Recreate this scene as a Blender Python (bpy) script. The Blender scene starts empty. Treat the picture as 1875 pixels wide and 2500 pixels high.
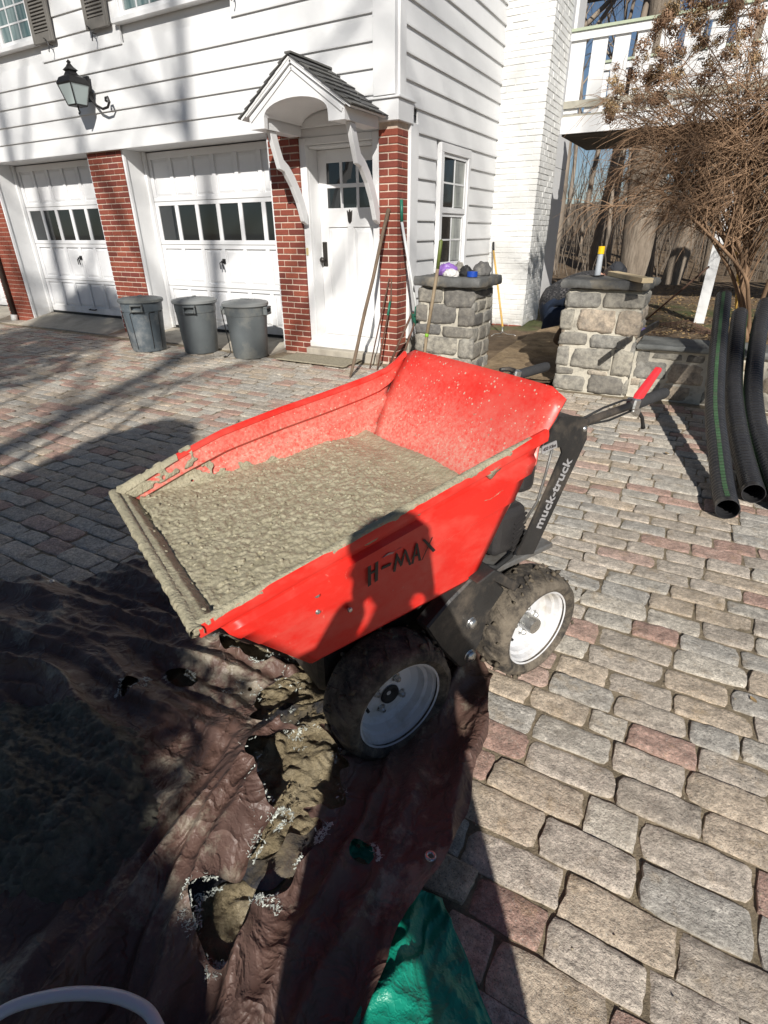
import bpy, bmesh, math, random
from mathutils import Vector, Matrix, noise
random.seed(11)
R = math.radians
scene = bpy.context.scene
COL = scene.collection

# ---------------------------------------------------------------- camera
cam_d = bpy.data.cameras.new('camera'); cam = bpy.data.objects.new('camera', cam_d); COL.objects.link(cam)
cam_d.sensor_fit = 'VERTICAL'; cam_d.sensor_height = 36.0; cam_d.lens = 1312.0 / 2500.0 * 36.0
cam_d.clip_start = 0.02; cam_d.clip_end = 2000.0
CR = Matrix(((0.87017, 0.22278, -0.43951), (0.49271, -0.40454, 0.77044), (-0.00616, -0.88697, -0.46179)))  # columns: right, down, forward
cam.matrix_world = Matrix(((CR[0][0], -CR[0][1], -CR[0][2], 0.0), (CR[1][0], -CR[1][1], -CR[1][2], 0.0), (CR[2][0], -CR[2][1], -CR[2][2], 1.385), (0, 0, 0, 1)))
scene.camera = cam
scene.render.resolution_x = 768; scene.render.resolution_y = 1024

# ---------------------------------------------------------------- sky, sun, exposure
SUN_EL, SUN_AZ = 31.0, 28.0          # light travels towards (-sin az, cos az) and down
world = bpy.data.worlds.new('World'); scene.world = world; world.use_nodes = True
wn = world.node_tree.nodes; wl = world.node_tree.links
sky = wn.new('ShaderNodeTexSky'); sky.sky_type = 'NISHITA'; sky.sun_disc = False
sky.sun_elevation = R(SUN_EL); sky.sun_rotation = R(180 - SUN_AZ)
sky.air_density = 0.8; sky.dust_density = 0.2; sky.ozone_density = 1.5
wl.new(sky.outputs[0], wn['Background'].inputs[0]); wn['Background'].inputs[1].default_value = 0.05
sun_d = bpy.data.lights.new('sun', 'SUN'); sun = bpy.data.objects.new('sun', sun_d); COL.objects.link(sun)
sun_d.energy = 5.0; sun_d.angle = R(0.53); sun_d.color = (1.0, 0.96, 0.90)
SDIR = Vector((-math.sin(R(SUN_AZ)) * math.cos(R(SUN_EL)), math.cos(R(SUN_AZ)) * math.cos(R(SUN_EL)), -math.sin(R(SUN_EL))))
sun.rotation_euler = SDIR.to_track_quat('-Z', 'Y').to_euler(); sun.location = (6, -10, 14)
vs = scene.view_settings; vs.view_transform = 'Standard'; vs.look = 'None'; vs.exposure = 0.22; vs.gamma = 1.0; vs.use_curve_mapping = False
scene.render.engine = 'CYCLES'; scene.cycles.max_bounces = 6; scene.cycles.use_denoising = True

# ---------------------------------------------------------------- helpers
BASE = {}
def tag(o, label, cat, group=None, kind=None):
    o['label'] = label; o['category'] = cat
    if group: o['group'] = group
    if kind: o['kind'] = kind
    return o
def thing(name, loc, label, cat, rz=0.0, group=None, base=None):
    o = bpy.data.objects.new(name, None); COL.objects.link(o)
    o.location = loc; o.rotation_euler = (0, 0, rz); o.empty_display_size = 0.1
    BASE[o.name] = Vector(base if base is not None else loc)
    return tag(o, label, cat, group)
def base_of(p):
    while p.parent: p = p.parent
    return BASE.get(p.name, Vector((0, 0, 0)))
def link(me, name, mat=None, parent=None, kind=None):
    o = bpy.data.objects.new(name, me); COL.objects.link(o)
    if mat is not None and not me.materials: me.materials.append(mat)
    if parent: o.parent = parent
    if kind: o['kind'] = kind
    return o
def inst(me, name, parent, loc, rot=(0, 0, 0), sc=(1, 1, 1)):
    o = bpy.data.objects.new(name, me); COL.objects.link(o)
    if parent: o.parent = parent; o.location = Vector(loc) - base_of(parent)
    else: o.location = loc
    o.rotation_euler = rot; o.scale = sc
    return o
class MB:
    def __init__(s): s.v = []; s.f = []; s.a = []; s.cur = 0.0; s.mi = []; s.m = 0
    def add(s, vs, fs):
        n = len(s.v); s.v += [tuple(p) for p in vs]; s.f += [tuple(i + n for i in f) for f in fs]
        s.a += [s.cur] * len(vs); s.mi += [s.m] * len(fs)
    def box(s, x0, x1, y0, y1, z0, z1):
        s.add([(x0,y0,z0),(x1,y0,z0),(x1,y1,z0),(x0,y1,z0),(x0,y0,z1),(x1,y0,z1),(x1,y1,z1),(x0,y1,z1)],
              [(3,2,1,0),(4,5,6,7),(0,1,5,4),(1,2,6,5),(2,3,7,6),(3,0,4,7)])
    def obox(s, c, size, M=None):
        M = M or Matrix.Identity(3); hx, hy, hz = [q / 2 for q in size]; c = Vector(c)
        P = [c + M @ Vector(q) for q in ((-hx,-hy,-hz),(hx,-hy,-hz),(hx,hy,-hz),(-hx,hy,-hz),(-hx,-hy,hz),(hx,-hy,hz),(hx,hy,hz),(-hx,hy,hz))]
        s.add(P, [(3,2,1,0),(4,5,6,7),(0,1,5,4),(1,2,6,5),(2,3,7,6),(3,0,4,7)])
    def bar(s, a, b, w, h, up=(0, 0, 1)):
        a, b = Vector(a), Vector(b); d = (b - a); L = d.length; d.normalize(); u = Vector(up)
        sd = d.cross(u)
        if sd.length < 1e-4: sd = d.cross(Vector((1, 0, 0)))
        sd.normalize(); u = sd.cross(d)
        M = Matrix((d, sd, u)).transposed(); s.obox((a + b) / 2, (L, w, h), M)
    def tube(s, pts, r, n=8, cap=True):
        pts = [Vector(p) for p in pts]; k = len(pts)
        rs = r if isinstance(r, (list, tuple)) else [r] * k
        ref = None; V = []; F = []
        for i, p in enumerate(pts):
            d = (pts[min(i + 1, k - 1)] - pts[max(i - 1, 0)])
            if d.length < 1e-9: d = Vector((0, 0, 1))
            d.normalize()
            if ref is None: ref = d.orthogonal().normalized()
            ref = (ref - d * ref.dot(d))
            if ref.length < 1e-5: ref = d.orthogonal()
            ref.normalize(); b = d.cross(ref)
            for j in range(n):
                t = 2 * math.pi * j / n; V.append(p + (ref * math.cos(t) + b * math.sin(t)) * rs[i])
        for i in range(k - 1):
            for j in range(n):
                a = i * n + j; b2 = i * n + (j + 1) % n; F.append((a, b2, b2 + n, a + n))
        if cap: F.append(tuple(range(n))[::-1]); F.append(tuple((k - 1) * n + j for j in range(n)))
        s.add(V, F)
    def lathe(s, prof, n, M=None, cap=False):
        M = M or Matrix.Identity(4); V = []; F = []; k = len(prof)
        for r, z in prof:
            for j in range(n):
                t = 2 * math.pi * j / n; V.append(M @ Vector((r * math.cos(t), r * math.sin(t), z)))
        for i in range(k - 1):
            for j in range(n):
                a = i * n + j; b = i * n + (j + 1) % n; F.append((a, b, b + n, a + n))
        if cap: F.append(tuple(range(n))[::-1]); F.append(tuple((k - 1) * n + j for j in range(n)))
        s.add(V, F)
    def prism(s, poly, fn, d0, d1):
        n = len(poly); V = [fn(a, b, d0) for a, b in poly] + [fn(a, b, d1) for a, b in poly]
        F = [tuple(range(n))[::-1], tuple(range(n, 2 * n))] + [(i, (i + 1) % n, (i + 1) % n + n, i + n) for i in range(n)]
        s.add(V, F)
    def grid(s, P):
        ny = len(P); nx = len(P[0])
        s.add([p for row in P for p in row], [(j * nx + i, j * nx + i + 1, (j + 1) * nx + i + 1, (j + 1) * nx + i) for j in range(ny - 1) for i in range(nx - 1)])
    def mesh(s, name, mats=None, smooth=False, off=None, recalc=True):
        me = bpy.data.meshes.new(name)
        if off is not None: vv = [(x - off[0], y - off[1], z - off[2]) for x, y, z in s.v]
        else: vv = s.v
        me.from_pydata(vv, [], s.f)
        at = me.attributes.new('rnd', 'FLOAT', 'POINT'); at.data.foreach_set('value', s.a)
        if recalc:
            bm = bmesh.new(); bm.from_mesh(me); bmesh.ops.recalc_face_normals(bm, faces=bm.faces); bm.to_mesh(me); bm.free()
        if mats is not None:
            for m in (mats if isinstance(mats, (list, tuple)) else [mats]): me.materials.append(m)
        if isinstance(mats, (list, tuple)) and len(mats) > 1: me.polygons.foreach_set('material_index', s.mi)
        if smooth: me.polygons.foreach_set('use_smooth', [True] * len(me.polygons))
        return me
    def build(s, name, mats, parent=None, smooth=False, bevel=0.0, kind=None, recalc=True, seg=1, auto=None):
        off = base_of(parent) if parent else None
        o = link(s.mesh(name, mats, smooth, off, recalc), name, None, parent, kind)
        if bevel:
            b = o.modifiers.new('bevel', 'BEVEL'); b.width = bevel; b.segments = seg; b.limit_method = 'ANGLE'; b.angle_limit = R(40)
        if auto is not None:
            smooth_by_angle(o.data, auto)
        return o
    def top(s, name, mats, label, cat, loc=None, smooth=False, bevel=0.0, group=None, kind=None, recalc=True, seg=1, auto=None):
        """a one-mesh thing; its origin is put at the base of its bounding box"""
        if loc is None:
            xs = [p[0] for p in s.v]; ys = [p[1] for p in s.v]; zs = [p[2] for p in s.v]
            loc = ((min(xs) + max(xs)) / 2, (min(ys) + max(ys)) / 2, min(zs))
        o = link(s.mesh(name, mats, smooth, loc, recalc), name); o.location = loc
        if bevel:
            b = o.modifiers.new('bevel', 'BEVEL'); b.width = bevel; b.segments = seg; b.limit_method = 'ANGLE'; b.angle_limit = R(40)
        if auto is not None: smooth_by_angle(o.data, auto)
        return tag(o, label, cat, group, kind)
def smooth_by_angle(me, ang):
    me.polygons.foreach_set('use_smooth', [True] * len(me.polygons))
    bm = bmesh.new(); bm.from_mesh(me)
    for e in bm.edges:
        if len(e.link_faces) == 2 and e.calc_face_angle(0) > ang: e.smooth = False
    bm.to_mesh(me); bm.free()
def smooth_edge(o, it=4):
    """relax the open border of a sheet so that it does not step along its grid"""
    bm = bmesh.new(); bm.from_mesh(o.data); bv = [v for v in bm.verts if v.is_boundary]
    for _ in range(it):
        new = {}
        for v in bv:
            nb = [e.other_vert(v) for e in v.link_edges if e.is_boundary]
            if len(nb) == 2: new[v] = v.co * 0.4 + (nb[0].co + nb[1].co) * 0.3
        for v, c in new.items(): v.co = c
    bm.to_mesh(o.data); bm.free(); return o
def fbm(x, y, z=0.0, o=4): return noise.fractal(Vector((x, y, z)), 1.0, 2.0, o)
def sstep(a, b, x):
    t = max(0.0, min(1.0, (x - a) / (b - a))); return t * t * (3 - 2 * t)
def lerp(a, b, t): return a + (b - a) * t

# ---------------------------------------------------------------- materials
class NT:
    def __init__(s, name):
        s.m = bpy.data.materials.new(name); s.m.use_nodes = True; s.t = s.m.node_tree
        s.b = s.t.nodes['Principled BSDF']; s.N = s.t.nodes; s.L = s.t.links
        s.geo = s.N.new('ShaderNodeNewGeometry')
    def set(s, **k):
        for a, v in k.items(): s.b.inputs[a.replace('_', ' ')].default_value = v
        return s
    def pos(s, scale=(1, 1, 1), use_obj=False):
        mp = s.N.new('ShaderNodeMapping'); mp.inputs['Scale'].default_value = scale
        if use_obj:
            tc = s.N.new('ShaderNodeTexCoord'); s.L.new(tc.outputs['Object'], mp.inputs[0])
        else: s.L.new(s.geo.outputs['Position'], mp.inputs[0])
        return mp.outputs[0]
    def noise(s, scale, detail=4, rough=0.6, vec=None, dist=0.0):
        n = s.N.new('ShaderNodeTexNoise'); n.inputs['Scale'].default_value = scale; n.inputs['Detail'].default_value = detail
        n.inputs['Roughness'].default_value = rough; n.inputs['Distortion'].default_value = dist
        s.L.new(vec if vec is not None else s.geo.outputs['Position'], n.inputs['Vector']); return n.outputs[0]
    def voro(s, scale, feat='F1', vec=None, out=0):
        n = s.N.new('ShaderNodeTexVoronoi'); n.feature = feat; n.inputs['Scale'].default_value = scale
        s.L.new(vec if vec is not None else s.geo.outputs['Position'], n.inputs['Vector']); return n.outputs[out]
    def ramp(s, fac, stops, interp='LINEAR'):
        r = s.N.new('ShaderNodeValToRGB'); r.color_ramp.interpolation = interp; e = r.color_ramp.elements
        while len(e) < len(stops): e.new(0.5)
        for i, (p, c) in enumerate(stops):
            e[i].position = p; e[i].color = (c[0], c[1], c[2], 1) if isinstance(c, (tuple, list)) else (c, c, c, 1)
        s.L.new(fac, r.inputs[0]); return r.outputs[0]
    def mix(s, fac, a, b, mode='MIX'):
        n = s.N.new('ShaderNodeMix'); n.data_type = 'RGBA'; n.blend_type = mode
        for sock, v in ((n.inputs[0], fac), (n.inputs[6], a), (n.inputs[7], b)):
            if isinstance(v, (int, float)): sock.default_value = v
            elif isinstance(v, tuple): sock.default_value = (v[0], v[1], v[2], 1)
            else: s.L.new(v, sock)
        return n.outputs[2]
    def math(s, op, a, b=0.5):
        n = s.N.new('ShaderNodeMath'); n.operation = op
        for sock, v in ((n.inputs[0], a), (n.inputs[1], b)):
            if isinstance(v, (int, float)): sock.default_value = v
            else: s.L.new(v, sock)
        return n.outputs[0]
    def attr(s, name='rnd'):
        n = s.N.new('ShaderNodeAttribute'); n.attribute_name = name; return n.outputs['Fac']
    def orand(s): return s.N.new('ShaderNodeObjectInfo').outputs['Random']
    def sep(s, i):
        n = s.N.new('ShaderNodeSeparateXYZ'); s.L.new(s.geo.outputs['Position'], n.inputs[0]); return n.outputs[i]
    def color(s, c):
        if isinstance(c, tuple): s.b.inputs['Base Color'].default_value = (c[0], c[1], c[2], 1)
        else: s.L.new(c, s.b.inputs['Base Color'])
        return s
    def rough(s, c):
        if isinstance(c, (int, float)): s.b.inputs['Roughness'].default_value = c
        else: s.L.new(c, s.b.inputs['Roughness'])
        return s
    def bump(s, h, strength=0.5, dist=0.01):
        n = s.N.new('ShaderNodeBump'); n.inputs['Strength'].default_value = strength; n.inputs['Distance'].default_value = dist
        prev = s.b.inputs['Normal'].links
        if prev: s.L.new(prev[0].from_socket, n.inputs['Normal'])
        s.L.new(h, n.inputs['Height']); s.L.new(n.outputs[0], s.b.inputs['Normal']); return s
def simple(name, c, rough=0.6, var=0.25, scale=6.0, bump=0.0, bscale=60.0, metal=0.0, dirt=None, dscale=2.0, rvar=0.1, spec=0.5):
    n = NT(name); f = n.noise(scale, 5, 0.65)
    lo = tuple(q * (1 - var) for q in c); hi = tuple(min(1, q * (1 + var)) for q in c)
    col = n.ramp(f, [(0.25, lo), (0.75, hi)])
    if dirt:
        col = n.mix(n.ramp(n.noise(dscale, 6, 0.7), [(0.5, 0.0), (0.68, 1.0)]), col, dirt)
    n.color(col); n.rough(n.ramp(n.noise(scale * 2.3, 4), [(0.3, max(0, rough - rvar)), (0.7, min(1, rough + rvar))]))
    n.set(Metallic=metal, Specular_IOR_Level=spec)
    if bump: n.bump(n.noise(bscale, 5, 0.6), bump, 0.01)
    return n.m
MAT = {}
def build_materials():
    m = MAT
    # white paint with faint weathering
    def white(name, tint=(0.75, 0.75, 0.745), b=0.12):
        n = NT(name)
        c = n.ramp(n.noise(1.7, 6, 0.7), [(0.3, tuple(q * 0.93 for q in tint)), (0.7, tint)])
        c = n.mix(n.ramp(n.noise(9, 6, 0.75), [(0.60, 0.0), (0.85, 0.35)]), c, tuple(q * 0.8 for q in (tint[0], tint[1] * 0.98, tint[2] * 0.93)))
        gr = n.math('MULTIPLY', n.ramp(n.sep(2), [(0.05, 1.0), (0.45, 0.0)]), n.ramp(n.noise(4, 6, 0.75, n.pos((1, 1, 2.5))), [(0.40, 0.0), (0.62, 0.55)]))
        c = n.mix(gr, c, (0.46, 0.42, 0.35))
        c = n.mix(n.ramp(n.noise(7, 6, 0.75, n.pos((1.6, 1.6, 0.10))), [(0.60, 0.0), (0.80, 0.28)]), c, (0.50, 0.48, 0.44))
        n.color(c).rough(n.ramp(n.noise(5, 3), [(0.3, 0.42), (0.7, 0.62)]))
        n.bump(n.noise(26, 5, 0.6, n.pos((0.25, 1, 1.4))), b, 0.006); return n.m
    m['white'] = white('white_paint'); m['trim'] = white('white_trim_paint', (0.76, 0.76, 0.757), 0.06)
    m['garage'] = white('white_garage_paint', (0.75, 0.75, 0.752), 0.04)
    n = NT('white_painted_brick'); c = n.ramp(n.noise(3, 6, 0.7), [(0.3, (0.64, 0.63, 0.60)), (0.65, (0.75, 0.75, 0.73))])
    low = n.ramp(n.sep(2), [(0.08, 1.0), (0.33, 0.0)])
    c = n.mix(n.math('MULTIPLY', low, n.ramp(n.noise(6, 6, 0.7), [(0.42, 0.0), (0.6, 0.7)])), c, (0.33, 0.29, 0.23))
    n.color(c).rough(0.75); n.bump(n.noise(30, 6, 0.7), 0.35, 0.012); m['paintbrick'] = n.m
    # red brick
    n = NT('red_brick'); c = n.ramp(n.orand(), [(0.0, (0.16, 0.038, 0.026)), (0.25, (0.24, 0.055, 0.034)), (0.55, (0.30, 0.07, 0.04)), (0.8, (0.34, 0.092, 0.05)), (1.0, (0.20, 0.045, 0.034))])
    c = n.mix(n.ramp(n.noise(60, 5, 0.7), [(0.35, 0.45), (0.7, 0.0)]), c, (0.12, 0.03, 0.02))
    n.color(c).rough(0.82); n.bump(n.noise(160, 5, 0.7), 0.4, 0.004); m['brick'] = n.m
    m['mortar'] = simple('brick_mortar', (0.60, 0.48, 0.38), 0.9, 0.25, 30, 0.4, 200)
    m['smortar'] = simple('stone_mortar', (0.55, 0.51, 0.42), 0.9, 0.25, 14, 0.6, 90, dirt=(0.25, 0.23, 0.19), dscale=7)
    m['glass'] = NT('window_glass').color((0.012, 0.016, 0.018)).rough(0.04).set(Specular_IOR_Level=0.9).m
    n = NT('curtained_glass'); n.color(n.ramp(n.noise(3, 2, 0.5, n.pos((6, 1, 0.4))), [(0.3, (0.08, 0.14, 0.14)), (0.7, (0.28, 0.34, 0.33))])).rough(0.08); m['curtain'] = n.m
    n = NT('painted_reflection_glass'); n.color(n.ramp(n.noise(2.2, 3, 0.5, n.pos((1, 3, 0.8))), [(0.35, (0.10, 0.11, 0.11)), (0.65, (0.36, 0.38, 0.34))])).rough(0.06); m['paleglass'] = n.m  # pale reflection on the side window is painted into the pane colour
    m['shutter'] = simple('shutter_paint', (0.145, 0.135, 0.12), 0.6, 0.15, 8)
    m['iron'] = simple('black_iron', (0.022, 0.021, 0.021), 0.45, 0.3, 20, 0.2, 120, metal=0.3)
    m['frost'] = NT('frosted_lantern_glass').color((0.40, 0.46, 0.45)).rough(0.25).m
    n = NT('slate_shingle'); c = n.ramp(n.orand(), [(0, (0.07, 0.07, 0.075)), (0.5, (0.11, 0.108, 0.10)), (1, (0.15, 0.145, 0.13))])
    c = n.mix(n.ramp(n.noise(20, 5, 0.7), [(0.4, 0.5), (0.7, 0)]), c, (0.05, 0.05, 0.05)); n.color(c).rough(0.7); n.bump(n.noise(60, 5), 0.4, 0.006); m['shingle'] = n.m
    m['downpipe'] = simple('bronze_downpipe', (0.06, 0.045, 0.038), 0.45, 0.2, 8, metal=0.4)
    m['apron'] = simple('concrete_apron', (0.42, 0.38, 0.31), 0.85, 0.25, 3, 0.4, 50, dirt=(0.25, 0.22, 0.18), dscale=1.2)
    m['rubber'] = simple('black_rubber', (0.018, 0.018, 0.018), 0.7, 0.2, 20)
    # cobbles: one colour per stone, mottled
    n = NT('granite_cobble'); a = n.attr()
    c = n.ramp(a, [(0.0, (0.42, 0.365, 0.30)), (0.17, (0.42, 0.275, 0.22)), (0.25, (0.50, 0.435, 0.36)), (0.37, (0.40, 0.375, 0.33)), (0.51, (0.46, 0.325, 0.265)),
                   (0.58, (0.48, 0.395, 0.30)), (0.72, (0.45, 0.415, 0.355)), (0.86, (0.385, 0.245, 0.195)), (0.93, (0.53, 0.48, 0.40))], 'CONSTANT')
    c = n.mix(0.85, c, n.ramp(n.noise(22, 6, 0.7), [(0.28, 0.60), (0.5, 1.12), (0.72, 1.55)]), 'MULTIPLY')
    c = n.mix(0.9, c, n.ramp(n.noise(75, 5, 0.72), [(0.30, 0.55), (0.5, 1.0), (0.70, 1.5)]), 'MULTIPLY')
    c = n.mix(n.ramp(n.noise(9, 5, 0.65), [(0.56, 0.0), (0.72, 0.5)]), c, (0.40, 0.27, 0.13))
    c = n.mix(n.ramp(n.noise(6, 6, 0.7), [(0.30, 0.55), (0.44, 0.0)]), c, (0.17, 0.15, 0.12))
    c = n.mix(n.ramp(n.noise(260, 2, 0.5), [(0.34, 0.6), (0.44, 0.0)]), c, (0.10, 0.09, 0.08))
    c = n.mix(n.ramp(n.noise(240, 2, 0.5), [(0.60, 0.0), (0.70, 0.55)]), c, (0.60, 0.56, 0.48))
    c = n.mix(n.ramp(n.noise(1.3, 6, 0.7), [(0.44, 0.0), (0.68, 0.30)]), c, (0.25, 0.20, 0.14))
    c = n.mix(n.ramp(n.noise(2.1, 6, 0.72), [(0.60, 0.0), (0.80, 0.3)]), c, (0.60, 0.55, 0.46))
    n.color(c).rough(n.ramp(n.noise(40, 4), [(0.3, 0.55), (0.7, 0.85)]))
    n.bump(n.noise(24, 6, 0.72), 0.6, 0.016); n.bump(n.noise(90, 5, 0.72), 0.7, 0.007); m['cobble'] = n.m
    n = NT('joint_sand'); c = n.ramp(n.noise(25, 6, 0.75), [(0.3, (0.14, 0.11, 0.07)), (0.7, (0.42, 0.34, 0.23))])
    c = n.mix(n.ramp(n.noise(2.4, 5, 0.7), [(0.54, 0.0), (0.7, 0.5)]), c, (0.07, 0.075, 0.03))
    n.color(c).rough(0.95); n.bump(n.noise(140, 5, 0.75), 0.9, 0.012); m['sand'] = n.m
    # soil and woodland floor behind the wall
    n = NT('woodland_floor'); c = n.ramp(n.noise(5, 7, 0.75), [(0.3, (0.085, 0.055, 0.03)), (0.55, (0.19, 0.13, 0.075)), (0.75, (0.29, 0.22, 0.14))])
    g = n.math('MULTIPLY', n.ramp(n.sep(1), [(0.0, 0.0), (0.1, 0.0)]), 1.0)
    y = n.sep(1); band = n.math('MULTIPLY', n.math('GREATER_THAN', y, 8.2), n.math('LESS_THAN', y, 11.5))
    gm = n.math('MULTIPLY', band, n.ramp(n.noise(1.5, 5, 0.7), [(0.42, 0.0), (0.58, 0.8)]))
    c = n.mix(gm, c, (0.085, 0.115, 0.03))
    n.color(c).rough(0.95); n.bump(n.noise(40, 6, 0.75), 0.9, 0.04); m['floor'] = n.m
    n = NT('dug_soil'); c = n.ramp(n.noise(7, 7, 0.75), [(0.3, (0.13, 0.085, 0.045)), (0.6, (0.33, 0.24, 0.14)), (0.8, (0.44, 0.36, 0.25))])
    n.color(c).rough(0.95); n.bump(n.noise(35, 6, 0.75), 0.9, 0.03); m['soil'] = n.m
    # field stones
    def fs(name, stops):
        n = NT(name); c = n.ramp(n.orand(), stops)
        c = n.mix(n.ramp(n.noise(14, 7, 0.75), [(0.38, 0.7), (0.6, 0.0)]), c, (0.09, 0.085, 0.08))
        c = n.mix(n.ramp(n.noise(11, 6, 0.7), [(0.55, 0.0), (0.75, 0.55)]), c, (0.48, 0.44, 0.36))
        n.color(c).rough(0.85); n.bump(n.noise(18, 6, 0.72), 0.7, 0.02); n.bump(n.noise(120, 4, 0.7), 0.4, 0.005); return n.m
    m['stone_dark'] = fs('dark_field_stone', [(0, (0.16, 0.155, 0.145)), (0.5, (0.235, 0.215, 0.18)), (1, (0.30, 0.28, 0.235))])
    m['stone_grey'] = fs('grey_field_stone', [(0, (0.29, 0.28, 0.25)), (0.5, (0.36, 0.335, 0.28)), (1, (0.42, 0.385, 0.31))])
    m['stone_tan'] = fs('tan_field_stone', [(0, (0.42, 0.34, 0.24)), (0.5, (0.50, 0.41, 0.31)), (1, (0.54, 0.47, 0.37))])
    m['slate'] = simple('slate_cap', (0.105, 0.105, 0.10), 0.7, 0.35, 7, 0.6, 40, dirt=(0.23, 0.20, 0.15), dscale=4)
    m['slate_blue'] = simple('bluestone_cap', (0.17, 0.175, 0.165), 0.75, 0.3, 8, 0.5, 40)
    # muck truck
    def red(name, speck, dust):
        n = NT(name); c = n.ramp(n.noise(3, 4, 0.6), [(0.3, (0.66, 0.018, 0.012)), (0.7, (0.74, 0.028, 0.017))])
        if dust:
            zz = n.sep(2)
            dm = n.math('MULTIPLY', n.ramp(zz, [(0.72, 1.0), (0.95, 0.12)]), n.ramp(n.noise(5, 5, 0.7), [(0.2, 0.35), (0.6, 1.0)]))
            dm = n.math('MULTIPLY', dm, n.ramp(n.noise(90, 5, 0.75), [(0.35, 0.15), (0.65, 1.0)]))
            c = n.mix(dm, c, (0.66, 0.42, 0.33))
        if speck:
            v = n.voro(120, 'F1'); r = n.voro(120, 'F1', None, 1)
            sc = n.N.new('ShaderNodeSeparateColor'); n.L.new(r, sc.inputs[0])
            size = n.math('MULTIPLY', n.math('POWER', sc.outputs[0], 3.0), 0.42)
            k = n.math('MULTIPLY', n.math('LESS_THAN', v, size), n.math('GREATER_THAN', sc.outputs[1], 1.0 - speck))
            c = n.mix(n.math('MULTIPLY', k, 0.8), c, (0.55, 0.47, 0.36))
            v2 = n.voro(26, 'F1', n.pos((1, 1, 1))); r2 = n.voro(26, 'F1', n.pos((1, 1, 1)), 1)
            s2 = n.N.new('ShaderNodeSeparateColor'); n.L.new(r2, s2.inputs[0])
            k2 = n.math('MULTIPLY', n.math('LESS_THAN', v2, 0.085), n.math('GREATER_THAN', s2.outputs[2], 1.0 - speck * 0.6))
            c = n.mix(n.math('MULTIPLY', k2, 0.85), c, (0.33, 0.22, 0.15))
        else:
            c = n.mix(n.ramp(n.noise(38, 5, 0.75, n.pos((1, 1, 0.35))), [(0.66, 0.0), (0.74, 0.5)]), c, (0.70, 0.36, 0.28))
        c = n.mix(n.ramp(n.noise(4.5, 6, 0.7, n.pos((1, 1, 1.8))), [(0.45, 0.0), (0.75, 0.22)]), c, (0.66, 0.36, 0.28))
        c = n.mix(n.ramp(n.noise(16, 7, 0.8), [(0.66, 0.0), (0.72, 0.6)]), c, (0.50, 0.40, 0.31))
        n.color(c).rough(n.ramp(n.noise(12, 4), [(0.3, 0.33), (0.7, 0.55)])).set(Specular_IOR_Level=0.45)
        n.bump(n.noise(3.5, 3), 0.10, 0.02); return n.m
    m['red'] = red('red_hopper_plastic', 0, False); m['red_in'] = red('red_hopper_inside', 0.55, True)
    m['black'] = simple('black_powder_coat', (0.025, 0.024, 0.023), 0.5, 0.25, 9, 0.15, 90, dirt=(0.11, 0.09, 0.07), dscale=6)
    m['engine'] = simple('black_engine_plastic', (0.032, 0.030, 0.030), 0.42, 0.2, 9, 0.2, 120)
    m['grip'] = simple('foam_grip', (0.03, 0.03, 0.031), 0.85, 0.2, 40, 0.3, 250)
    m['redgrip'] = simple('red_lever_grip', (0.72, 0.04, 0.05), 0.35, 0.1, 9)
    m['zinc'] = simple('zinc_steel', (0.55, 0.55, 0.53), 0.3, 0.15, 30, metal=0.9)
    m['rim'] = simple('white_wheel_rim', (0.66, 0.66, 0.67), 0.38, 0.06, 8, dirt=(0.45, 0.42, 0.37), dscale=5)
    n = NT('muddy_tyre'); k = n.ramp(n.noise(11, 6, 0.72), [(0.34, 0.0), (0.55, 1.0)])
    n.color(n.mix(k, (0.022, 0.020, 0.019), n.ramp(n.noise(22, 5, 0.7), [(0.3, (0.085, 0.068, 0.05)), (0.7, (0.21, 0.175, 0.13))]))).rough(0.8)
    n.bump(n.noise(35, 6, 0.75), 0.9, 0.012); m['tyre'] = n.m
    m['clod'] = simple('dark_mud_clods', (0.10, 0.08, 0.055), 0.85, 0.35, 20, 0.8, 60)
    m['binblue'] = simple('blue_grey_bin_plastic', (0.085, 0.105, 0.12), 0.5, 0.15, 5, 0.12, 60, dirt=(0.23, 0.24, 0.24), dscale=2.6)
    m['steel'] = simple('dull_machine_steel', (0.20, 0.195, 0.185), 0.5, 0.25, 12, 0.3, 60, metal=0.5, dirt=(0.15, 0.12, 0.09), dscale=9)
    m['lettergrey'] = simple('grey_sticker_lettering', (0.34, 0.33, 0.33), 0.55, 0.08, 20)
    m['letterblack'] = simple('black_sticker_lettering', (0.02, 0.012, 0.012), 0.5, 0.1, 20)
    m['plate'] = simple('worn_silver_plate', (0.33, 0.32, 0.32), 0.5, 0.15, 40)
    n = NT('wet_concrete'); c = n.ramp(n.noise(26, 6, 0.7), [(0.3, (0.26, 0.23, 0.15)), (0.5, (0.36, 0.325, 0.222)), (0.75, (0.43, 0.39, 0.275))])
    n.color(c).rough(n.ramp(n.noise(55, 4), [(0.35, 0.16), (0.65, 0.55)])).set(Specular_IOR_Level=0.65)
    n.bump(n.noise(120, 6, 0.72), 0.65, 0.008); m['concrete'] = n.m
    m['smear'] = simple('drying_concrete_smear', (0.365, 0.33, 0.228), 0.6, 0.25, 22, 0.8, 110)
    # tarps and mud
    n = NT('brown_tarpaulin'); c = n.ramp(n.noise(5, 6, 0.7), [(0.3, (0.085, 0.048, 0.037)), (0.7, (0.145, 0.085, 0.066))])
    c = n.mix(n.ramp(n.noise(9, 6, 0.75), [(0.58, 0.0), (0.78, 0.55)]), c, (0.24, 0.18, 0.12))
    c = n.mix(n.ramp(n.noise(4.2, 7, 0.72), [(0.55, 0.0), (0.63, 0.8)]), c, (0.30, 0.265, 0.20))
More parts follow.
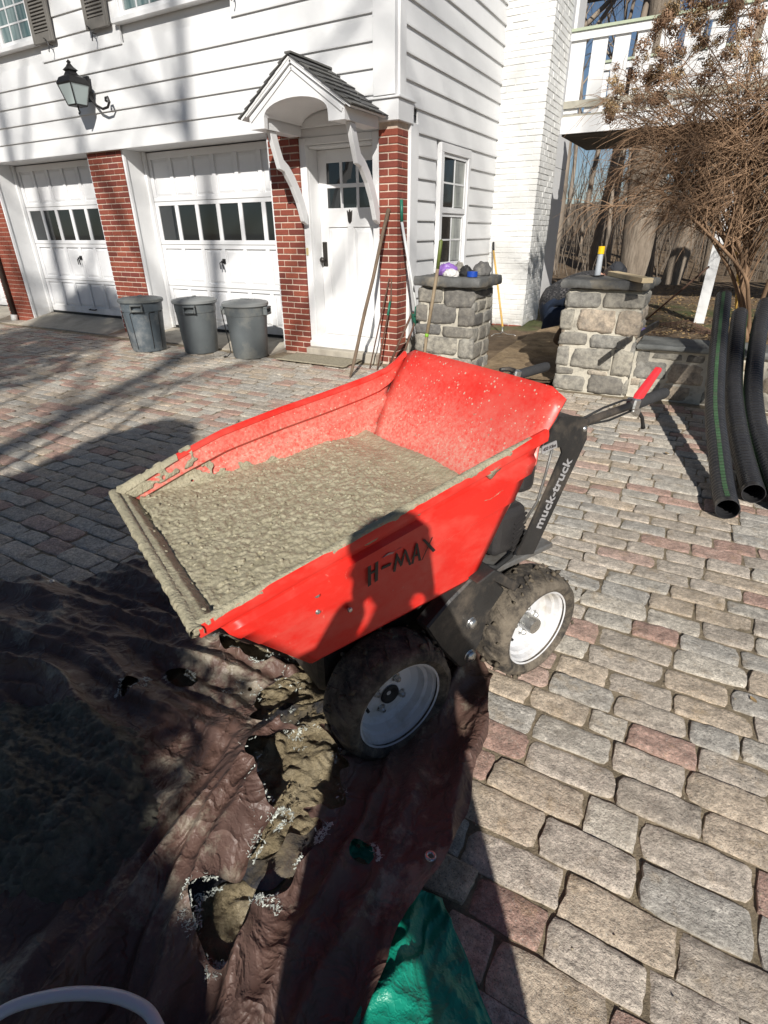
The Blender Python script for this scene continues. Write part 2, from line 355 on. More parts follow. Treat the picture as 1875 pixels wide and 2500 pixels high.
    n.color(c).rough(n.ramp(n.noise(14, 5), [(0.3, 0.42), (0.7, 0.66)])); n.bump(n.ramp(n.noise(11, 3, 0.5, None, 0.6), [(0.42, 0.0), (0.5, 1.0), (0.58, 0.0)]), 0.5, 0.008); n.bump(n.ramp(n.noise(34, 3, 0.55), [(0.42, 0.0), (0.5, 1.0), (0.58, 0.0)]), 0.25, 0.003); m['tarp'] = n.m
    m['blackplastic'] = simple('black_plastic_sheet', (0.045, 0.045, 0.05), 0.28, 0.3, 8, 0.6, 30, dirt=(0.22, 0.18, 0.12), dscale=7)
    n = NT('green_tarpaulin'); c = n.ramp(n.noise(7, 5, 0.7), [(0.3, (0.0, 0.20, 0.13)), (0.7, (0.012, 0.31, 0.20))])
    c = n.mix(n.ramp(n.noise(40, 5, 0.75), [(0.62, 0.0), (0.75, 0.4)]), c, (0.30, 0.25, 0.15))
    n.color(c).rough(0.4); n.bump(n.ramp(n.noise(14, 3, 0.5, None, 0.6), [(0.42, 0.0), (0.5, 1.0), (0.58, 0.0)]), 0.3, 0.005); n.bump(n.ramp(n.noise(45, 3, 0.55), [(0.42, 0.0), (0.5, 1.0), (0.58, 0.0)]), 0.25, 0.003); m['green'] = n.m
    n = NT('wet_mud'); c = n.ramp(n.noise(9, 7, 0.72), [(0.3, (0.16, 0.12, 0.065)), (0.5, (0.38, 0.305, 0.18)), (0.75, (0.54, 0.46, 0.31))])
    n.color(c).rough(n.ramp(n.noise(16, 5), [(0.35, 0.35), (0.65, 0.8)])); n.bump(n.noise(45, 6, 0.75), 1.0, 0.03); n.bump(n.noise(130, 5, 0.75), 0.9, 0.01); m['mud'] = n.m
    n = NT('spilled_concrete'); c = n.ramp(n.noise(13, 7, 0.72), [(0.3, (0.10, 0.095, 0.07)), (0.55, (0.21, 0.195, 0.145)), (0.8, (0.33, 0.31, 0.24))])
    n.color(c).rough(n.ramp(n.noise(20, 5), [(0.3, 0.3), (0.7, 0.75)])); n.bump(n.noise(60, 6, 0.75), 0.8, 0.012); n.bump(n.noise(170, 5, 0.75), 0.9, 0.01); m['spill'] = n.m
    m['thread'] = simple('pale_frayed_threads', (0.55, 0.58, 0.52), 0.6, 0.2, 30)
    m['hose'] = NT('translucent_white_hose').color((0.62, 0.64, 0.68)).rough(0.3).set(Subsurface_Weight=0.3).m
    m['pipe'] = simple('black_corrugated_plastic', (0.028, 0.028, 0.030), 0.34, 0.2, 9, 0.0, 100, dirt=(0.035, 0.034, 0.032), dscale=5)
    m['pipegreen'] = simple('green_pipe_stripe', (0.045, 0.095, 0.045), 0.5, 0.25, 10, dirt=(0.06, 0.075, 0.05), dscale=14)
    m['bin'] = simple('grey_bin_plastic', (0.105, 0.118, 0.122), 0.5, 0.12, 5, 0.12, 60, dirt=(0.20, 0.20, 0.18), dscale=2.2)
    m['binlid'] = simple('pale_grey_lid_plastic', (0.23, 0.24, 0.235), 0.5, 0.12, 5, 0.1, 60)
    m['cord'] = simple('black_cord', (0.02, 0.02, 0.02), 0.5, 0.1, 30)
    m['oldwood'] = simple('weathered_wood_pole', (0.15, 0.105, 0.07), 0.8, 0.3, 12, 0.5, 70)
    m['rust'] = simple('rusty_iron', (0.11, 0.06, 0.04), 0.8, 0.35, 25, 0.5, 90)
    m['greenplastic'] = simple('green_tool_plastic', (0.015, 0.14, 0.09), 0.45, 0.15, 12)
    m['whitefibre'] = simple('white_fibreglass_shaft', (0.62, 0.63, 0.62), 0.45, 0.08, 12)
    m['olive'] = simple('olive_tool_grip', (0.11, 0.14, 0.03), 0.6, 0.2, 18)
    m['ashwood'] = simple('worn_ash_handle', (0.25, 0.19, 0.12), 0.7, 0.25, 14, 0.3, 60)
    m['lime'] = simple('lime_green_ring', (0.20, 0.42, 0.03), 0.5, 0.1, 12)
    m['yellowwood'] = simple('yellow_handle', (0.62, 0.38, 0.09), 0.5, 0.15, 10)
    m['pine'] = simple('fresh_pine', (0.58, 0.46, 0.28), 0.7, 0.15, 18, 0.2, 60)
    m['cut'] = simple('cut_pine_end', (0.66, 0.48, 0.20), 0.7, 0.15, 30)
    m['purple'] = simple('purple_bag_film', (0.25, 0.13, 0.42), 0.3, 0.3, 20, 0.8, 40)
    m['rag'] = simple('white_rag_cloth', (0.62, 0.60, 0.58), 0.9, 0.25, 25, 0.6, 60)
    m['bluetape'] = simple('blue_masking_tape', (0.01, 0.06, 0.36), 0.45, 0.1, 12)
    m['yellowcap'] = simple('yellow_plastic_cap', (0.80, 0.50, 0.01), 0.4, 0.06, 10)
    m['tubegrey'] = simple('pale_grey_label', (0.42, 0.45, 0.48), 0.4, 0.08, 10)
    m['violet'] = simple('violet_vial_label', (0.16, 0.11, 0.40), 0.35, 0.1, 12)
    m['greenrail'] = simple('mossy_green_cap_rail', (0.40, 0.45, 0.33), 0.7, 0.15, 9)
    m['oldrail'] = simple('bare_wood_rail', (0.36, 0.34, 0.28), 0.8, 0.2, 12)
    m['under'] = simple('brown_deck_boards', (0.09, 0.075, 0.06), 0.8, 0.2, 10)
    n = NT('grey_bark'); c = n.ramp(n.noise(9, 7, 0.75, n.pos((1, 1, 0.16))), [(0.3, (0.10, 0.08, 0.06)), (0.5, (0.23, 0.185, 0.14)), (0.75, (0.36, 0.30, 0.235))])
    n.color(c).rough(0.9); n.bump(n.noise(14, 6, 0.75, n.pos((1, 1, 0.13))), 1.0, 0.05); m['bark'] = n.m
    m['thinbark'] = simple('woodland_bark', (0.25, 0.205, 0.16), 0.9, 0.4, 2.2, 0.5, 40)
    m['twig'] = simple('brown_twigs', (0.25, 0.155, 0.09), 0.85, 0.4, 4)
    m['petal'] = simple('dried_flower_petals', (0.29, 0.175, 0.105), 0.85, 0.45, 22)
    m['petal2'] = simple('bleached_flower_petals', (0.36, 0.25, 0.13), 0.85, 0.35, 22)
    m['ever'] = simple('evergreen_needles', (0.03, 0.06, 0.025), 0.7, 0.3, 4)
    m['jeans'] = simple('blue_denim', (0.012, 0.022, 0.045), 0.9, 0.3, 14, 0.3, 200)
    n = NT('dark_plaid_flannel'); ck = n.N.new('ShaderNodeTexChecker'); ck.inputs['Scale'].default_value = 40; n.L.new(n.pos((1, 1, 1)), ck.inputs[0])
    ck.inputs[1].default_value = (0.012, 0.012, 0.014, 1); ck.inputs[2].default_value = (0.10, 0.095, 0.095, 1)
    n.color(n.mix(n.ramp(n.noise(18, 4), [(0.35, 0.0), (0.55, 0.85)]), ck.outputs[0], (0.02, 0.02, 0.022))).rough(0.95); m['plaid'] = n.m
    m['skin'] = simple('skin', (0.50, 0.30, 0.22), 0.5, 0.08, 20); m['hair'] = simple('dark_hair', (0.03, 0.022, 0.018), 0.6, 0.3, 40)
    m['jacket'] = simple('dark_jacket', (0.03, 0.032, 0.038), 0.9, 0.2, 10); m['boot'] = simple('brown_boot', (0.09, 0.055, 0.03), 0.7, 0.2, 14)
    m['phone'] = simple('black_phone', (0.02, 0.02, 0.02), 0.25, 0.1, 10)
    m['mat'] = simple('coir_doormat', (0.30, 0.265, 0.19), 0.95, 0.35, 50, 0.9, 160)
    m['leaf'] = simple('dry_leaf', (0.33, 0.22, 0.10), 0.8, 0.35, 30)
    m['brass'] = simple('dark_bronze_hardware', (0.05, 0.045, 0.04), 0.4, 0.2, 20, metal=0.6)
    m['gold'] = simple('brass_door_bell', (0.55, 0.45, 0.22), 0.4, 0.1, 10)
    m['grit'] = simple('loose_grit', (0.30, 0.25, 0.18), 0.9, 0.35, 40)
build_materials()
# ================================================================ SETTING: ground, paving, garden terrain
mb = MB(); mb.add([(-700, -700, -0.09), (700, -700, -0.09), (700, 700, -0.09), (-700, 700, -0.09)], [(0, 1, 2, 3)])
g = mb.build('ground', MAT['floor']); g['kind'] = 'structure'
def terr(x, y):
    if x < -3.02 and y < 14.0: return -0.06
    n = 0.05 * fbm(x * 0.7, y * 0.7) + 0.018 * fbm(x * 4, y * 4)
    left = 0.02 + 0.05 * sstep(5.6, 7.0, y) + 0.12 * sstep(9.0, 14.0, y) + n * (0.4 + sstep(6, 8, y) * 0.6)
    right = 0.36 - 0.18 * sstep(6.5, 9.3, y) + 0.05 * sstep(9.8, 14.0, y) + n
    far = 0.9 * sstep(17, 34, y) + 3.6 * sstep(24, 95, y) + 1.2 * sstep(14, 60, y) * fbm(x * 0.03, y * 0.03, 3)
    k = sstep(-1.25, -0.95, x) if y < 8 else sstep(-1.6, -0.6, x)
    return left * (1 - k) + right * k + far
ys = [5.52, 5.56, 5.6, 5.64, 5.7]; q = 5.7
while q < 150: q += max(0.09, (q - 5.4) * 0.05); ys.append(q)
xs = []; q = -3.02
st = 0.07
while q < 70: xs.append(q); st = 0.09 if q < 2.5 else st * 1.12; q += st
lx = []; q = -3.02; st = 0.3
while q > -60: q -= st; st *= 1.25; lx.append(q)
xs = lx[::-1] + xs
P = [[(x, y, terr(x, y) if not (y < 5.75 and x > -1.1) else -0.06) for x in xs] for y in ys]
mb = MB(); mb.grid(P)
o = mb.build('garden_ground', MAT['floor'], smooth=True); o['kind'] = 'structure'
# bare dug soil between the two stone pillars
P = []
for j in range(60):
    y = 5.56 + 3.0 * j / 59; row = []
    for i in range(30):
        x = -2.08 + 1.0 * i / 29
        row.append((x, y, terr(x, y) + 0.012 + 0.03 * abs(fbm(x * 5, y * 5, 2)) - 0.10 * math.exp(-((x + 1.38) ** 2 / 0.05 + (y - 6.35) ** 2 / 0.12))))
    P.append(row)
mb = MB(); mb.grid(P); o = mb.build('dug_soil', MAT['soil'], smooth=True); o['kind'] = 'structure'

def project(p):
    d = Vector(p) - Vector((0, 0, 1.385)); q = CR.transposed() @ d
    if q.z < 0.05: return None
    return (937.5 + 1312 * q.x / q.z, 1250 + 1312 * q.y / q.z, q.z)
mb = MB(); mb.add([(-16, -3, -0.009), (5, -3, -0.009), (5, 5.66, -0.009), (-16, 5.66, -0.009)], [(0, 1, 2, 3)])
paving = mb.build('paving', MAT['sand']); paving['kind'] = 'structure'
def cobble(mb, cx, cy, l, w, nx, ny, seed, tilt):
    rn = random.Random(seed); V = []; F = []
    bz = rn.uniform(-0.004, 0.004); tx, ty = tilt; rc = rn.uniform(0.02, 0.09); sk = rn.uniform(-0.05, 0.05)
    cw = [rn.uniform(-0.045, 0.045) for _ in range(8)]
    for j in range(ny):
        t = -1 + 2 * j / (ny - 1)
        for i in range(nx):
            s = -1 + 2 * i / (nx - 1)
            # push samples towards the border so that the rounded edge gets geometry
            ss = math.copysign(abs(s) ** 0.8, s); tt = math.copysign(abs(t) ** 0.8, t)
            cr = 1 - rc * (abs(ss * tt) ** 3)
            x = l / 2 * ss * cr * (1 + cw[0] * tt + cw[1] * tt * tt * 0.6); y = w / 2 * tt * cr * (1 + cw[2] * ss + cw[3] * ss * ss * 0.6) + sk * x * 0.5
            e = max(abs(ss), abs(tt))
            if abs(e - 1) < 1e-6:
                q = 1 + 0.055 * noise.noise(Vector((x * 30 + seed % 997, y * 30, 1.0))) + 0.03 * noise.noise(Vector((x * 80 + seed % 997, y * 80, 4.0))); x *= q; y *= q
            edge = max(0.0, (max(abs(ss) + (l / w - 1) * (abs(ss) - 1), abs(tt)) - 0.55) / 0.45) if l > w else e
            z = bz + tx * x + ty * y - 0.004 * max(0, min(1, edge)) ** 7 + 0.0050 * noise.noise(Vector((x * 14 + seed % 991, y * 14, 2.0))) + 0.0030 * noise.noise(Vector((x * 38 + seed % 983, y * 38, 5.0)))
            V.append((cx + x, cy + y, z))
    for j in range(ny - 1):
        for i in range(nx - 1): F.append((j * nx + i, j * nx + i + 1, (j + 1) * nx + i + 1, (j + 1) * nx + i))
    ring = [i for i in range(nx)] + [j * nx + nx - 1 for j in range(1, ny)] + [(ny - 1) * nx + i for i in range(nx - 2, -1, -1)] + [j * nx for j in range(ny - 2, 0, -1)]
    b0 = len(V)
    m = len(ring)
    for r in ring: V.append(V[r])
    for r in ring: V.append((cx + (V[r][0] - cx) * 1.012, cy + (V[r][1] - cy) * 1.012, V[r][2] - 0.005))
    for r in ring: V.append((cx + (V[r][0] - cx) * 1.02, cy + (V[r][1] - cy) * 1.02, -0.045))
    for q in (0, m):
        for k in range(m): F.append((b0 + q + k, b0 + q + m + k, b0 + q + m + (k + 1) % m, b0 + q + (k + 1) % m))
    mb.add(V, F)
def in_tarp(x, y): return -2.0 < x < -0.45 and -0.6 < y < 1.05 and (x + 2.0) * 0.55 + 0.75 > y
cob = []; rn = random.Random(5); y = -1.2; row = 0
while y < 5.47:
    w = rn.uniform(0.098, 0.122); x = -13.6 + rn.uniform(0, 0.2)
    while x < 3.6:
        l = rn.uniform(0.165, 0.265) if rn.random() < 0.88 else rn.uniform(0.11, 0.15)
        cx, cy = x + l / 2, y + w / 2 + 0.012 * math.sin(x * 0.9 + row * 0.21) + rn.uniform(-0.003, 0.003)
        cob.append((cx, cy, l - rn.uniform(0.005, 0.013), w - rn.uniform(0.005, 0.012), rn.random(), rn.randrange(10 ** 6), (rn.uniform(-.03, .03), rn.uniform(-.05, .05))))
        x += l
    y += w; row += 1
def seen(c):
    pr = project((c[0], c[1], 0))
    if pr is None: return 0
    if not (-40 < pr[0] < 1915 and 300 < pr[1] < 2560): return 0
    if in_tarp(c[0], c[1]): return 0
    d2 = c[0] ** 2 + c[1] ** 2 + 1.9
    return c[2] * c[3] / d2 ** 1.5
cob = [c for c in cob if not (in_tarp(c[0], c[1]) and c[0] > -1.8 and c[1] < 0.8)]
cob = [c for c in cob if not (c[1] > 5.30 and c[0] < -3.05 and not (c[0] > -4.4)) and not (c[1] > 5.36 and ((-2.72 < c[0] < -2.0) or c[0] > -1.2))]
cob.sort(key=seen, reverse=True)
for k, c in enumerate(cob[:300]):
    mb = MB(); mb.cur = c[4]; cobble(mb, c[0], c[1], c[2], c[3], 15, 9, c[5], c[6])
    mb.build('cobblestone', MAT['cobble'], paving, smooth=True, recalc=False)
mb = MB()
for c in cob[300:]:
    mb.cur = c[4]; near = c[0] ** 2 + c[1] ** 2 < 20
    cobble(mb, c[0], c[1], c[2], c[3], 7 if near else 5, 5 if near else 4, c[5], c[6])
mb.build('cobble_field', MAT['cobble'], paving, smooth=True, kind='stuff', recalc=False)
# loose grit lying in the joints
mb = MB(); rn = random.Random(3)
for i in range(2200):
    d = rn.random() ** 0.7 * 3.4 + 0.45; a = rn.uniform(-0.25, 1.25)
    x, y = -math.sin(a - 0.35) * d, math.cos(a - 0.35) * d; r = rn.uniform(0.0012, 0.0042)
    zz = -0.008 if rn.random() < 0.8 else 0.003
    c = Vector((x, y, zz)); P = [c + Vector((rn.uniform(.6, 1.2) * r * sx, rn.uniform(.6, 1.2) * r * sy, rn.uniform(.5, 1) * r * sz)) for sx, sy, sz in ((1,0,0),(-1,0,0),(0,1,0),(0,-1,0),(0,0,1),(0,0,-1))]
    mb.add(P, [(0,2,4),(2,1,4),(1,3,4),(3,0,4),(2,0,5),(1,2,5),(3,1,5),(0,3,5)])
mb.top('loose_grit', MAT['grit'], 'loose sandy grit scattered in the cobble joints', 'grit', kind='stuff', recalc=False)

# ================================================================ HOUSE
HX, FY, SX = -3.07, 5.71, -3.07          # corner, front brick plane, side wall plane
house = thing('house', (-7.0, 5.71, 0.0), 'white clapboard house with two garage doors and brick piers', 'house')
SF = 5.645                                # front face of the upper siding
def hpart(mb, name, mat, parent=house, **k): return mb.build(name, mat, parent, **k)
# wall cores
mb = MB(); mb.box(-14.5, -3.12, 5.70, 6.0, 2.44, 5.3); mb.box(-14.5, -3.12, 6.0, 13.0, 2.47, 5.28)
mb.box(-3.6, -3.12, 5.96, 13.0, -0.05, 2.46); mb.box(-14.5, -3.6, 6.35, 13.0, -0.05, 2.46)
hpart(mb, 'wall', MAT['white'])
# soffit over the recessed doors and band under the siding
mb = MB(); mb.box(-14.5, -3.30, 5.662, 6.34, 2.385, 2.438); hpart(mb, 'soffit', MAT['trim'])
def board(x0, x1, z0, h, plane, along):
    """one clapboard: thin at the top, thick at the foot"""
    mb = MB(); t0, t1 = 0.030, 0.008
    prof = [(0.0, z0), (-t0, z0), (-t0 - 0.001, z0 + 0.012), (-t1, z0 + h + 0.012), (0.0, z0 + h + 0.012)]
    if along == 'x': mb.prism(prof, lambda a, b, d: (d, plane + a, b), x0, x1)
    else: mb.prism(prof, lambda a, b, d: (plane - a, d, b), x0, x1)
    return mb.build('clapboard', MAT['white'], house)
def spans(a, b, z0, z1, opens):
    segs = [(a, b)]
    for (o0, o1, q0, q1) in opens:
        if z1 <= q0 or z0 >= q1: continue
        ns = []
        for s0, s1 in segs:
            if o1 <= s0 or o0 >= s1: ns.append((s0, s1)); continue
            if o0 > s0: ns.append((s0, o0))
            if o1 < s1: ns.append((o1, s1))
        segs = ns
    return segs
FOPEN = [(-10.12, -8.36, 3.60, 4.95), (-6.78, -5.03, 3.58, 4.95)]
z = 2.375
while z < 5.2:
    for s0, s1 in spans(-14.5, -3.30, z, z + 0.2045, FOPEN): board(s0, s1, z, 0.2045, 5.676, 'x')
    z += 0.2045
SOPEN = [(6.64, 7.67, 0.90, 2.26)]
z = 0.28
while z < 5.2:
    a0 = 6.14 if z < 2.4 else 5.83
    for s0, s1 in spans(a0, 8.64, z, z + 0.203, SOPEN): board(s0, s1, z, 0.203, -3.082, 'y')
    z += 0.203
# corner boards
mb = MB(); mb.box(-3.30, -3.062, 5.628, 5.70, 2.56, 5.3); mb.box(-3.12, -3.042, 5.70, 5.83, 2.562, 5.3); hpart(mb, 'corner_board', MAT['trim'], bevel=0.003)
mb = MB(); mb.box(-3.10, -3.046, 5.955, 6.14, 0.25, 2.38); hpart(mb, 'corner_board', MAT['trim'], bevel=0.003)
mb = MB(); mb.box(-3.36, -3.035, 5.655, 5.99, 2.36, 2.535); mb.box(-3.38, -3.015, 5.635, 6.01, 2.536, 2.556); hpart(mb, 'pier_head', MAT['trim'], bevel=0.004)
mb = MB(); mb.box(-3.10, -3.05, 5.99, 8.63, 0.02, 0.28); hpart(mb, 'foundation', MAT['stone_grey'])
# roof above the frame
mb = MB(); mb.prism([(5.2, 5.25), (9.5, 8.2), (13.8, 5.25), (13.8, 5.38), (9.5, 8.38), (5.2, 5.38)], lambda a, b, d: (d, a, b), -14.9, -2.7); hpart(mb, 'roof', MAT['shingle'])
mb = MB(); mb.prism([(5.72, 5.29), (9.5, 7.9), (13.0, 5.29)], lambda a, b, d: (d, a, b), -3.2, -3.12); hpart(mb, 'gable', MAT['white'])
# brick piers
CH = 0.0678
brick_cache = {}
def brick_mesh(l, d):
    k = (round(l, 3), round(d, 3))
    if k not in brick_cache:
        mb = MB(); h = CH - 0.0125; b = 0.003
        P = []
        for zz, ins in ((-h / 2, b), (-h / 2 + b, 0), (h / 2 - b, 0), (h / 2, b)):
            for sx, sy in ((-1, -1), (1, -1), (1, 1), (-1, 1)): P.append((sx * (l / 2 - ins), sy * (d / 2 - ins), zz))
        F = [(3, 2, 1, 0), (12, 13, 14, 15)]
        for r in range(3):
            for q in range(4): F.append((r * 4 + q, r * 4 + (q + 1) % 4, r * 4 + 4 + (q + 1) % 4, r * 4 + 4 + q))
        mb.add(P, F); brick_cache[k] = mb.mesh('brick', MAT['brick'])
    return brick_cache[k]
rb = random.Random(2)
def pier(x0, x1, ztop, individual=True, side=0.0):
    mb = MB(); d1 = 5.95 if side else 5.82
    mb.box(x0 + 0.006, x1 - 0.006, FY + 0.007, d1, -0.03, ztop); core = hpart(mb, 'brick_pier', MAT['mortar'])
    lst = []; n = int(ztop / CH); L = 0.2032; W = x1 - x0
    for c in range(n):
        z = c * CH + CH / 2 + 0.002; J = 0.0125
        if side:
            if c % 2: items = [(x0, x1 - J * 0, FY, FY + 0.10), (x1 - 0.10, x1, FY + 0.11, FY + 0.225)]
            else: items = [(x0, x0 + 0.5 * W - J / 2, FY, FY + 0.10), (x0 + 0.5 * W + J / 2, x1, FY, FY + 0.185), (x1 - 0.10, x1, FY + 0.195, FY + 0.225)]
            for a, b, e, f in items: lst.append(((a + b) / 2, (e + f) / 2, z, b - a, f - e))
        else:
            x = x0 - (0.5 * L if c % 2 else 0)
            while x < x1 - 0.02:
                a, b = max(x, x0), min(x + L - J, x1)
                if x + L >= x1 - 0.012: b = x1
                if b - a > 0.03: lst.append(((a + b) / 2, FY + 0.05, z, b - a, 0.10))
                x += L
    if individual:
        for (x, y, z, l, d) in lst:
            inst(brick_mesh(l, d), 'brick', core, (x, y + rb.uniform(-.0015, .0015), z))
    else:
        mb = MB()
        for (x, y, z, l, d) in lst: mb.box(x - l / 2, x + l / 2, y - d / 2, y + d / 2, z - CH / 2 + 0.005, z + CH / 2 - 0.005)
        mb.build('brick_courses', MAT['brick'], core, kind='stuff')
    return core
pier(-3.29, -3.07, 2.36, True, 1.0); pier(-4.735, -4.325, 2.385); pier(-7.962, -7.262, 2.385); pier(-11.14, -10.44, 2.385, False)
# downpipe on the far pier
mb = MB(); mb.tube([(-10.93, 5.66, 2.36), (-10.93, 5.66, 0.10)], 0.042, 12); hpart(mb, 'downpipe', MAT['downpipe'], smooth=True)
mb = MB(); mb.tube([(-10.93, 5.655, 0.10), (-10.93, 5.64, 0.0)], 0.055, 12); hpart(mb, 'drain_boot', MAT['white'], smooth=True)
# concrete apron in front of and under the garage doors
mb = MB(); mb.prism([(5.40, -0.04), (5.40, 0.004), (6.05, 0.075), (6.3, 0.075), (6.3, -0.04)], lambda a, b, d: (d, a, b), -7.255, -4.74)
mb.prism([(5.40, -0.04), (5.40, 0.006), (6.05, 0.125), (6.3, 0.125), (6.3, -0.04)], lambda a, b, d: (d, a, b), -10.43, -7.97)
mb.prism([(5.40, -0.04), (5.40, 0.006), (6.05, 0.15), (6.3, 0.15), (6.3, -0.04)], lambda a, b, d: (d, a, b), -14.4, -11.15)
mb.box(-7.962, -7.262, 5.40, 5.705, -0.04, 0.003); mb.box(-11.14, -10.44, 5.40, 5.705, -0.04, 0.003); hpart(mb, 'concrete_apron', MAT['apron'])
def garage_door(x0, x1, zb, ncol):
    DY = 6.085
    for xx, sgn in ((x0, 1), (x1, -1)):   # deep white reveals, stop beads and a front bead
        jm = MB()
        jm.box(*sorted((xx, xx + sgn * 0.012)), 5.724, 6.14, 0.0, 2.384)
        jm.box(*sorted((xx + sgn * 0.013, xx + sgn * 0.055)), 6.03, 6.076, zb - 0.03, 2.383)
        jm.box(*sorted((xx + sgn * 0.0125, xx + sgn * 0.03)), 5.726, 5.765, 0.01, 2.383)
        hpart(jm, 'door_jamb', MAT['trim'], bevel=0.002)
    a, b = x0 + 0.02, x1 - 0.02; W = (b - a)
    mb = MB(); mb.box(a, b, DY + 0.024, DY + 0.05, zb, 2.37); door = hpart(mb, 'garage_door', MAT['garage'])
    rows = [(zb + 0.0, zb + 0.10, 0), (0.185 + zb - 0.08, 0.645, 1), (0.645, 0.74, 0), (0.74, 1.19, 1), (1.19, 1.30, 0), (1.30, 1.735, 2), (1.735, 1.84, 0), (1.84, 2.29, 1), (2.29, 2.37, 0)]
    st = 0.062; cw = (W - st * (ncol + 1) - 0.06) / ncol
    xs_ = [a + 0.03 + st + k * (cw + st) for k in range(ncol)]
    fr = MB()
    for z0, z1, t in rows:
        if t == 0: fr.box(a, b, DY, DY + 0.0235, z0, z1)
        else:
            prev = a
            for xx in xs_: fr.box(prev, xx, DY, DY + 0.0235, z0, z1); prev = xx + cw
            fr.box(prev, b, DY, DY + 0.0235, z0, z1)
    fr.build('door_frame', MAT['garage'], door, bevel=0.003)
    for z0, z1, t in rows:
        for xx in xs_:
            mb = MB()
            if t == 1:
                i = 0.012; e = 0.04
                mb.add([(xx + i, DY + 0.0232, z0 + i), (xx + cw - i, DY + 0.0232, z0 + i), (xx + cw - i, DY + 0.0232, z1 - i), (xx + i, DY + 0.0232, z1 - i),
                        (xx + e, DY + 0.012, z0 + e), (xx + cw - e, DY + 0.012, z0 + e), (xx + cw - e, DY + 0.012, z1 - e), (xx + e, DY + 0.012, z1 - e)],
                       [(0, 1, 5, 4), (1, 2, 6, 5), (2, 3, 7, 6), (3, 0, 4, 7), (4, 5, 6, 7)])
                mb.build('panel', MAT['garage'], door)
            elif t == 2:
                mb.box(xx, xx + cw, DY + 0.017, DY + 0.0225, z0, z1); mb.build('pane', MAT['glass'], door)
    for zz in (0.693, 1.245, 1.787):      # gaps between the hinged sections
        mb = MB(); mb.box(a, b, DY - 0.0012, DY + 0.002, zz - 0.0035, zz + 0.0035); mb.build('section_gap', MAT['shutter'], door)
    mb = MB(); mb.box(a, b, DY - 0.004, DY + 0.03, zb - 0.035, zb - 0.001); mb.build('bottom_seal', MAT['rubber'], door)
    xc = (a + b) / 2; mb = MB()
    mb.obox((xc, DY - 0.010, 1.04), (0.05, 0.016, 0.06)); mb.tube([(xc, DY - 0.012, 1.04), (xc, DY - 0.05, 1.04)], 0.011, 8); mb.tube([(xc - 0.01, DY - 0.05, 1.045), (xc + 0.02, DY - 0.055, 0.94)], 0.009, 8)
    mb.tube([(xc - 0.05, DY - 0.012, 1.03), (xc - 0.05, DY - 0.045, 1.02), (xc - 0.045, DY - 0.045, 0.94)], 0.008, 6); mb.build('handle', MAT['iron'], door)
    mb = MB(); mb.tube([(xc - 0.08, DY, zb + 0.07), (xc - 0.075, DY - 0.035, zb + 0.066), (xc + 0.075, DY - 0.035, zb + 0.066), (xc + 0.08, DY, zb + 0.07)], 0.010, 6); mb.build('lift_handle', MAT['iron'], door)
garage_door(-7.26, -4.737, 0.115, 6); garage_door(-10.438, -7.964, 0.165, 6); garage_door(-14.4, -11.142, 0.165, 7)
# entrance door
mb = MB()
mb.box(-4.323, -4.235, 5.735, 5.78, 0.06, 2.30); mb.box(-3.384, -3.291, 5.735, 5.78, 0.06, 2.30); mb.box(-4.234, -3.385, 5.735, 5.78, 2.235, 2.30)
mb.box(-4.26, -4.236, 5.781, 6.02, 0.06, 2.25); mb.box(-3.384, -3.36, 5.781, 6.02, 0.06, 2.25); mb.box(-4.2355, -3.3845, 5.781, 6.02, 2.21, 2.234)
mb.box(-4.323, -3.291, 5.75, 5.95, 2.302, 2.384); hpart(mb, 'entrance_casing', MAT['trim'], bevel=0.004)
mb = MB(); mb.prism([(5.70, 0.10), (5.70, 0.165), (5.93, 0.225), (6.0, 0.225), (6.0, 0.10)], lambda a, b, d: (d, a, b), -4.318, -3.295); mb.box(-4.31, -3.30, 5.96, 6.1, 0.0, 0.10); hpart(mb, 'threshold', MAT['trim'], bevel=0.003)
mb = MB(); mb.box(-4.315, -3.298, 5.60, 5.96, -0.03, 0.099); hpart(mb, 'door_step', MAT['apron'], bevel=0.01)
DX0, DX1, DZ0, DZ1, DY = -4.234, -3.386, 0.228, 2.205, 5.945
mb = MB(); mb.box(DX0, DX1, DY + 0.016, DY + 0.04, DZ0, DZ1); door = hpart(mb, 'entrance_door', MAT['trim'])
fr = MB(); px = [(-4.118, -3.938), (-3.902, -3.722), (-3.686, -3.506)]; pz = [(1.635, 1.835), (1.875, 2.08)]
fr.box(DX0, -4.118, DY, DY + 0.0155, DZ0, DZ1); fr.box(-3.506, DX1, DY, DY + 0.0155, DZ0, DZ1)
for z0, z1 in ((DZ0, 0.46), (1.44, 1.635), (1.835, 1.875), (2.08, DZ1)): fr.box(-4.118, -3.506, DY, DY + 0.0155, z0, z1)
for z0, z1 in pz:
    for k in range(2): fr.box(px[k][1], px[k + 1][0], DY, DY + 0.0155, z0, z1)
fr.box(-3.85, -3.775, DY, DY + 0.0155, 0.46, 1.44); fr.build('door_frame', MAT['trim'], door, bevel=0.003)
for z0, z1 in pz:
    for a, b in px:
        mb = MB(); mb.box(a, b, DY + 0.010, DY + 0.0152, z0, z1); mb.build('pane', MAT['glass'], door)
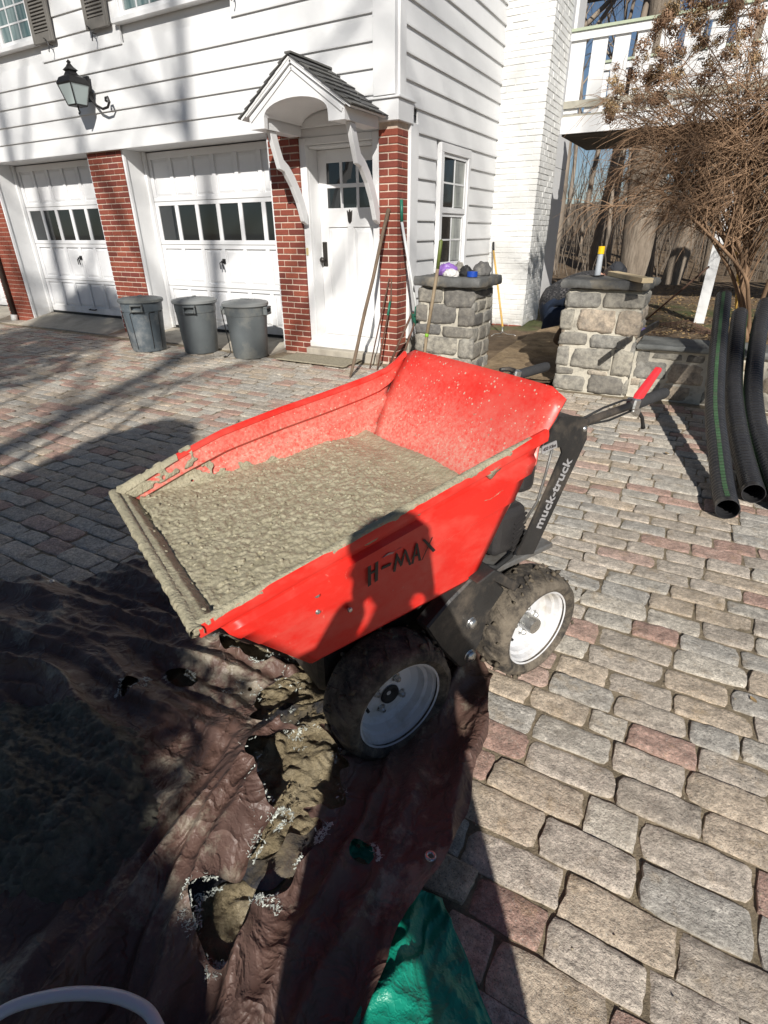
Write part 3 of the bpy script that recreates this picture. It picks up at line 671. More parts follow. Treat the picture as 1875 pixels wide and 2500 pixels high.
for a, b in ((-4.118, -3.85), (-3.775, -3.506)):
    mb = MB(); i, e = 0.012, 0.055
    mb.add([(a + i, DY + 0.0152, 0.46 + i), (b - i, DY + 0.0152, 0.46 + i), (b - i, DY + 0.0152, 1.44 - i), (a + i, DY + 0.0152, 1.44 - i), (a + e, DY + 0.004, 0.46 + e), (b - e, DY + 0.004, 0.46 + e), (b - e, DY + 0.004, 1.44 - e), (a + e, DY + 0.004, 1.44 - e)],
           [(0, 1, 5, 4), (1, 2, 6, 5), (2, 3, 7, 6), (3, 0, 4, 7), (4, 5, 6, 7)]); mb.build('panel', MAT['trim'], door)
mb = MB(); mb.box(-4.214, -4.150, DY - 0.014, DY - 0.001, 1.02, 1.285); mb.build('lock_plate', MAT['brass'], door, bevel=0.004)
mb = MB(); mb.lathe([(0.012, 0), (0.012, 0.035), (0.030, 0.045), (0.034, 0.06), (0.026, 0.074), (0.001, 0.078)], 14, Matrix.Translation((-4.187, DY - 0.014, 1.09)) @ Matrix.Rotation(R(90), 4, 'X')); mb.build('door_knob', MAT['brass'], door, smooth=True)
mb = MB(); mb.prism([(-0.03, 0.07), (-0.034, 0.11), (-0.012, 0.085), (0, 0.12), (0.012, 0.085), (0.034, 0.11), (0.03, 0.07), (0.022, 0.0), (0.0, -0.022), (-0.022, 0.0)], lambda a, b, d: (-3.812 + a, d, 1.50 + b), DY - 0.016, DY - 0.001); mb.build('door_knocker', MAT['brass'], door)
mb = MB(); mb.box(-4.305, -4.280, 5.722, 5.734, 1.15, 1.225); hpart(mb, 'door_bell', MAT['gold'])
# canopy over the entrance
CY0, CY1, CX0, CX1 = 5.03, 5.642, -4.375, -3.25
cxm = (CX0 + CX1) / 2
mb = MB()  # gable front with arched opening
arch = [(-4.195, 2.30), (-4.188, 2.39)] + [(cxm + 0.375 * math.cos(t), 2.39 + 0.125 * math.sin(t)) for t in [math.pi - math.pi * k / 14 for k in range(1, 14)]] + [(-3.437, 2.39), (-3.430, 2.30)]
outer = [(CX0, 2.30), (CX0, 2.40), (cxm, 2.755), (CX1, 2.40), (CX1, 2.30)]
mb.prism([(-3.43, 2.30), (CX1, 2.30), (CX1, 2.40), (cxm, 2.755), (CX0, 2.40), (CX0, 2.30), (-4.195, 2.30)] + arch[1:-1], lambda a, b, d: (a, d, b), CY0, CY0 + 0.05)
canopy = hpart(mb, 'entrance_canopy', MAT['trim'])
for sx in (CX0, CX1 - 0.165):
    mb = MB(); mb.box(sx + 0.002, sx + 0.163, CY0 + 0.051, CY1, 2.302, 2.398); mb.build('canopy_beam', MAT['trim'], canopy)
mb = MB(); vault = [[(p[0], yy, p[1]) for p in arch[1:-1]] for yy in (CY0 + 0.049, 5.25, CY1)]; mb.grid(vault); o = mb.build('canopy_vault', MAT['trim'], canopy, smooth=True)
for sx in (-1, 1):   # raking mouldings
    e = (CX0 if sx < 0 else CX1)
    mb = MB(); mb.bar((e + sx * 0.03, CY0 - 0.012, 2.418), (cxm, CY0 - 0.012, 2.788), 0.024, 0.04, (0, 0, 1)); mb.bar((e - sx * 0.02, CY0 - 0.006, 2.37), (cxm, CY0 - 0.006, 2.735), 0.012, 0.03, (0, 0, 1)); mb.build('rake_moulding', MAT['trim'], canopy)
    mb = MB(); a0 = Vector((e + sx * 0.075, 0, 2.378)); a1 = Vector((cxm, 0, 2.80)); d = (a1 - a0).normalized(); nn = Vector((-d.z, 0, d.x)) if d.x > 0 else Vector((d.z, 0, -d.x))
    if nn.z < 0: nn = -nn
    mb.add([(a0.x, CY0 - 0.03, a0.z), (a1.x, CY0 - 0.03, a1.z), (a1.x, CY1, a1.z), (a0.x, CY1, a0.z)] + [(p.x + nn.x * 0.018, yy, p.z + nn.z * 0.018) for p, yy in ((a0, CY0 - 0.03), (a1, CY0 - 0.03), (a1, CY1), (a0, CY1))],
           [(0, 1, 2, 3), (7, 6, 5, 4), (0, 4, 5, 1), (1, 5, 6, 2), (2, 6, 7, 3), (3, 7, 4, 0)])
    rf = mb.build('canopy_roof', MAT['trim'], canopy)
    L = (a1 - a0).length; rs = random.Random(4 + sx)
    for r in range(7):
        s0 = r * L / 7 - 0.02; y = CY0 - 0.05 - (0.05 if r % 2 else 0)
        while y < CY1 - 0.02:
            wd = rs.uniform(0.10, 0.17); y1 = min(y + wd, CY1 - 0.002); ya = max(y, CY0 - 0.05)
            if y1 - ya > 0.03:
                l0 = s0 + rs.uniform(-0.012, 0.012); l1 = min(s0 + L / 7 + 0.05, L + 0.015); h0 = 0.036 + rs.uniform(0, 0.008); h1 = 0.022
                q = [a0 + d * l0 + nn * (h0 - 0.014), a0 + d * l1 + nn * (h1 - 0.003), a0 + d * l0 + nn * h0, a0 + d * l1 + nn * h1]
                mb = MB(); yb = y1 - 0.005
                mb.add([(q[k].x, yy, q[k].z) for k in range(4) for yy in (ya, yb)], [(0, 1, 3, 2), (4, 6, 7, 5), (0, 4, 5, 1), (2, 3, 7, 6), (0, 2, 6, 4), (1, 5, 7, 3)])
                mb.build('shingle', MAT['shingle'], rf)
            y += wd
mb = MB(); mb.bar((cxm, CY0 - 0.05, 2.832), (cxm, CY1, 2.832), 0.07, 0.015); mb.build('ridge_cap', MAT['shingle'], canopy)
for xb in (-4.29, -3.335):   # curved brackets
    mb = MB()
    out = [(5.15, 2.30), (5.20, 2.16), (5.27, 1.98), (5.345, 1.96), (5.46, 1.83), (5.55, 1.68), (5.62, 1.50), (5.70, 1.46), (5.70, 1.58), (5.66, 1.68), (5.60, 1.80), (5.51, 1.93), (5.42, 2.02), (5.34, 2.07), (5.29, 2.18), (5.25, 2.30)]
    mb.prism(out, lambda a, b, d: (d, a, b), xb + 0.01, xb + 0.06); mb.build('canopy_bracket', MAT['trim'], canopy, bevel=0.004)
# upper windows with shutters
def window(x0, x1, z0, z1, yf, along='x', cols=4, rows=3, mat='curtain', sashes=2, sill=True, name='window', mull=True):
    """frame in front plane yf; along x it faces -Y, along y it faces +X"""
    if along == 'x': T = lambda a, b, c, d, e, f: (a, b, yf + c, yf + d, e, f)
    else: T = lambda a, b, c, d, e, f: (yf - d, yf - c, a, b, e, f)
    mb = MB(); cw = 0.075
    mb.box(*T(x0 - cw, x0, 0, 0.06, z0, z1)); mb.box(*T(x1, x1 + cw, 0, 0.06, z0, z1)); mb.box(*T(x0 - cw, x1 + cw, 0, 0.06, z1, z1 + 0.09))
    if mull and cols > 3: mb.box(*T((x0 + x1) / 2 - 0.05, (x0 + x1) / 2 + 0.05, 0.002, 0.06, z0, z1))
    w = hpart(mb, name, MAT['trim'], bevel=0.003)
    if sill:
        mb = MB(); mb.box(*T(x0 - cw - 0.04, x1 + cw + 0.04, -0.035, 0.06, z0 - 0.05, z0 - 0.001)); mb.build('sill', MAT['trim'], w, bevel=0.004)
    units = [(x0, (x0 + x1) / 2 - 0.05), ((x0 + x1) / 2 + 0.05, x1)] if (mull and cols > 3) else [(x0, x1)]
    for ua, ub in units:
        for k in range(sashes):
            s0 = z0 + (z1 - z0) * k / sashes; s1 = z0 + (z1 - z0) * (k + 1) / sashes; dy = 0.030 if k == 0 else 0.018; b = 0.05
            if k == 0 and sashes == 2: dy = 0.034
            mb = MB(); mb.box(*T(ua, ua + b, dy, dy + 0.03, s0, s1)); mb.box(*T(ub - b, ub, dy, dy + 0.03, s0, s1)); mb.box(*T(ua + b, ub - b, dy, dy + 0.03, s0, s0 + b + 0.01)); mb.box(*T(ua + b, ub - b, dy, dy + 0.03, s1 - b + 0.01, s1))
            mb.build('sash', MAT['trim'], w)
            a, c = ua + b, ub - b; e, f = s0 + b + 0.01, s1 - b + 0.01; nc = 3 if cols > 3 else cols; nr = rows
            for i in range(1, nc):
                mb = MB(); xx = a + (c - a) * i / nc; mb.box(*T(xx - 0.009, xx + 0.009, dy + 0.005, dy + 0.022, e, f)); mb.build('muntin', MAT['trim'], w)
            for j in range(1, nr):
                mb = MB(); zz = e + (f - e) * j / nr; mb.box(*T(a, c, dy + 0.006, dy + 0.0225, zz - 0.009, zz + 0.009)); mb.build('muntin', MAT['trim'], w)
            for i in range(nc):
                for j in range(nr):
                    mb = MB(); mb.box(*T(a + (c - a) * i / nc + 0.009, a + (c - a) * (i + 1) / nc - 0.009, dy + 0.012, dy + 0.018, e + (f - e) * j / nr + 0.009, e + (f - e) * (j + 1) / nr - 0.009))
                    mm = mat if not isinstance(mat, tuple) else (mat[0] if i < 1 else mat[1])
                    mb.build('pane', MAT[mm], w)
    return w
window(-10.04, -8.44, 3.63, 4.85, 5.625); window(-6.70, -5.11, 3.62, 4.85, 5.625)
def shutter(x0, x1, z0, z1):
    mb = MB(); y0, y1 = 5.585, 5.618; b = 0.055
    mb.box(x0, x0 + b, y0, y1, z0, z1); mb.box(x1 - b, x1, y0, y1, z0, z1); mb.box(x0 + b, x1 - b, y0, y1, z0, z0 + 0.10); mb.box(x0 + b, x1 - b, y0, y1, z1 - 0.08, z1); mb.box(x0 + b, x1 - b, y0, y1, z0 + 0.60, z0 + 0.67)
    s = hpart(mb, 'shutter', MAT['shutter'], bevel=0.003)
    z = z0 + 0.11
    while z < z1 - 0.1:
        if not (z0 + 0.575 < z < z0 + 0.67):
            mb = MB(); mb.obox(((x0 + x1) / 2, (y0 + y1) / 2, z + 0.014), (x1 - x0 - 2 * b, 0.007, 0.036), Matrix.Rotation(R(-35), 3, 'X')); mb.build('slat', MAT['shutter'], s)
        z += 0.034
    # wrought iron holdback below
    for xx in (x0 + 0.75 * (x1 - x0) if x0 < -8 else x0 + 0.25 * (x1 - x0),):
        mb = MB(); P = []
        for k in range(17):
            t = k / 16; ang = 2.6 - t * 5.6; rr = 0.020 + 0.010 * abs(t - 0.5)
            P.append((xx + 0.05 * (t - 0.5) * 1.2 + 0.022 * math.cos(ang * 1.2), 5.585 - 0.02, z0 + 0.035 - 0.15 * t + 0.016 * math.sin(ang * 1.2)))
        mb.tube(P, 0.006, 6); mb.tube([(xx, 5.57, z0 - 0.03), (xx, 5.64, z0 - 0.03)], 0.006, 6); mb.build('shutter_dog', MAT['iron'], s)
for a in ((-8.365, -7.955), (-7.285, -6.875), (-5.03, -4.62)): shutter(a[0], a[1], 3.565 if a[0] < -5.1 else 3.60, 4.88)
# side window
window(6.78, 7.545, 0.98, 2.20, -3.032, 'y', 2, 2, ('glass', 'paleglass'), 2, True, mull=False)
# wall lantern
LX, LY, LZ = -7.53, 5.43, 2.84
mb = MB(); sq = lambda h, z, inset=0: [(LX - h, LY - h, z), (LX + h, LY - h, z), (LX + h, LY + h, z), (LX - h, LY + h, z)]
def frustum(mb, levels):
    n = len(mb.v); V = []; F = []
    for h, z in levels: V += sq(h, z)
    for r in range(len(levels) - 1):
        for q in range(4): F.append((r * 4 + q, r * 4 + (q + 1) % 4, r * 4 + 4 + (q + 1) % 4, r * 4 + 4 + q))
    F.append((3, 2, 1, 0)); F.append(tuple(len(V) - 4 + k for k in range(4))); mb.add(V, F)
frustum(mb, [(0.078, LZ - 0.015), (0.086, LZ + 0.0)]); frustum(mb, [(0.133, LZ + 0.20), (0.138, LZ + 0.215), (0.108, LZ + 0.275), (0.06, LZ + 0.30), (0.045, LZ + 0.335), (0.062, LZ + 0.35), (0.03, LZ + 0.385), (0.012, LZ + 0.42), (0.02, LZ + 0.43), (0.004, LZ + 0.455)])
for sx in (-1, 1):
    for sy in (-1, 1): mb.tube([(LX + sx * 0.080, LY + sy * 0.080, LZ), (LX + sx * 0.128, LY + sy * 0.128, LZ + 0.205)], 0.008, 6)
mb.tube([(LX, LY, LZ - 0.015), (LX, LY, LZ - 0.05), (LX + 0.015, LY, LZ - 0.075), (LX - 0.01, LY, LZ - 0.09)], 0.010, 6)
lan = hpart(mb, 'wall_lantern', MAT['iron'])
for q in range(4):
    mb = MB(); a = sq(0.079, LZ + 0.002); b = sq(0.126, LZ + 0.199); mb.add([a[q], a[(q + 1) % 4], b[(q + 1) % 4], b[q]], [(0, 1, 2, 3)]); mb.build('lantern_pane', MAT['frost'], lan)
mb = MB(); mb.obox((-7.52, 5.62, 3.03), (0.10, 0.03, 0.26)); mb.tube([(-7.53, 5.41, LZ + 0.29), (-7.52, 5.52, LZ + 0.31), (-7.52, 5.62, 3.08)], 0.012, 6)
mb.tube([(-7.5, 5.60, 3.0), (-7.42, 5.56, 2.92), (-7.33, 5.55, 2.835), (-7.22, 5.55, 2.79), (-7.12, 5.55, 2.80), (-7.07, 5.55, 2.85), (-7.09, 5.55, 2.90), (-7.13, 5.55, 2.895), (-7.135, 5.55, 2.865), (-7.115, 5.55, 2.86)], 0.015, 8); mb.build('lantern_bracket', MAT['iron'], lan)
# chimney of painted brick
CX = -2.44
mb = MB(); mb.box(-3.09, CX - 0.006, 8.636, 9.50, -0.02, 7.6); chim = hpart(mb, 'chimney', MAT['paintbrick'])
mb = MB(); rc = random.Random(8); ch = 0.0715; n = int(4.6 / ch)
for c in range(n):
    z = 0.10 + c * ch; z1 = z + ch - 0.0075
    x = -3.085 - (0.11 if c % 2 else 0)
    while x < CX - 0.01:
        a, b = max(x, -3.085), min(x + 0.208, CX)
        if CX - b < 0.03: b = CX
        if b - a > 0.02:
            pr = rc.uniform(-0.004, 0.005); s = 0.004
            mb.add([(a, 8.64, z), (b, 8.64, z), (b, 8.64, z1), (a, 8.64, z1), (a + s, 8.6295 - pr * .9, z + s), (b - s * (b < CX), 8.6295 - pr * .9, z + s), (b - s * (b < CX), 8.6295 - pr * .9, z1 - s), (a + s, 8.6295 - pr * .9, z1 - s)],
                   [(0, 1, 5, 4), (1, 2, 6, 5), (2, 3, 7, 6), (3, 0, 4, 7), (4, 5, 6, 7)])
        x += 0.217
    y = 8.628 - (0 if c % 2 else 0.10)
    while y < 9.49:
        a, b = max(y, 8.628), min(y + 0.208, 9.5)
        if b - a > 0.02:
            pr = rc.uniform(-0.004, 0.004); s = 0.004
            mb.add([(CX - 0.008, a, z), (CX - 0.008, b, z), (CX - 0.008, b, z1), (CX - 0.008, a, z1), (CX + pr, a, z + s), (CX + pr, b - s, z + s), (CX + pr, b - s, z1 - s), (CX + pr, a, z1 - s)],
                   [(0, 1, 5, 4), (1, 2, 6, 5), (2, 3, 7, 6), (3, 0, 4, 7), (4, 5, 6, 7)])
        y += 0.217
mb.build('brick_courses', MAT['paintbrick'], chim, kind='stuff')
x = -3.08
while x < CX - 0.05:
    inst(brick_mesh(0.2, 0.1), 'brick', chim, (x + 0.1, 8.672, 0.062)); x += 0.213
# two red bricks' worth of unpainted footing is enough; flag at the foot of the door
P = []
for j in range(14):
    y = 5.16 + 0.42 * j / 13
    P.append([(-4.45 + 0.98 * i / 27 + 0.012 * math.sin(y * 30 + i), y, 0.016 + 0.004 * math.sin(i * 2.1) * math.sin(j * 2.4) + 0.003 * fbm(i * .6, j * .6)) for i in range(28)])
mb = MB(); mb.grid(P); o = mb.top('doormat', MAT['mat'], 'worn straw coloured doormat on the cobbles at the white entrance door', 'doormat', smooth=True)
md = o.modifiers.new('solid', 'SOLIDIFY'); md.thickness = 0.012
# ================================================================ STONE PILLARS AND LOW WALL
def patch(mb, fn, cx, cy, l, w, nx, ny, seed, bulge=0.02, back=0.03, rc=0.07, rg=0.008):
    """a stone face: rounded patch in face coordinates (a, b, height) mapped by fn, with a skirt going back"""
    rn = random.Random(seed); V = []; F = []; c = [rn.uniform(-0.09, 0.09) for _ in range(6)]; H = []
    for j in range(ny):
        t = -1 + 2 * j / (ny - 1)
        for i in range(nx):
            s = -1 + 2 * i / (nx - 1)
            ss = math.copysign(abs(s) ** 0.8, s); tt = math.copysign(abs(t) ** 0.8, t)
            cr = 1 - rc * abs(ss * tt) ** 2.5
            a = l / 2 * ss * cr * (1 + c[0] * tt); b = w / 2 * tt * cr * (1 + c[1] * ss) + c[2] * 0.25 * a
            e = max(abs(ss), abs(tt))
            if abs(e - 1) < 1e-6: q = 1 + 0.10 * noise.noise(Vector((a * 22 + seed % 97, b * 25, 1.0))); a *= q; b *= q
            h = bulge * (1 - max(abs(ss), abs(tt)) ** 6.0) + c[3] * 0.1 * a + c[4] * 0.1 * b + rg * noise.noise(Vector((a * 14 + seed % 89, b * 14, 3.0))) + rg * 0.5 * noise.noise(Vector((a * 40 + seed % 71, b * 40, 7.0)))
            V.append(fn(cx + a, cy + b, h)); H.append((cx + a, cy + b))
    for j in range(ny - 1):
        for i in range(nx - 1): F.append((j * nx + i, j * nx + i + 1, (j + 1) * nx + i + 1, (j + 1) * nx + i))
    ring = [i for i in range(nx)] + [j * nx + nx - 1 for j in range(1, ny)] + [(ny - 1) * nx + i for i in range(nx - 2, -1, -1)] + [j * nx for j in range(ny - 2, 0, -1)]
    b0 = len(V)
    for r in ring: V.append(fn(H[r][0], H[r][1], -back))
    m = len(ring)
    for k in range(m): F.append((ring[k], b0 + k, b0 + (k + 1) % m, ring[(k + 1) % m]))
    mb.add(V, F)
SEED = [100]
def stone(parent, fn, a0, a1, b0, b1, mat, bulge=0.010):
    SEED[0] += 1; mb = MB(); patch(mb, fn, (a0 + a1) / 2, (b0 + b1) / 2, a1 - a0, b1 - b0, 10, 7, SEED[0] * 7919, bulge)
    return mb.build('stone', MAT[mat], parent, smooth=True)
def slab(name, poly, z0, z1, mat, parent=None, rough=0.012, label=None):
    """slate slab with chipped, uneven edge: rings of a polygon subdivided"""
    pts = []; n = len(poly); rn = random.Random(len(poly) * 13 + int(z0 * 100))
    for i in range(n):
        a, b = Vector(poly[i]), Vector(poly[(i + 1) % n]); k = max(2, int((b - a).length / 0.05))
        for q in range(k):
            p = a.lerp(b, q / k); pts.append(p + Vector((rn.uniform(-rough, rough), rn.uniform(-rough, rough))))
    c = sum(pts, Vector((0, 0))) / len(pts); m = len(pts); V = []; F = []
    for f, z in ((0.965, z0), (0.99, z0 + 0.012), (1.0, (z0 + z1) / 2), (0.985, z1 - 0.01), (0.965, z1), (0.6, z1 + 0.004)):
        for p in pts:
            d = (p - c); w = rn.uniform(-0.004, 0.004) if 0.97 < f else 0
            V.append((c.x + d.x * f + w, c.y + d.y * f + w, z + rn.uniform(-0.003, 0.003)))
    V.append((c.x, c.y, z1 + 0.004)); V.append((c.x, c.y, z0))
    for r in range(5):
        for q in range(m): F.append((r * m + q, r * m + (q + 1) % m, r * m + m + (q + 1) % m, r * m + m + q))
    for q in range(m): F.append((5 * m + q, 5 * m + (q + 1) % m, 6 * m)); F.append(((q + 1) % m, q, 6 * m + 1))
    mb = MB(); mb.add(V, F); return mb.build(name, MAT[mat], parent, auto=R(50))
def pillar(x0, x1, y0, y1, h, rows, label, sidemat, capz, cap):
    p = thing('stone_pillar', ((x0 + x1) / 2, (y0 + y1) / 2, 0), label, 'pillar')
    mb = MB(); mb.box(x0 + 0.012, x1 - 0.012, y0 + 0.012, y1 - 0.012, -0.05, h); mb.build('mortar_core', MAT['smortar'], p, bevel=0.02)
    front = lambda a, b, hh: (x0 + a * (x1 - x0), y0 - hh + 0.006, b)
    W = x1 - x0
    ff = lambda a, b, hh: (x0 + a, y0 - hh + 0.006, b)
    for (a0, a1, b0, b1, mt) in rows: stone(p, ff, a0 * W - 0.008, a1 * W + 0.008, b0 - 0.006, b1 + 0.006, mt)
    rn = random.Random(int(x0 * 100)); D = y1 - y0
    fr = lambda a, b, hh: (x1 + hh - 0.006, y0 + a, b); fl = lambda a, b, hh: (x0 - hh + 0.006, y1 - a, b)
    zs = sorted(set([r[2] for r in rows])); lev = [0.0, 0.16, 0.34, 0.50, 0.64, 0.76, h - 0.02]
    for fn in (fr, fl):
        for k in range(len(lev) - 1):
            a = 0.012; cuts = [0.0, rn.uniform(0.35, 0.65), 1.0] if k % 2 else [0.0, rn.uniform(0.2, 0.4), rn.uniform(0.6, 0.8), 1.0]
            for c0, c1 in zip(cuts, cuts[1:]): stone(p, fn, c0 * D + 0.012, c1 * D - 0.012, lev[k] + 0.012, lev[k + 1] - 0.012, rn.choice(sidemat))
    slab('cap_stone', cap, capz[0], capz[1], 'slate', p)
    return p
G, D_, T_ = 'stone_grey', 'stone_dark', 'stone_tan'
pillar(-1.165, -0.49, 5.44, 6.02, 0.915, [
    (0.03, 0.46, 0.765, 0.885, G), (0.51, 0.98, 0.775, 0.885, G), (-0.02, 0.14, 0.565, 0.735, G), (0.22, 0.68, 0.56, 0.745, T_), (0.73, 1.0, 0.55, 0.745, T_),
    (0.0, 0.36, 0.435, 0.535, D_), (0.42, 0.88, 0.425, 0.53, G), (0.0, 0.15, 0.235, 0.405, G), (0.21, 0.72, 0.225, 0.405, G), (0.76, 0.99, 0.19, 0.41, G),
    (0.02, 0.24, 0.155, 0.205, D_), (0.0, 0.42, 0.005, 0.135, G), (0.49, 0.93, 0.005, 0.165, D_), (0.46, 0.7, 0.175, 0.205, T_)],
    'lit stone pillar carrying a pine offcut and a yellow capped tube', [G, T_, G], (0.925, 0.995), [(-1.21, 5.40), (-0.46, 5.385), (-0.45, 6.06), (-1.20, 6.06)])
pillar(-2.68, -2.05, 5.44, 6.02, 0.885, [
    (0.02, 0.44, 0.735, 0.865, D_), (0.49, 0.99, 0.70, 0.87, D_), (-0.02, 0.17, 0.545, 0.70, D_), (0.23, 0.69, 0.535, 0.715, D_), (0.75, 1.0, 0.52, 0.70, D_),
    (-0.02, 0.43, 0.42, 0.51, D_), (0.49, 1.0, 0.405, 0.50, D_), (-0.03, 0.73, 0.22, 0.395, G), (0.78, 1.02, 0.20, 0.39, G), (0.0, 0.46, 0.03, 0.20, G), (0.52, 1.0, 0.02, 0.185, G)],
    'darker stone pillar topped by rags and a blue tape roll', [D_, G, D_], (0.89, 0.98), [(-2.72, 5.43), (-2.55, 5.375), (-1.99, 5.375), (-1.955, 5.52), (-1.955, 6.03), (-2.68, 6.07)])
# low retaining wall running right from the lit pillar
w = thing('stone_wall', (0.7, 5.6, 0), 'low tan stone garden wall with bluestone caps behind the black pipes', 'wall')
mb = MB(); mb.box(-0.49, 3.2, 5.505, 5.93, -0.05, 0.43); mb.build('mortar_core', MAT['smortar'], w)
ff = lambda a, b, hh: (a, 5.50 - hh + 0.006, b)
rows = [(-0.47, -0.36, 0.30, 0.42, G), (-0.34, -0.08, 0.355, 0.41, G), (-0.06, 0.08, 0.35, 0.415, D_), (-0.47, -0.20, 0.17, 0.335, G), (-0.18, 0.10, 0.15, 0.33, T_), (-0.48, -0.40, 0.10, 0.17, T_), (-0.40, -0.22, 0.0, 0.155, G), (-0.20, 0.02, 0.0, 0.135, T_)]
rn = random.Random(31); x = 0.12
while x < 3.1:
    z = 0.005; cw = rn.uniform(0.2, 0.3)
    for hh in rn.choice([(0.14, 0.17, 0.09), (0.2, 0.2), (0.1, 0.15, 0.15)]):
        rows.append((x + 0.005, x + cw - 0.012, z, z + hh - 0.015, rn.choice([G, T_, T_, G]))); z += hh
    x += cw
for r in rows: stone(w, ff, r[0], r[1], r[2], r[3], r[4], 0.009)
for a, b in ((-0.485, 0.10), (0.112, 0.86), (0.872, 1.7), (1.712, 3.2)): slab('cap_stone', [(a, 5.455), (b, 5.452), (b, 5.95), (a, 5.96)], 0.438, 0.482, 'slate_blue', w, 0.006)

# ================================================================ DECK
dk = thing('deck', (-0.2, 9.5, 0), 'raised white wooden deck with wide slat railing behind the chimney', 'deck')
def dbox(name, mat, *b, bevel=0.0):
    mb = MB(); mb.box(*b); return mb.build(name, MAT[mat], dk, bevel=bevel)
dbox('fascia', 'white', -2.435, 4.2, 9.50, 9.54, 2.63, 2.83); dbox('deck_floor', 'under', -2.435, 4.2, 9.541, 11.4, 2.80, 2.828)
for k in range(12):
    x = -2.2 + k * 0.5; dbox('joist', 'under', x, x + 0.045, 9.545, 11.38, 2.64, 2.798)
for k in range(9):
    y = 9.6 + k * 0.2; dbox('soffit_board', 'under', -2.43, 4.15, y, y + 0.19, 2.615, 2.638)
def railing(y, front=True):
    dbox('bottom_rail', 'oldrail' if front else 'white', -2.43, 4.2, y - 0.055, y - 0.021, 2.925, 3.01)
    dbox('deck_edge_board', 'oldrail', -2.43, 4.2, y - 0.03, y + 0.02, 2.832, 2.855)
    dbox('top_rail', 'white', -2.43, 4.2, y - 0.052, y - 0.021, 3.675, 3.765)
    dbox('cap_rail', 'greenrail', -2.43, 4.2, y - 0.075, y + 0.04, 3.768, 3.80)
    x = -2.425; k = 0
    while x < 4.1:
        dbox('baluster', 'white', x, x + 0.195, y - 0.02, y, 2.868, 3.766); x += 0.283
railing(9.54); railing(11.35, False)
dbox('post', 'white', -0.135, 0.0, 9.545, 9.68, 0.05, 2.612, bevel=0.004); dbox('post', 'white', 3.6, 3.73, 9.545, 9.68, 0.0, 2.612)
dbox('corner_trim', 'trim', -2.43, -2.39, 9.56, 9.60, 3.80, 4.6)

# ================================================================ CORRUGATED PIPES
def catmull(P, n):
    P = [Vector(p) for p in P]; P = [P[0] * 2 - P[1]] + P + [P[-1] * 2 - P[-2]]; out = []
    for i in range(1, len(P) - 2):
        for k in range(n):
            t = k / n; a, b, c, d = P[i - 1], P[i], P[i + 1], P[i + 2]
            out.append(0.5 * ((2 * b) + (c - a) * t + (2 * a - 5 * b + 4 * c - d) * t * t + (3 * b - a - 3 * c + d) * t ** 3))
    out.append(P[-2]); return out
def resample(P, step):
    out = [P[0]]; acc = 0.0
    for a, b in zip(P, P[1:]):
        L = (b - a).length; s = step - acc
        while s <= L: out.append(a.lerp(b, s / L)); s += step
        acc = (acc + L) % step
    return out
def pipe(path, label, stripe_ang, r=0.060):
    t = thing('corrugated_pipe', (path[0][0], path[0][1], 0.0), label, 'pipe', group='black drainage pipes against the wall')
    c = resample(catmull(path, 40), 0.0055); rs = [r * (1.0, 1.0, 0.985, 0.93, 0.93, 0.985)[k % 6] for k in range(len(c))]
    for k in range(8): rs[k] = r * 0.985; rs[-1 - k] = r * 0.985
    mb = MB(); mb.tube(c, rs, 26, cap=False); mb.tube([p for p in c], [q * 0.93 for q in rs], 26, cap=False)
    n = 26; m = len(c) * n; last = (len(c) - 1) * n
    for j in range(n):
        mb.f.append((j, (j + 1) % n, m + (j + 1) % n, m + j)); mb.mi.append(0); mb.f.append((last + j, last + (j + 1) % n, m + last + (j + 1) % n, m + last + j)); mb.mi.append(0)
    mb.build('pipe_wall', MAT['pipe'], t, auto=R(55), recalc=False)
    st = MB(); rows = []
    for k, p in enumerate(c[6:-6]):
        d = (c[min(k + 7, len(c) - 1)] - c[k + 5]).normalized(); side = Vector((1, 0, 0)); side = (side - d * side.dot(d)).normalized(); up = side.cross(d).normalized()
        if up.z < 0: up = -up
        row = []
        for q in range(4):
            a = stripe_ang + (q - 1.5) * 0.13; row.append(p + (side * math.cos(a) + up * math.sin(a)) * (rs[k + 6] + 0.0016))
        rows.append(row)
    st.grid(rows); st.build('stripe', MAT['pipegreen'], t, smooth=True)
    return t
pipe([(0.332, 3.12, 0.062), (0.307, 3.36, 0.075), (0.252, 3.77, 0.181), (0.201, 4.135, 0.291), (0.166, 4.535, 0.426), (0.138, 4.97, 0.588), (0.11, 5.45, 0.777), (0.097, 5.71, 0.882)], 'black corrugated pipe with a broad green stripe, leftmost of the three', 1.75)
pipe([(0.46, 3.41, 0.062), (0.439, 3.65, 0.072), (0.375, 4.02, 0.167), (0.319, 4.415, 0.281), (0.285, 4.755, 0.392), (0.268, 5.125, 0.522), (0.253, 5.52, 0.671), (0.25, 5.72, 0.749)], 'black corrugated pipe in the middle of the three, shortest at its top', 0.25)
pipe([(0.60, 3.35, 0.062), (0.555, 3.70, 0.10), (0.475, 4.125, 0.198), (0.433, 4.43, 0.293), (0.41, 4.765, 0.404), (0.404, 5.125, 0.534), (0.406, 5.51, 0.683), (0.425, 5.86, 0.825)], 'black corrugated pipe cut by the right edge of the photo', -0.2)

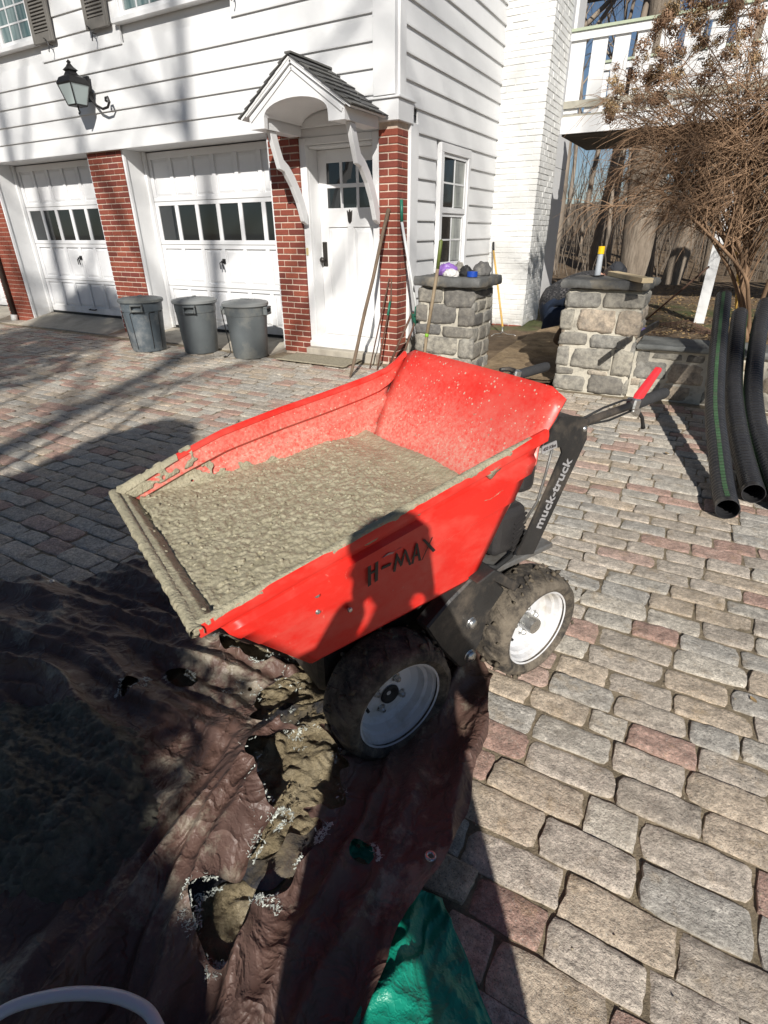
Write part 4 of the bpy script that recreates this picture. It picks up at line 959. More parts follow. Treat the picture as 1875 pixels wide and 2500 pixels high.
# ================================================================ TRASH CANS
def trash_can(x, y, rz, label, ribs, cord=False, lidmat='binlid'):
    t = thing('trash_can', (x, y, 0.0), label, 'trash can', rz, 'grey trash cans before the garage', base=(0, 0, 0))
    mb = MB(); n = 40
    mb.lathe([(0.0, 0.004), (0.205, 0.004), (0.213, 0.02), (0.232, 0.30), (0.247, 0.50), (0.252, 0.505), (0.256, 0.60), (0.268, 0.603), (0.270, 0.622), (0.250, 0.622), (0.235, 0.5), (0.20, 0.02), (0, 0.02)], n)
    mb.build('body', MAT['bin' if lidmat != 'bin' else 'binblue'], t, auto=R(40))
    mb = MB(); mb.lathe([(0.262, 0.612), (0.278, 0.612), (0.279, 0.640), (0.268, 0.650), (0.225, 0.654), (0.215, 0.662), (0.09, 0.668), (0.085, 0.674), (0.0, 0.676)], n); mb.build('lid', MAT[lidmat], t, auto=R(40))
    mb = MB(); mb.box(-0.055, 0.055, -0.018, 0.018, 0.672, 0.686); mb.build('lid_handle', MAT[lidmat], t, bevel=0.005)
    for a in (0, math.pi):
        ca = math.cos(a)
        mb = MB(); mb.box(*sorted((ca * 0.246, ca * 0.300)), -0.075, 0.075, 0.575, 0.60); mb.box(*sorted((ca * 0.246, ca * 0.298)), -0.075, -0.058, 0.505, 0.575); mb.box(*sorted((ca * 0.246, ca * 0.298)), 0.058, 0.075, 0.505, 0.575); mb.box(*sorted((ca * 0.280, ca * 0.299)), -0.058, 0.058, 0.508, 0.535)
        mb.build('handle', MAT['bin'], t, bevel=0.006)
    for a in ribs:
        mb = MB(); M = Matrix.Rotation(a, 3, 'Z')
        P = [M @ Vector((0.214 + (0.247 - 0.214) * k / 8 + 0.002, 0, 0.04 + 0.44 * k / 8)) for k in range(9)]
        P += [M @ Matrix.Rotation(0.04 * q, 3, 'Z') @ Vector((0.250, 0, 0.485 + 0.005 * min(q, 2))) for q in range(1, 9)]
        mb.tube(P, 0.005, 5); mb.build('rib', MAT['rubber'], t, smooth=True)
    if cord:
        mb = MB(); M = Matrix.Rotation(R(-150), 3, 'Z')
        mb.tube([M @ Vector(p) for p in ((0.26, 0.03, 0.59), (0.29, 0.02, 0.56), (0.275, 0.0, 0.40), (0.25, -0.02, 0.2), (0.24, -0.02, 0.06), (0.29, -0.03, 0.012), (0.33, -0.06, 0.008), (0.30, -0.10, 0.008))], 0.006, 6); mb.build('bungee_cord', MAT['cord'], t, smooth=True)
    return t
trash_can(-6.42, 4.92, R(-52), 'grey lidded trash can with long side ribs, farthest left', [R(-25), R(30), R(62), R(-70)], lidmat='bin')
trash_can(-5.70, 5.16, R(-58), 'grey lidded trash can in the middle of three', [R(170)], lidmat='binlid')
o = trash_can(-4.90, 5.22, R(20), 'grey lidded trash can with a black cord hanging down, nearest the entrance', [R(170)], True)
mb = MB(); M = Matrix.Rotation(R(-95), 3, 'Z')
# ================================================================ TOOLS
def one(name, fnlist, label, cat, loc):
    t = thing(name, loc, label, cat)
    for pn, mat, f, sm in fnlist:
        mb = MB(); f(mb); mb.build(pn, MAT[mat], t, smooth=sm)
    return t
F_, T2 = Vector((-3.188, 4.873, 0.0)), Vector((-3.165, 5.69, 1.60))
mb = MB(); P = [F_.lerp(T2, k / 10) + Vector((0.004 * math.sin(k * 1.3), 0, 0)) for k in range(11)]; mb.tube(P, [0.012] + [0.019] * 9 + [0.022], 10)
mb.top('wooden_pole', MAT['oldwood'], 'long weathered wooden pole leaning on the right brick pier', 'pole', loc=F_, smooth=True)
mb = MB(); mb.tube([(-3.217, 5.333, 0.0), (-3.155, 5.685, 0.93)], 0.008, 8); mb.top('iron_rod', MAT['rust'], 'thin rusty rod leaning on the brick pier beside the pole, left one', 'rod', smooth=True)
one('pry_bar', [('shaft', 'rust', lambda m: m.tube([(-3.104, 5.309, 0.0), (-3.135, 5.69, 0.72), (-3.13, 5.69, 0.93)], [0.009, 0.010, 0.007], 8), True),
                ('green_wrap', 'greenplastic', lambda m: m.tube([(-3.128, 5.60, 0.55), (-3.134, 5.665, 0.69)], 0.014, 8), True)], 'short rusty bar with a green wrapped joint before the brick pier', 'bar', (-3.104, 5.309, 0))
def blade(m, c, w, h, d, tilt):
    P = []
    for j in range(7):
        v = j / 6; row = []
        for i in range(9):
            u = -1 + 2 * i / 8; hw = w / 2 * (1 - max(0, v - 0.55) * 1.2)
            row.append(Vector(c) + Matrix.Rotation(tilt, 3, 'X') @ Vector((u * hw, d * (u * u) - 0.01 * v, -h * v)))
        P.append(row)
    m.grid(P)
one('grass_shovel', [('grip', 'greenplastic', lambda m: m.tube([(-3.022, 5.71, 1.685), (-3.011, 5.70, 1.48)], 0.017, 10), True), ('shaft', 'whitefibre', lambda m: m.tube([(-3.011, 5.70, 1.48), (-2.735, 5.53, 0.66)], 0.015, 10), True),
    ('socket', 'greenplastic', lambda m: m.tube([(-2.735, 5.53, 0.67), (-2.725, 5.50, 0.58)], [0.018, 0.02], 8), True), ('blade', 'greenplastic', lambda m: blade(m, (-2.74, 5.50, 0.60), 0.12, 0.16, 0.03, R(20)), True)], 'white shafted shovel with green grip and green head against the corner', 'shovel', (-2.73, 5.45, 0.45))
one('pitchfork', [('handle', 'rust', lambda m: (m.tube([(-3.02, 5.42, 0.02), (-2.80, 5.56, 0.60)], 0.013, 8), m.tube([(-2.88, 5.40, 0.02), (-2.755, 5.55, 0.52)], 0.012, 8)), True), ('yoke', 'rust', lambda m: m.tube([(-2.80, 5.56, 0.60), (-2.77, 5.56, 0.585), (-2.755, 5.55, 0.52)], 0.012, 8), True)], 'dark two legged iron frame leaning between brick pier and stone pillar', 'tool', (-2.95, 5.42, 0))
one('digging_shovel', [('grip', 'olive', lambda m: m.tube([(-2.392, 5.36, 1.314), (-2.396, 5.35, 1.305), (-2.417, 5.345, 1.06)], [0.010, 0.019, 0.018], 10), True), ('shaft', 'ashwood', lambda m: m.tube([(-2.417, 5.345, 1.06), (-2.455, 5.22, 0.44)], 0.0175, 10), True),
    ('ring', 'lime', lambda m: m.tube([(-2.4545, 5.222, 0.455), (-2.457, 5.214, 0.425)], 0.020, 10), True), ('socket', 'ashwood', lambda m: m.tube([(-2.457, 5.214, 0.425), (-2.445, 5.15, 0.22)], [0.017, 0.014], 10), True),
    ('blade', 'steel', lambda m: blade(m, (-2.443, 5.14, 0.24), 0.2, 0.25, 0.035, R(-15)), True)], 'olive gripped digging shovel leaning on the darker stone pillar', 'shovel', (-2.44, 5.15, 0))
rk = thing('bow_rake', (-2.42, 7.7, 0.05), 'yellow handled bow rake leaning by the white chimney', 'rake')
mb = MB(); mb.tube([(-2.50, 7.86, 0.16), (-2.97, 8.56, 1.13)], 0.014, 10); mb.build('handle', MAT['yellowwood'], rk, smooth=True)
mb = MB(); mb.tube([(-2.97, 8.56, 1.13), (-3.0, 8.61, 1.24)], 0.016, 10); mb.build('grip', MAT['rubber'], rk, smooth=True)
mb = MB(); mb.tube([(-2.50, 7.86, 0.17), (-2.48, 7.80, 0.10)], 0.012, 8)
for s in (-1, 1): mb.tube([(-2.48, 7.81, 0.11), (-2.45 + s * 0.05, 7.76, 0.09), (-2.43 + s * 0.13, 7.74 + s * 0.03, 0.09), (-2.42 + s * 0.175, 7.70 + s * 0.06, 0.06)], 0.005, 6)
mb.tube([(-2.60, 7.64, 0.06), (-2.24, 7.76, 0.06)], 0.007, 6)
for k in range(13):
    f = k / 12; x, y = lerp(-2.60, -2.24, f), lerp(7.64, 7.76, f); mb.tube([(x, y, 0.06), (x + 0.01, y - 0.025, 0.0)], 0.004, 5)
mb.build('rake_head', MAT['zinc'], rk, smooth=True)
mb = MB(); mb.tube([(-0.62, 7.6, 0.42), (-0.085, 7.0, 1.045)], 0.011, 8); mb.top('rebar', MAT['rust'], 'rusty iron bar slanting up behind the lit pillar towards the white post', 'bar', smooth=True)
mb = MB(); mb.tube([(0.335, 7.5, 0.33), (0.205, 7.5, 0.96), (0.085, 7.5, 1.30)], 0.014, 8); mb.top('yellow_stick', MAT['yellowwood'], 'thin yellow wooden stick standing behind the shrub trunk', 'stick', smooth=True)
# wire garden mesh lying behind the wall
mb = MB(); rn = random.Random(6)
for i in range(13):
    mb.tube([(-0.45 + 0.05 * i, 6.0 + 0.9 * k / 5, 0.46 + 0.14 * math.sin(k / 5 * 3.0 + i * 0.1) * (1 - abs(i - 6) / 9)) for k in range(6)], 0.0028, 4)
for k in range(12):
    y = 6.0 + 0.08 * k; mb.tube([(-0.45 + 0.05 * i, y, 0.46 + 0.14 * math.sin(k / 11 * 3.0 + i * 0.1) * (1 - abs(i - 6) / 9)) for i in range(13)], 0.0028, 4)
mb.top('wire_mesh', MAT['rust'], 'sagging rusty wire mesh on the soil behind the wall', 'mesh')
# ---- things lying on the pillars and the wall
mb = MB(); mb.bar((-0.87, 5.98, 1.022), (-0.475, 5.20, 1.022), 0.092, 0.04); lum = mb.top('pine_offcut', MAT['pine'], 'short pale pine board projecting over the lit pillar', 'board', bevel=0.003)
tb = thing('caulk_tube', (-0.975, 5.80, 1.0), 'pale grey tube with yellow top standing on the lit pillar', 'tube')
mb = MB(); mb.lathe([(0.0, 0), (0.027, 0), (0.029, 0.005), (0.0245, 0.18), (0.024, 0.19), (0, 0.19)], 20, Matrix.Translation((-0.975, 5.80, 1.003))); mb.build('tube_body', MAT['tubegrey'], tb, auto=R(40))
mb = MB(); mb.lathe([(0.0, 0.191), (0.029, 0.191), (0.029, 0.255), (0.0, 0.256)], 20, Matrix.Translation((-0.975, 5.80, 1.003))); mb.build('yellow_top', MAT['yellowcap'], tb, auto=R(40))
mb = MB(); mb.tube([(-1.02, 5.77, 1.01), (-0.99, 5.74, 1.008), (-0.93, 5.77, 1.012), (-0.92, 5.83, 1.01), (-1.01, 5.84, 1.012)], 0.007, 6); mb.build('string', MAT['cord'], tb, smooth=True)
lv = thing('spirit_level', (-0.5, 5.6, 0.48), 'black spirit level with violet label lying across the low wall', 'spirit level')
A, B = Vector((-0.597, 5.10, 0.512)), Vector((-0.40, 6.25, 0.560))
mb = MB(); mb.bar(A, B, 0.026, 0.055); mb.build('level_body', MAT['black'], lv, bevel=0.004)
mb = MB(); mb.bar(A.lerp(B, 0.30) + Vector((0, 0, 0.028)), A.lerp(B, 0.62) + Vector((0, 0, 0.028)), 0.020, 0.003); mb.bar(A.lerp(B, 0.30) + Vector((-0.0135, 0, 0)), A.lerp(B, 0.62) + Vector((-0.0135, 0, 0)), 0.003, 0.035); mb.build('violet_label', MAT['violet'], lv)
mb = MB(); mb.bar(A.lerp(B, 0.20) + Vector((0, 0, 0.029)), A.lerp(B, 0.27) + Vector((0, 0, 0.029)), 0.024, 0.006); mb.build('vial', MAT['zinc'], lv, bevel=0.002)
def crumple(name, c, sx, sy, sz, mat, label, cat, seed, k=5.0, amp=0.45):
    bm = bmesh.new(); bmesh.ops.create_icosphere(bm, subdivisions=4, radius=1.0)
    for v in bm.verts:
        p = v.co.copy(); q = 1 + amp * noise.ridged_multi_fractal(p * 1.3 + Vector((seed, 0, 0)), 0.9, 2.2, 4, 0.9, 2.0) * 0.35 - 0.2 + 0.15 * noise.noise(p * k)
        p *= q; p.z = max(p.z, -0.35); v.co = Vector((p.x * sx, p.y * sy, (p.z + 0.35) * sz))
    me = bpy.data.meshes.new(name); bm.to_mesh(me); bm.free(); me.materials.append(MAT[mat])
    me.polygons.foreach_set('use_smooth', [True] * len(me.polygons)); o = link(me, name); o.location = c; return tag(o, label, cat)
crumple('plastic_bag', (-2.42, 5.60, 0.985), 0.12, 0.08, 0.09, 'purple', 'crumpled purple plastic bag on the darker stone pillar', 'bag', 3)
crumple('white_rag', (-2.33, 5.48, 0.985), 0.09, 0.06, 0.055, 'rag', 'crumpled white rag on the front edge of the darker pillar', 'rag', 9)
crumple('loose_stone', (-2.10, 5.74, 0.985), 0.115, 0.10, 0.11, 'stone_dark', 'dark loose stone block on the right of the darker pillar', 'stone', 14, 2, 0.1)
crumple('small_stone', (-2.40, 5.86, 0.985), 0.07, 0.05, 0.10, 'stone_grey', 'small grey stone behind the purple bag', 'stone', 22, 2, 0.1)
crumple('black_glove', (-2.19, 5.53, 0.985), 0.075, 0.05, 0.08, 'rubber', 'black work glove beside the blue tape roll', 'glove', 31)
mb = MB(); mb.lathe([(0.036, 0.0), (0.052, 0.0), (0.052, 0.048), (0.036, 0.048), (0.036, 0.0)], 28, Matrix.Translation((-2.105, 5.49, 0.987))); mb.top('tape_roll', MAT['bluetape'], 'blue masking tape roll on the darker stone pillar', 'tape', auto=R(40))
# ================================================================ MUCK TRUCK (local frame: u to the rear, v to the far side, z up)
TH = R(64.8); UB, VB = 0.75, 1.24
tl = Vector((math.cos(TH) * UB - math.sin(TH) * VB, math.sin(TH) * UB + math.cos(TH) * VB, 0))
truck = thing('power_barrow', tl, 'red powered muck barrow filled with wet concrete, on white rimmed wheels', 'power barrow', TH, base=(UB, VB, 0))
VN, VF = 0.885, 1.60; VC = (VN + VF) / 2
def tb_(mb, name, mat, parent=None, **k): return mb.build(name, mat, parent or truck, **k)
def interp(x, xs_, ys_):
    for i in range(len(xs_) - 1):
        if x <= xs_[i + 1]: return lerp(ys_[i], ys_[i + 1], (x - xs_[i]) / (xs_[i + 1] - xs_[i]))
    return ys_[-1]
TS = [0, 0.02, 0.14, 0.17, 0.25, 0.28, 0.45, 0.47, 0.98, 1.0]
VO = [0.0, 0.004, 0.006, -0.009, -0.009, 0.008, 0.009, 0.016, 0.028, 0.032]    # panel relief, inwards positive
def rear_u(t): return interp(t, [0, 0.33, 0.42, 0.46, 0.68, 1.0], [1.150, 1.095, 1.080, 1.066, 1.000, 0.959])
def back_u(z):
    f = (z - 0.492) / 0.511; return 0.959 + 0.02 * f + (z - 0.492) * 0.43 + 0.03 * f * f
def wall_pt(s, t, far=False):
    fu, fz = lerp(0.195, 0.425, t), lerp(0.712, 0.456, t); ru, rz = rear_u(t), lerp(0.900, 0.492, t)
    if far: rz += 0.025 * (1 - t)
    zz = lerp(fz, rz, s)
    if far:
        k = (1 - t) ** 1.4; ru = back_u(rz + 0.066 * k) + 0.002; ur = lerp(0.195, 1.212, s)
        zz += k * (interp(ur, [0.17, 0.35, 0.50, 0.70, 0.89, 1.05, 1.148, 1.212], [0.714, 0.785, 0.834, 0.870, 0.897, 0.924, 0.947, 0.991]) - lerp(0.712, 0.925, s))
    u, z = lerp(fu, ru, s), zz
    v = VN + interp(t, TS, VO)
    return (u, 2 * VC - v if far else v, z)
def rz_near(u): return lerp(0.712, 0.900, (u - 0.195) / 0.955)
hop = MB(); hop.grid([[wall_pt(k / 24, t) for k in range(25)] for t in TS])
for b in [hop]:
    b.m = 1; b.grid([[wall_pt(k / 24, t, True) for k in range(25)] for t in TS])
    b.m = 0
    b.grid([[(lerp(0.195, 0.425, t), lerp(VN + interp(t, TS, VO), 2 * VC - VN - interp(t, TS, VO), k / 10), lerp(0.712, 0.456, t)) for k in range(11)] for t in TS])
    b.grid([[(lerp(0.425, 0.959, j / 6), lerp(VN + 0.03, 2 * VC - VN - 0.03, k / 6), lerp(0.456, 0.492, j / 6)) for k in range(7)] for j in range(7)])
    b.m = 1; rows = []
    for j in range(15):
        f = j / 14; z = lerp(0.492, 1.003, f); u = 0.959 + 0.02 * f + (z - 0.492) * 0.43 + 0.03 * f * f; row = []
        tt = max(0.0, 1 - (z - 0.492) / 0.408)
        for k in range(15):
            g = k / 14; vo = interp(tt, TS, VO); v = lerp(VN + vo, 2 * VC - VN - vo, g)
            e = abs(2 * g - 1); dz = -0.022 * max(0, e - 0.86) / 0.14 * max(0, (f - 0.8) / 0.2); du = 0.012 * (1 - e * e) * f
            row.append((u + du, v, z + dz + 0.006 * g * f))
        rows.append(row)
    b.grid(rows)
hopper = tb_(hop, 'hopper', [MAT['red'], MAT['red_in']], smooth=False, recalc=False, auto=R(9))
md = hopper.modifiers.new('solid', 'SOLIDIFY'); md.thickness = 0.007; md.offset = 0
mb = MB()
for far in (False, True):
    sg = 1 if far else -1; vv = VF if far else VN
    rows = []
    for k in range(26):
        s_ = -0.02 + (1.03 if not far else 1.02) * k / 25; u, _v, z = wall_pt(s_, 0, far)
        rows.append([(u, vv + sg * a, z + c) for a, c in ((-0.010, -0.006), (-0.008, 0.006), (0.002, 0.009), (0.010, 0.006), (0.013, -0.006), (0.012, -0.022), (0.004, -0.024), (-0.010, -0.006))])
    mb.grid(rows)
rim = tb_(mb, 'rim_flange', MAT['red'], hopper, auto=R(35))
mb = MB(); mb.bar((0.174, VN - 0.010, 0.703), (0.174, VF + 0.010, 0.711), 0.014, 0.014); tb_(mb, 'front_lip', MAT['black'], hopper)
for (u, z) in ((0.436, 0.672), (0.440, 0.618), (0.525, 0.585)):
    mb = MB(); mb.lathe([(0.0, 0.004), (0.005, 0.003), (0.007, 0.0), (0.007, -0.004)], 10, Matrix.Translation((u, VN - 0.004 if z > 0.65 else VN + 0.006, z)) @ Matrix.Rotation(R(90), 4, 'X')); tb_(mb, 'rivet', MAT['zinc'], hopper)
LET = [[(0.5742, 0.6992), (0.5826, 0.7005), (0.5821, 0.6393), (0.5727, 0.6361)], [(0.5979, 0.6992), (0.6065, 0.7005), (0.6042, 0.6404), (0.5947, 0.638)], [(0.5826, 0.671), (0.5978, 0.673), (0.5975, 0.667), (0.5826, 0.665)],
       [(0.614, 0.6662), (0.6189, 0.6744), (0.6462, 0.6756), (0.6413, 0.6681)], [(0.6495, 0.6468), (0.6594, 0.696), (0.6645, 0.6929), (0.6569, 0.6455)], [(0.66, 0.6983), (0.6775, 0.6616), (0.6727, 0.6536), (0.6592, 0.6839)],
       [(0.6702, 0.6546), (0.6837, 0.6966), (0.6871, 0.6954), (0.6776, 0.6565)], [(0.683, 0.6981), (0.6892, 0.6963), (0.7058, 0.6473), (0.6981, 0.6479)], [(0.7049, 0.6501), (0.7185, 0.7011), (0.7226, 0.703), (0.7124, 0.6472)],
       [(0.7193, 0.7031), (0.7244, 0.7032), (0.737, 0.6484), (0.7285, 0.6497)], [(0.7146, 0.6712), (0.7284, 0.6709), (0.7286, 0.6668), (0.7139, 0.6667)], [(0.7393, 0.7064), (0.7471, 0.7068), (0.7837, 0.662), (0.7748, 0.6587)], [(0.7379, 0.648), (0.7691, 0.704), (0.7726, 0.7043), (0.7405, 0.6487)]]
def pan_v(z, u):
    zt, zb = rz_near(u), lerp(0.456, 0.492, (u - 0.425) / 0.534); return VN + interp(max(0, min(1, (zt - z) / (zt - zb))), TS, VO)
mb = MB(); q = 0
for P in LET:
    q += 0.00015; vv = min(pan_v(z, u) for u, z in P)
    mb.prism(P, lambda a, b, d: (a, vv - 0.0048 - q - d, b), 0.0, 0.0008)
tb_(mb, 'hopper_lettering', MAT['letterblack'], hopper)
mb = MB(); mb.prism([(0.5926, 0.7047), (0.6113, 0.7128), (0.6239, 0.7187), (0.6397, 0.716), (0.6621, 0.7201), (0.6695, 0.716), (0.6622, 0.7094), (0.6493, 0.700), (0.6238, 0.7005)], lambda a, b, d: (a, pan_v(b, a) - 0.0052 - d, b), 0.0, 0.0006)
tb_(mb, 'scraped_patch', MAT['plate'], hopper)
# ---- chassis
mb = MB(); mb.box(0.50, 1.32, 1.03, 1.46, 0.20, 0.44); tb_(mb, 'chassis', MAT['black'], bevel=0.015)
mb = MB(); mb.box(0.44, 0.96, 0.96, 1.52, 0.435, 0.465); tb_(mb, 'hopper_cradle', MAT['black'], bevel=0.004)
for vv, nm in ((0.90, 'n'), (1.53, 'f')):
    mb = MB(); out = [(0.775, 0.40), (0.83, 0.30), (0.92, 0.17), (0.965, 0.175), (1.005, 0.24), (1.03, 0.34), (1.09, 0.40), (1.02, 0.485), (0.945, 0.505), (0.86, 0.46)]
    mb.prism(out, lambda a, b, d: (a, d, b), vv, vv + 0.055); cc = tb_(mb, 'chain_case', MAT['black'], bevel=0.006)
    if nm == 'n':
        for (u, z, r) in ((0.951, 0.338, 0.017), (0.958, 0.205, 0.020)):
            mb = MB(); mb.lathe([(0.0, 0.014), (r * 0.8, 0.012), (r, 0.006), (r, 0.0), (r * 1.25, -0.001)], 14, Matrix.Translation((u, vv - 0.0005, z)) @ Matrix.Rotation(R(90), 4, 'X')); tb_(mb, 'bolt', MAT['zinc'], cc, smooth=True)
        mb = MB(); mb.prism([(0.93, 0.505), (1.00, 0.525), (1.115, 0.43), (1.10, 0.405), (1.0, 0.487), (0.945, 0.50)], lambda a, b, d: (a, d, b), vv - 0.03, vv + 0.06); tb_(mb, 'guard_plate', MAT['black'], cc, bevel=0.003)
mb = MB(); mb.box(0.97, 1.34, 0.93, 1.52, 0.448, 0.468); tb_(mb, 'engine_plate', MAT['steel'], bevel=0.004)
# ---- engine
mb = MB(); mb.box(1.05, 1.30, 1.06, 1.38, 0.469, 0.64); eng = tb_(mb, 'engine', MAT['engine'], bevel=0.03, seg=3)
mb = MB(); mb.box(1.06, 1.195, 0.935, 1.058, 0.50, 0.655); tb_(mb, 'engine_shroud', MAT['engine'], eng, bevel=0.025, seg=3)
for k in range(7):
    mb = MB(); z = 0.52 + k * 0.016; mb.obox((1.16, 0.9325, z), (0.055, 0.006, 0.006), Matrix.Rotation(R(-28), 3, 'Y')); tb_(mb, 'cooling_fin', MAT['engine'], eng)
    mb = MB(); mb.obox((1.1975, 0.985, z), (0.006, 0.075, 0.006), Matrix.Rotation(R(12), 3, 'X')); tb_(mb, 'cooling_fin', MAT['engine'], eng)
mb = MB(); mb.lathe([(0.0, 0), (0.035, 0), (0.035, 0.09), (0.02, 0.10), (0, 0.10)], 16, Matrix.Translation((1.2, 1.22, 0.63))); tb_(mb, 'fuel_cap', MAT['engine'], eng, auto=R(40))
mb = MB(); mb.tube([(1.02, 0.95, 0.49), (1.07, 0.93, 0.475), (1.14, 0.935, 0.49), (1.2, 0.97, 0.5)], 0.008, 6); tb_(mb, 'hose', MAT['rubber'], eng, smooth=True)
mb = MB(); mb.tube([(1.235, 0.91, 0.845), (1.225, 0.915, 0.75), (1.21, 0.92, 0.66), (1.16, 0.94, 0.56)], 0.004, 6); tb_(mb, 'throttle_cable', MAT['steel'], eng, smooth=True)
# ---- rear frame
PL = [(1.12, 0.515), (1.200, 0.492), (1.375, 0.832), (1.362, 0.893), (1.335, 0.908), (1.312, 0.914), (1.235, 0.927), (1.205, 0.90), (1.178, 0.833), (1.228, 0.842), (1.256, 0.832), (1.266, 0.812), (1.226, 0.722)]
for vv, nm in ((0.898, 'n'), (1.45, 'f')):
    mb = MB(); mb.prism(PL, lambda a, b, d: (a, d, b), vv, vv + 0.006); pl = tb_(mb, 'handle_post', MAT['black'])
    if nm == 'n': post = pl
mb = MB(); mb.prism([(1.185, 0.84), (1.207, 0.90), (1.235, 0.925), (1.312, 0.912), (1.36, 0.89), (1.368, 0.838), (1.30, 0.82)], lambda a, b, d: (a, d, b), 0.9045, 1.449); tb_(mb, 'control_box', MAT['black'], bevel=0.006)
mb = MB(); mb.box(1.145, 1.22, 0.94, 1.40, 0.69, 0.80); tb_(mb, 'air_filter', MAT['engine'], bevel=0.02, seg=2)
def text_mesh(txt, name, size, org, xd, yd, nd, mat, parent, thick=0.0, depth=0.0006, spacing=1.0, shear=0.0):
    cu = bpy.data.curves.new(name, 'FONT'); cu.body = txt; cu.size = size; cu.offset = thick; cu.extrude = depth; cu.space_character = spacing; cu.resolution_u = 4; cu.shear = shear
    ob = bpy.data.objects.new(name, cu); COL.objects.link(ob); dg = bpy.context.evaluated_depsgraph_get(); me = bpy.data.meshes.new_from_object(ob.evaluated_get(dg))
    bpy.data.objects.remove(ob); off = base_of(parent); org, xd, yd, nd = Vector(org), Vector(xd), Vector(yd), Vector(nd)
    for v in me.vertices: v.co = org + xd * v.co.x + yd * v.co.y + nd * v.co.z - off
    me.materials.clear(); me.materials.append(MAT[mat]); me.name = name; w = max(v.co.x for v in me.vertices)
    return link(me, name, None, parent)
d = Vector((1.3215 - 1.2185, 0, 0.7766 - 0.5721)); ln = d.length; d.normalize(); nrm = Vector((-d.z, 0, d.x))
cu = None
tm = text_mesh('muck-truck', 'post_lettering', 0.053, Vector((1.2150, 0.8968, 0.5760)), d, nrm, Vector((0, -1, 0)), 'lettergrey', post, 0.0012)
# fit the word to its measured length on the post
xs_ = [(v.co + Vector((UB, VB, 0)) - Vector((1.2150, 0.8968, 0.5760))).dot(d) for v in tm.data.vertices]; k = ln / max(xs_)
for v in tm.data.vertices:
    p = v.co + Vector((UB, VB, 0)) - Vector((1.2150, 0.8968, 0.5760)); a, b, c = p.dot(d), p.dot(nrm), p.y
    v.co = Vector((1.2150, 0.8968, 0.5760)) + d * (a * k) + nrm * b + Vector((0, c, 0)) - Vector((UB, VB, 0))
mb = MB(); mb.prism([(1.1694, 0.8335), (1.2335, 0.8385), (1.2265, 0.8600), (1.1674, 0.8545)], lambda a, b, d_: (a, d_, b), 0.8945, 0.8978); pt = tb_(mb, 'load_plate', MAT['plate'], post)
text_mesh('450 Kilos', 'plate_lettering', 0.0145, (1.1715, 0.8942, 0.8395), Vector((0.997, 0, 0.07)), Vector((-0.07, 0, 0.997)), Vector((0, -1, 0)), 'letterblack', post, 0.0002)
for vv in (0.92, 1.42):
    mb = MB(); mb.tube([(1.25, vv, 0.872), (1.37, vv, 0.878), (1.65, vv, 0.889)], 0.0125, 12); bar = tb_(mb, 'handlebar', MAT['black'], smooth=True)
    mb = MB(); mb.tube([(1.645, vv, 0.889), (1.65, vv, 0.889), (1.80, vv, 0.898), (1.812, vv, 0.899), (1.816, vv, 0.899)], [0.014, 0.019, 0.019, 0.016, 0.006], 14); tb_(mb, 'grip', MAT['grip'], bar, smooth=True)
    mb = MB(); mb.obox((1.625, vv, 0.892), (0.035, 0.036, 0.036), Matrix.Rotation(R(10), 3, 'Y')); mb.obox((1.645, vv, 0.868), (0.05, 0.02, 0.03), Matrix.Rotation(R(30), 3, 'Y')); tb_(mb, 'clamp', MAT['zinc'], bar, bevel=0.005)
    if vv < 1:
        mb = MB(); mb.prism([(1.632, 0.903), (1.660, 0.896), (1.740, 0.982), (1.738, 0.992), (1.728, 0.995), (1.636, 0.920)], lambda a, b, d_: (a, d_, b), vv - 0.010, vv + 0.010); tb_(mb, 'drive_lever', MAT['redgrip'], bar, bevel=0.004, seg=2)
        mb = MB(); mb.tube([(1.65, vv, 0.862), (1.675, vv, 0.852), (1.70, vv, 0.832), (1.715, vv, 0.805), (1.720, vv, 0.792)], [0.007, 0.007, 0.006, 0.006, 0.008], 8); tb_(mb, 'brake_lever', MAT['black'], bar, smooth=True)
    else:
        mb = MB(); mb.tube([(1.62, vv, 0.905), (1.585, vv, 0.918), (1.54, vv, 0.922)], [0.010, 0.009, 0.008], 8); tb_(mb, 'brake_lever', MAT['black'], bar, smooth=True)
    mb = MB(); mb.tube([(1.36, vv, 0.89), (1.45, vv - 0.01, 0.912), (1.55, vv - 0.01, 0.918), (1.625, vv, 0.905)], 0.0035, 6); mb.tube([(1.38, vv, 0.868), (1.50, vv - 0.005, 0.862), (1.62, vv, 0.868)], 0.0035, 6); tb_(mb, 'brake_cable', MAT['rubber'], bar, smooth=True)
    mb = MB(); mb.lathe([(0.0, 0.006), (0.007, 0.004), (0.009, 0.0)], 10, Matrix.Translation((1.355, 0.8975 if vv < 1 else 1.46, 0.868)) @ Matrix.Rotation(R(90), 4, 'X')); tb_(mb, 'pivot_bolt', MAT['zinc'], bar, smooth=True)
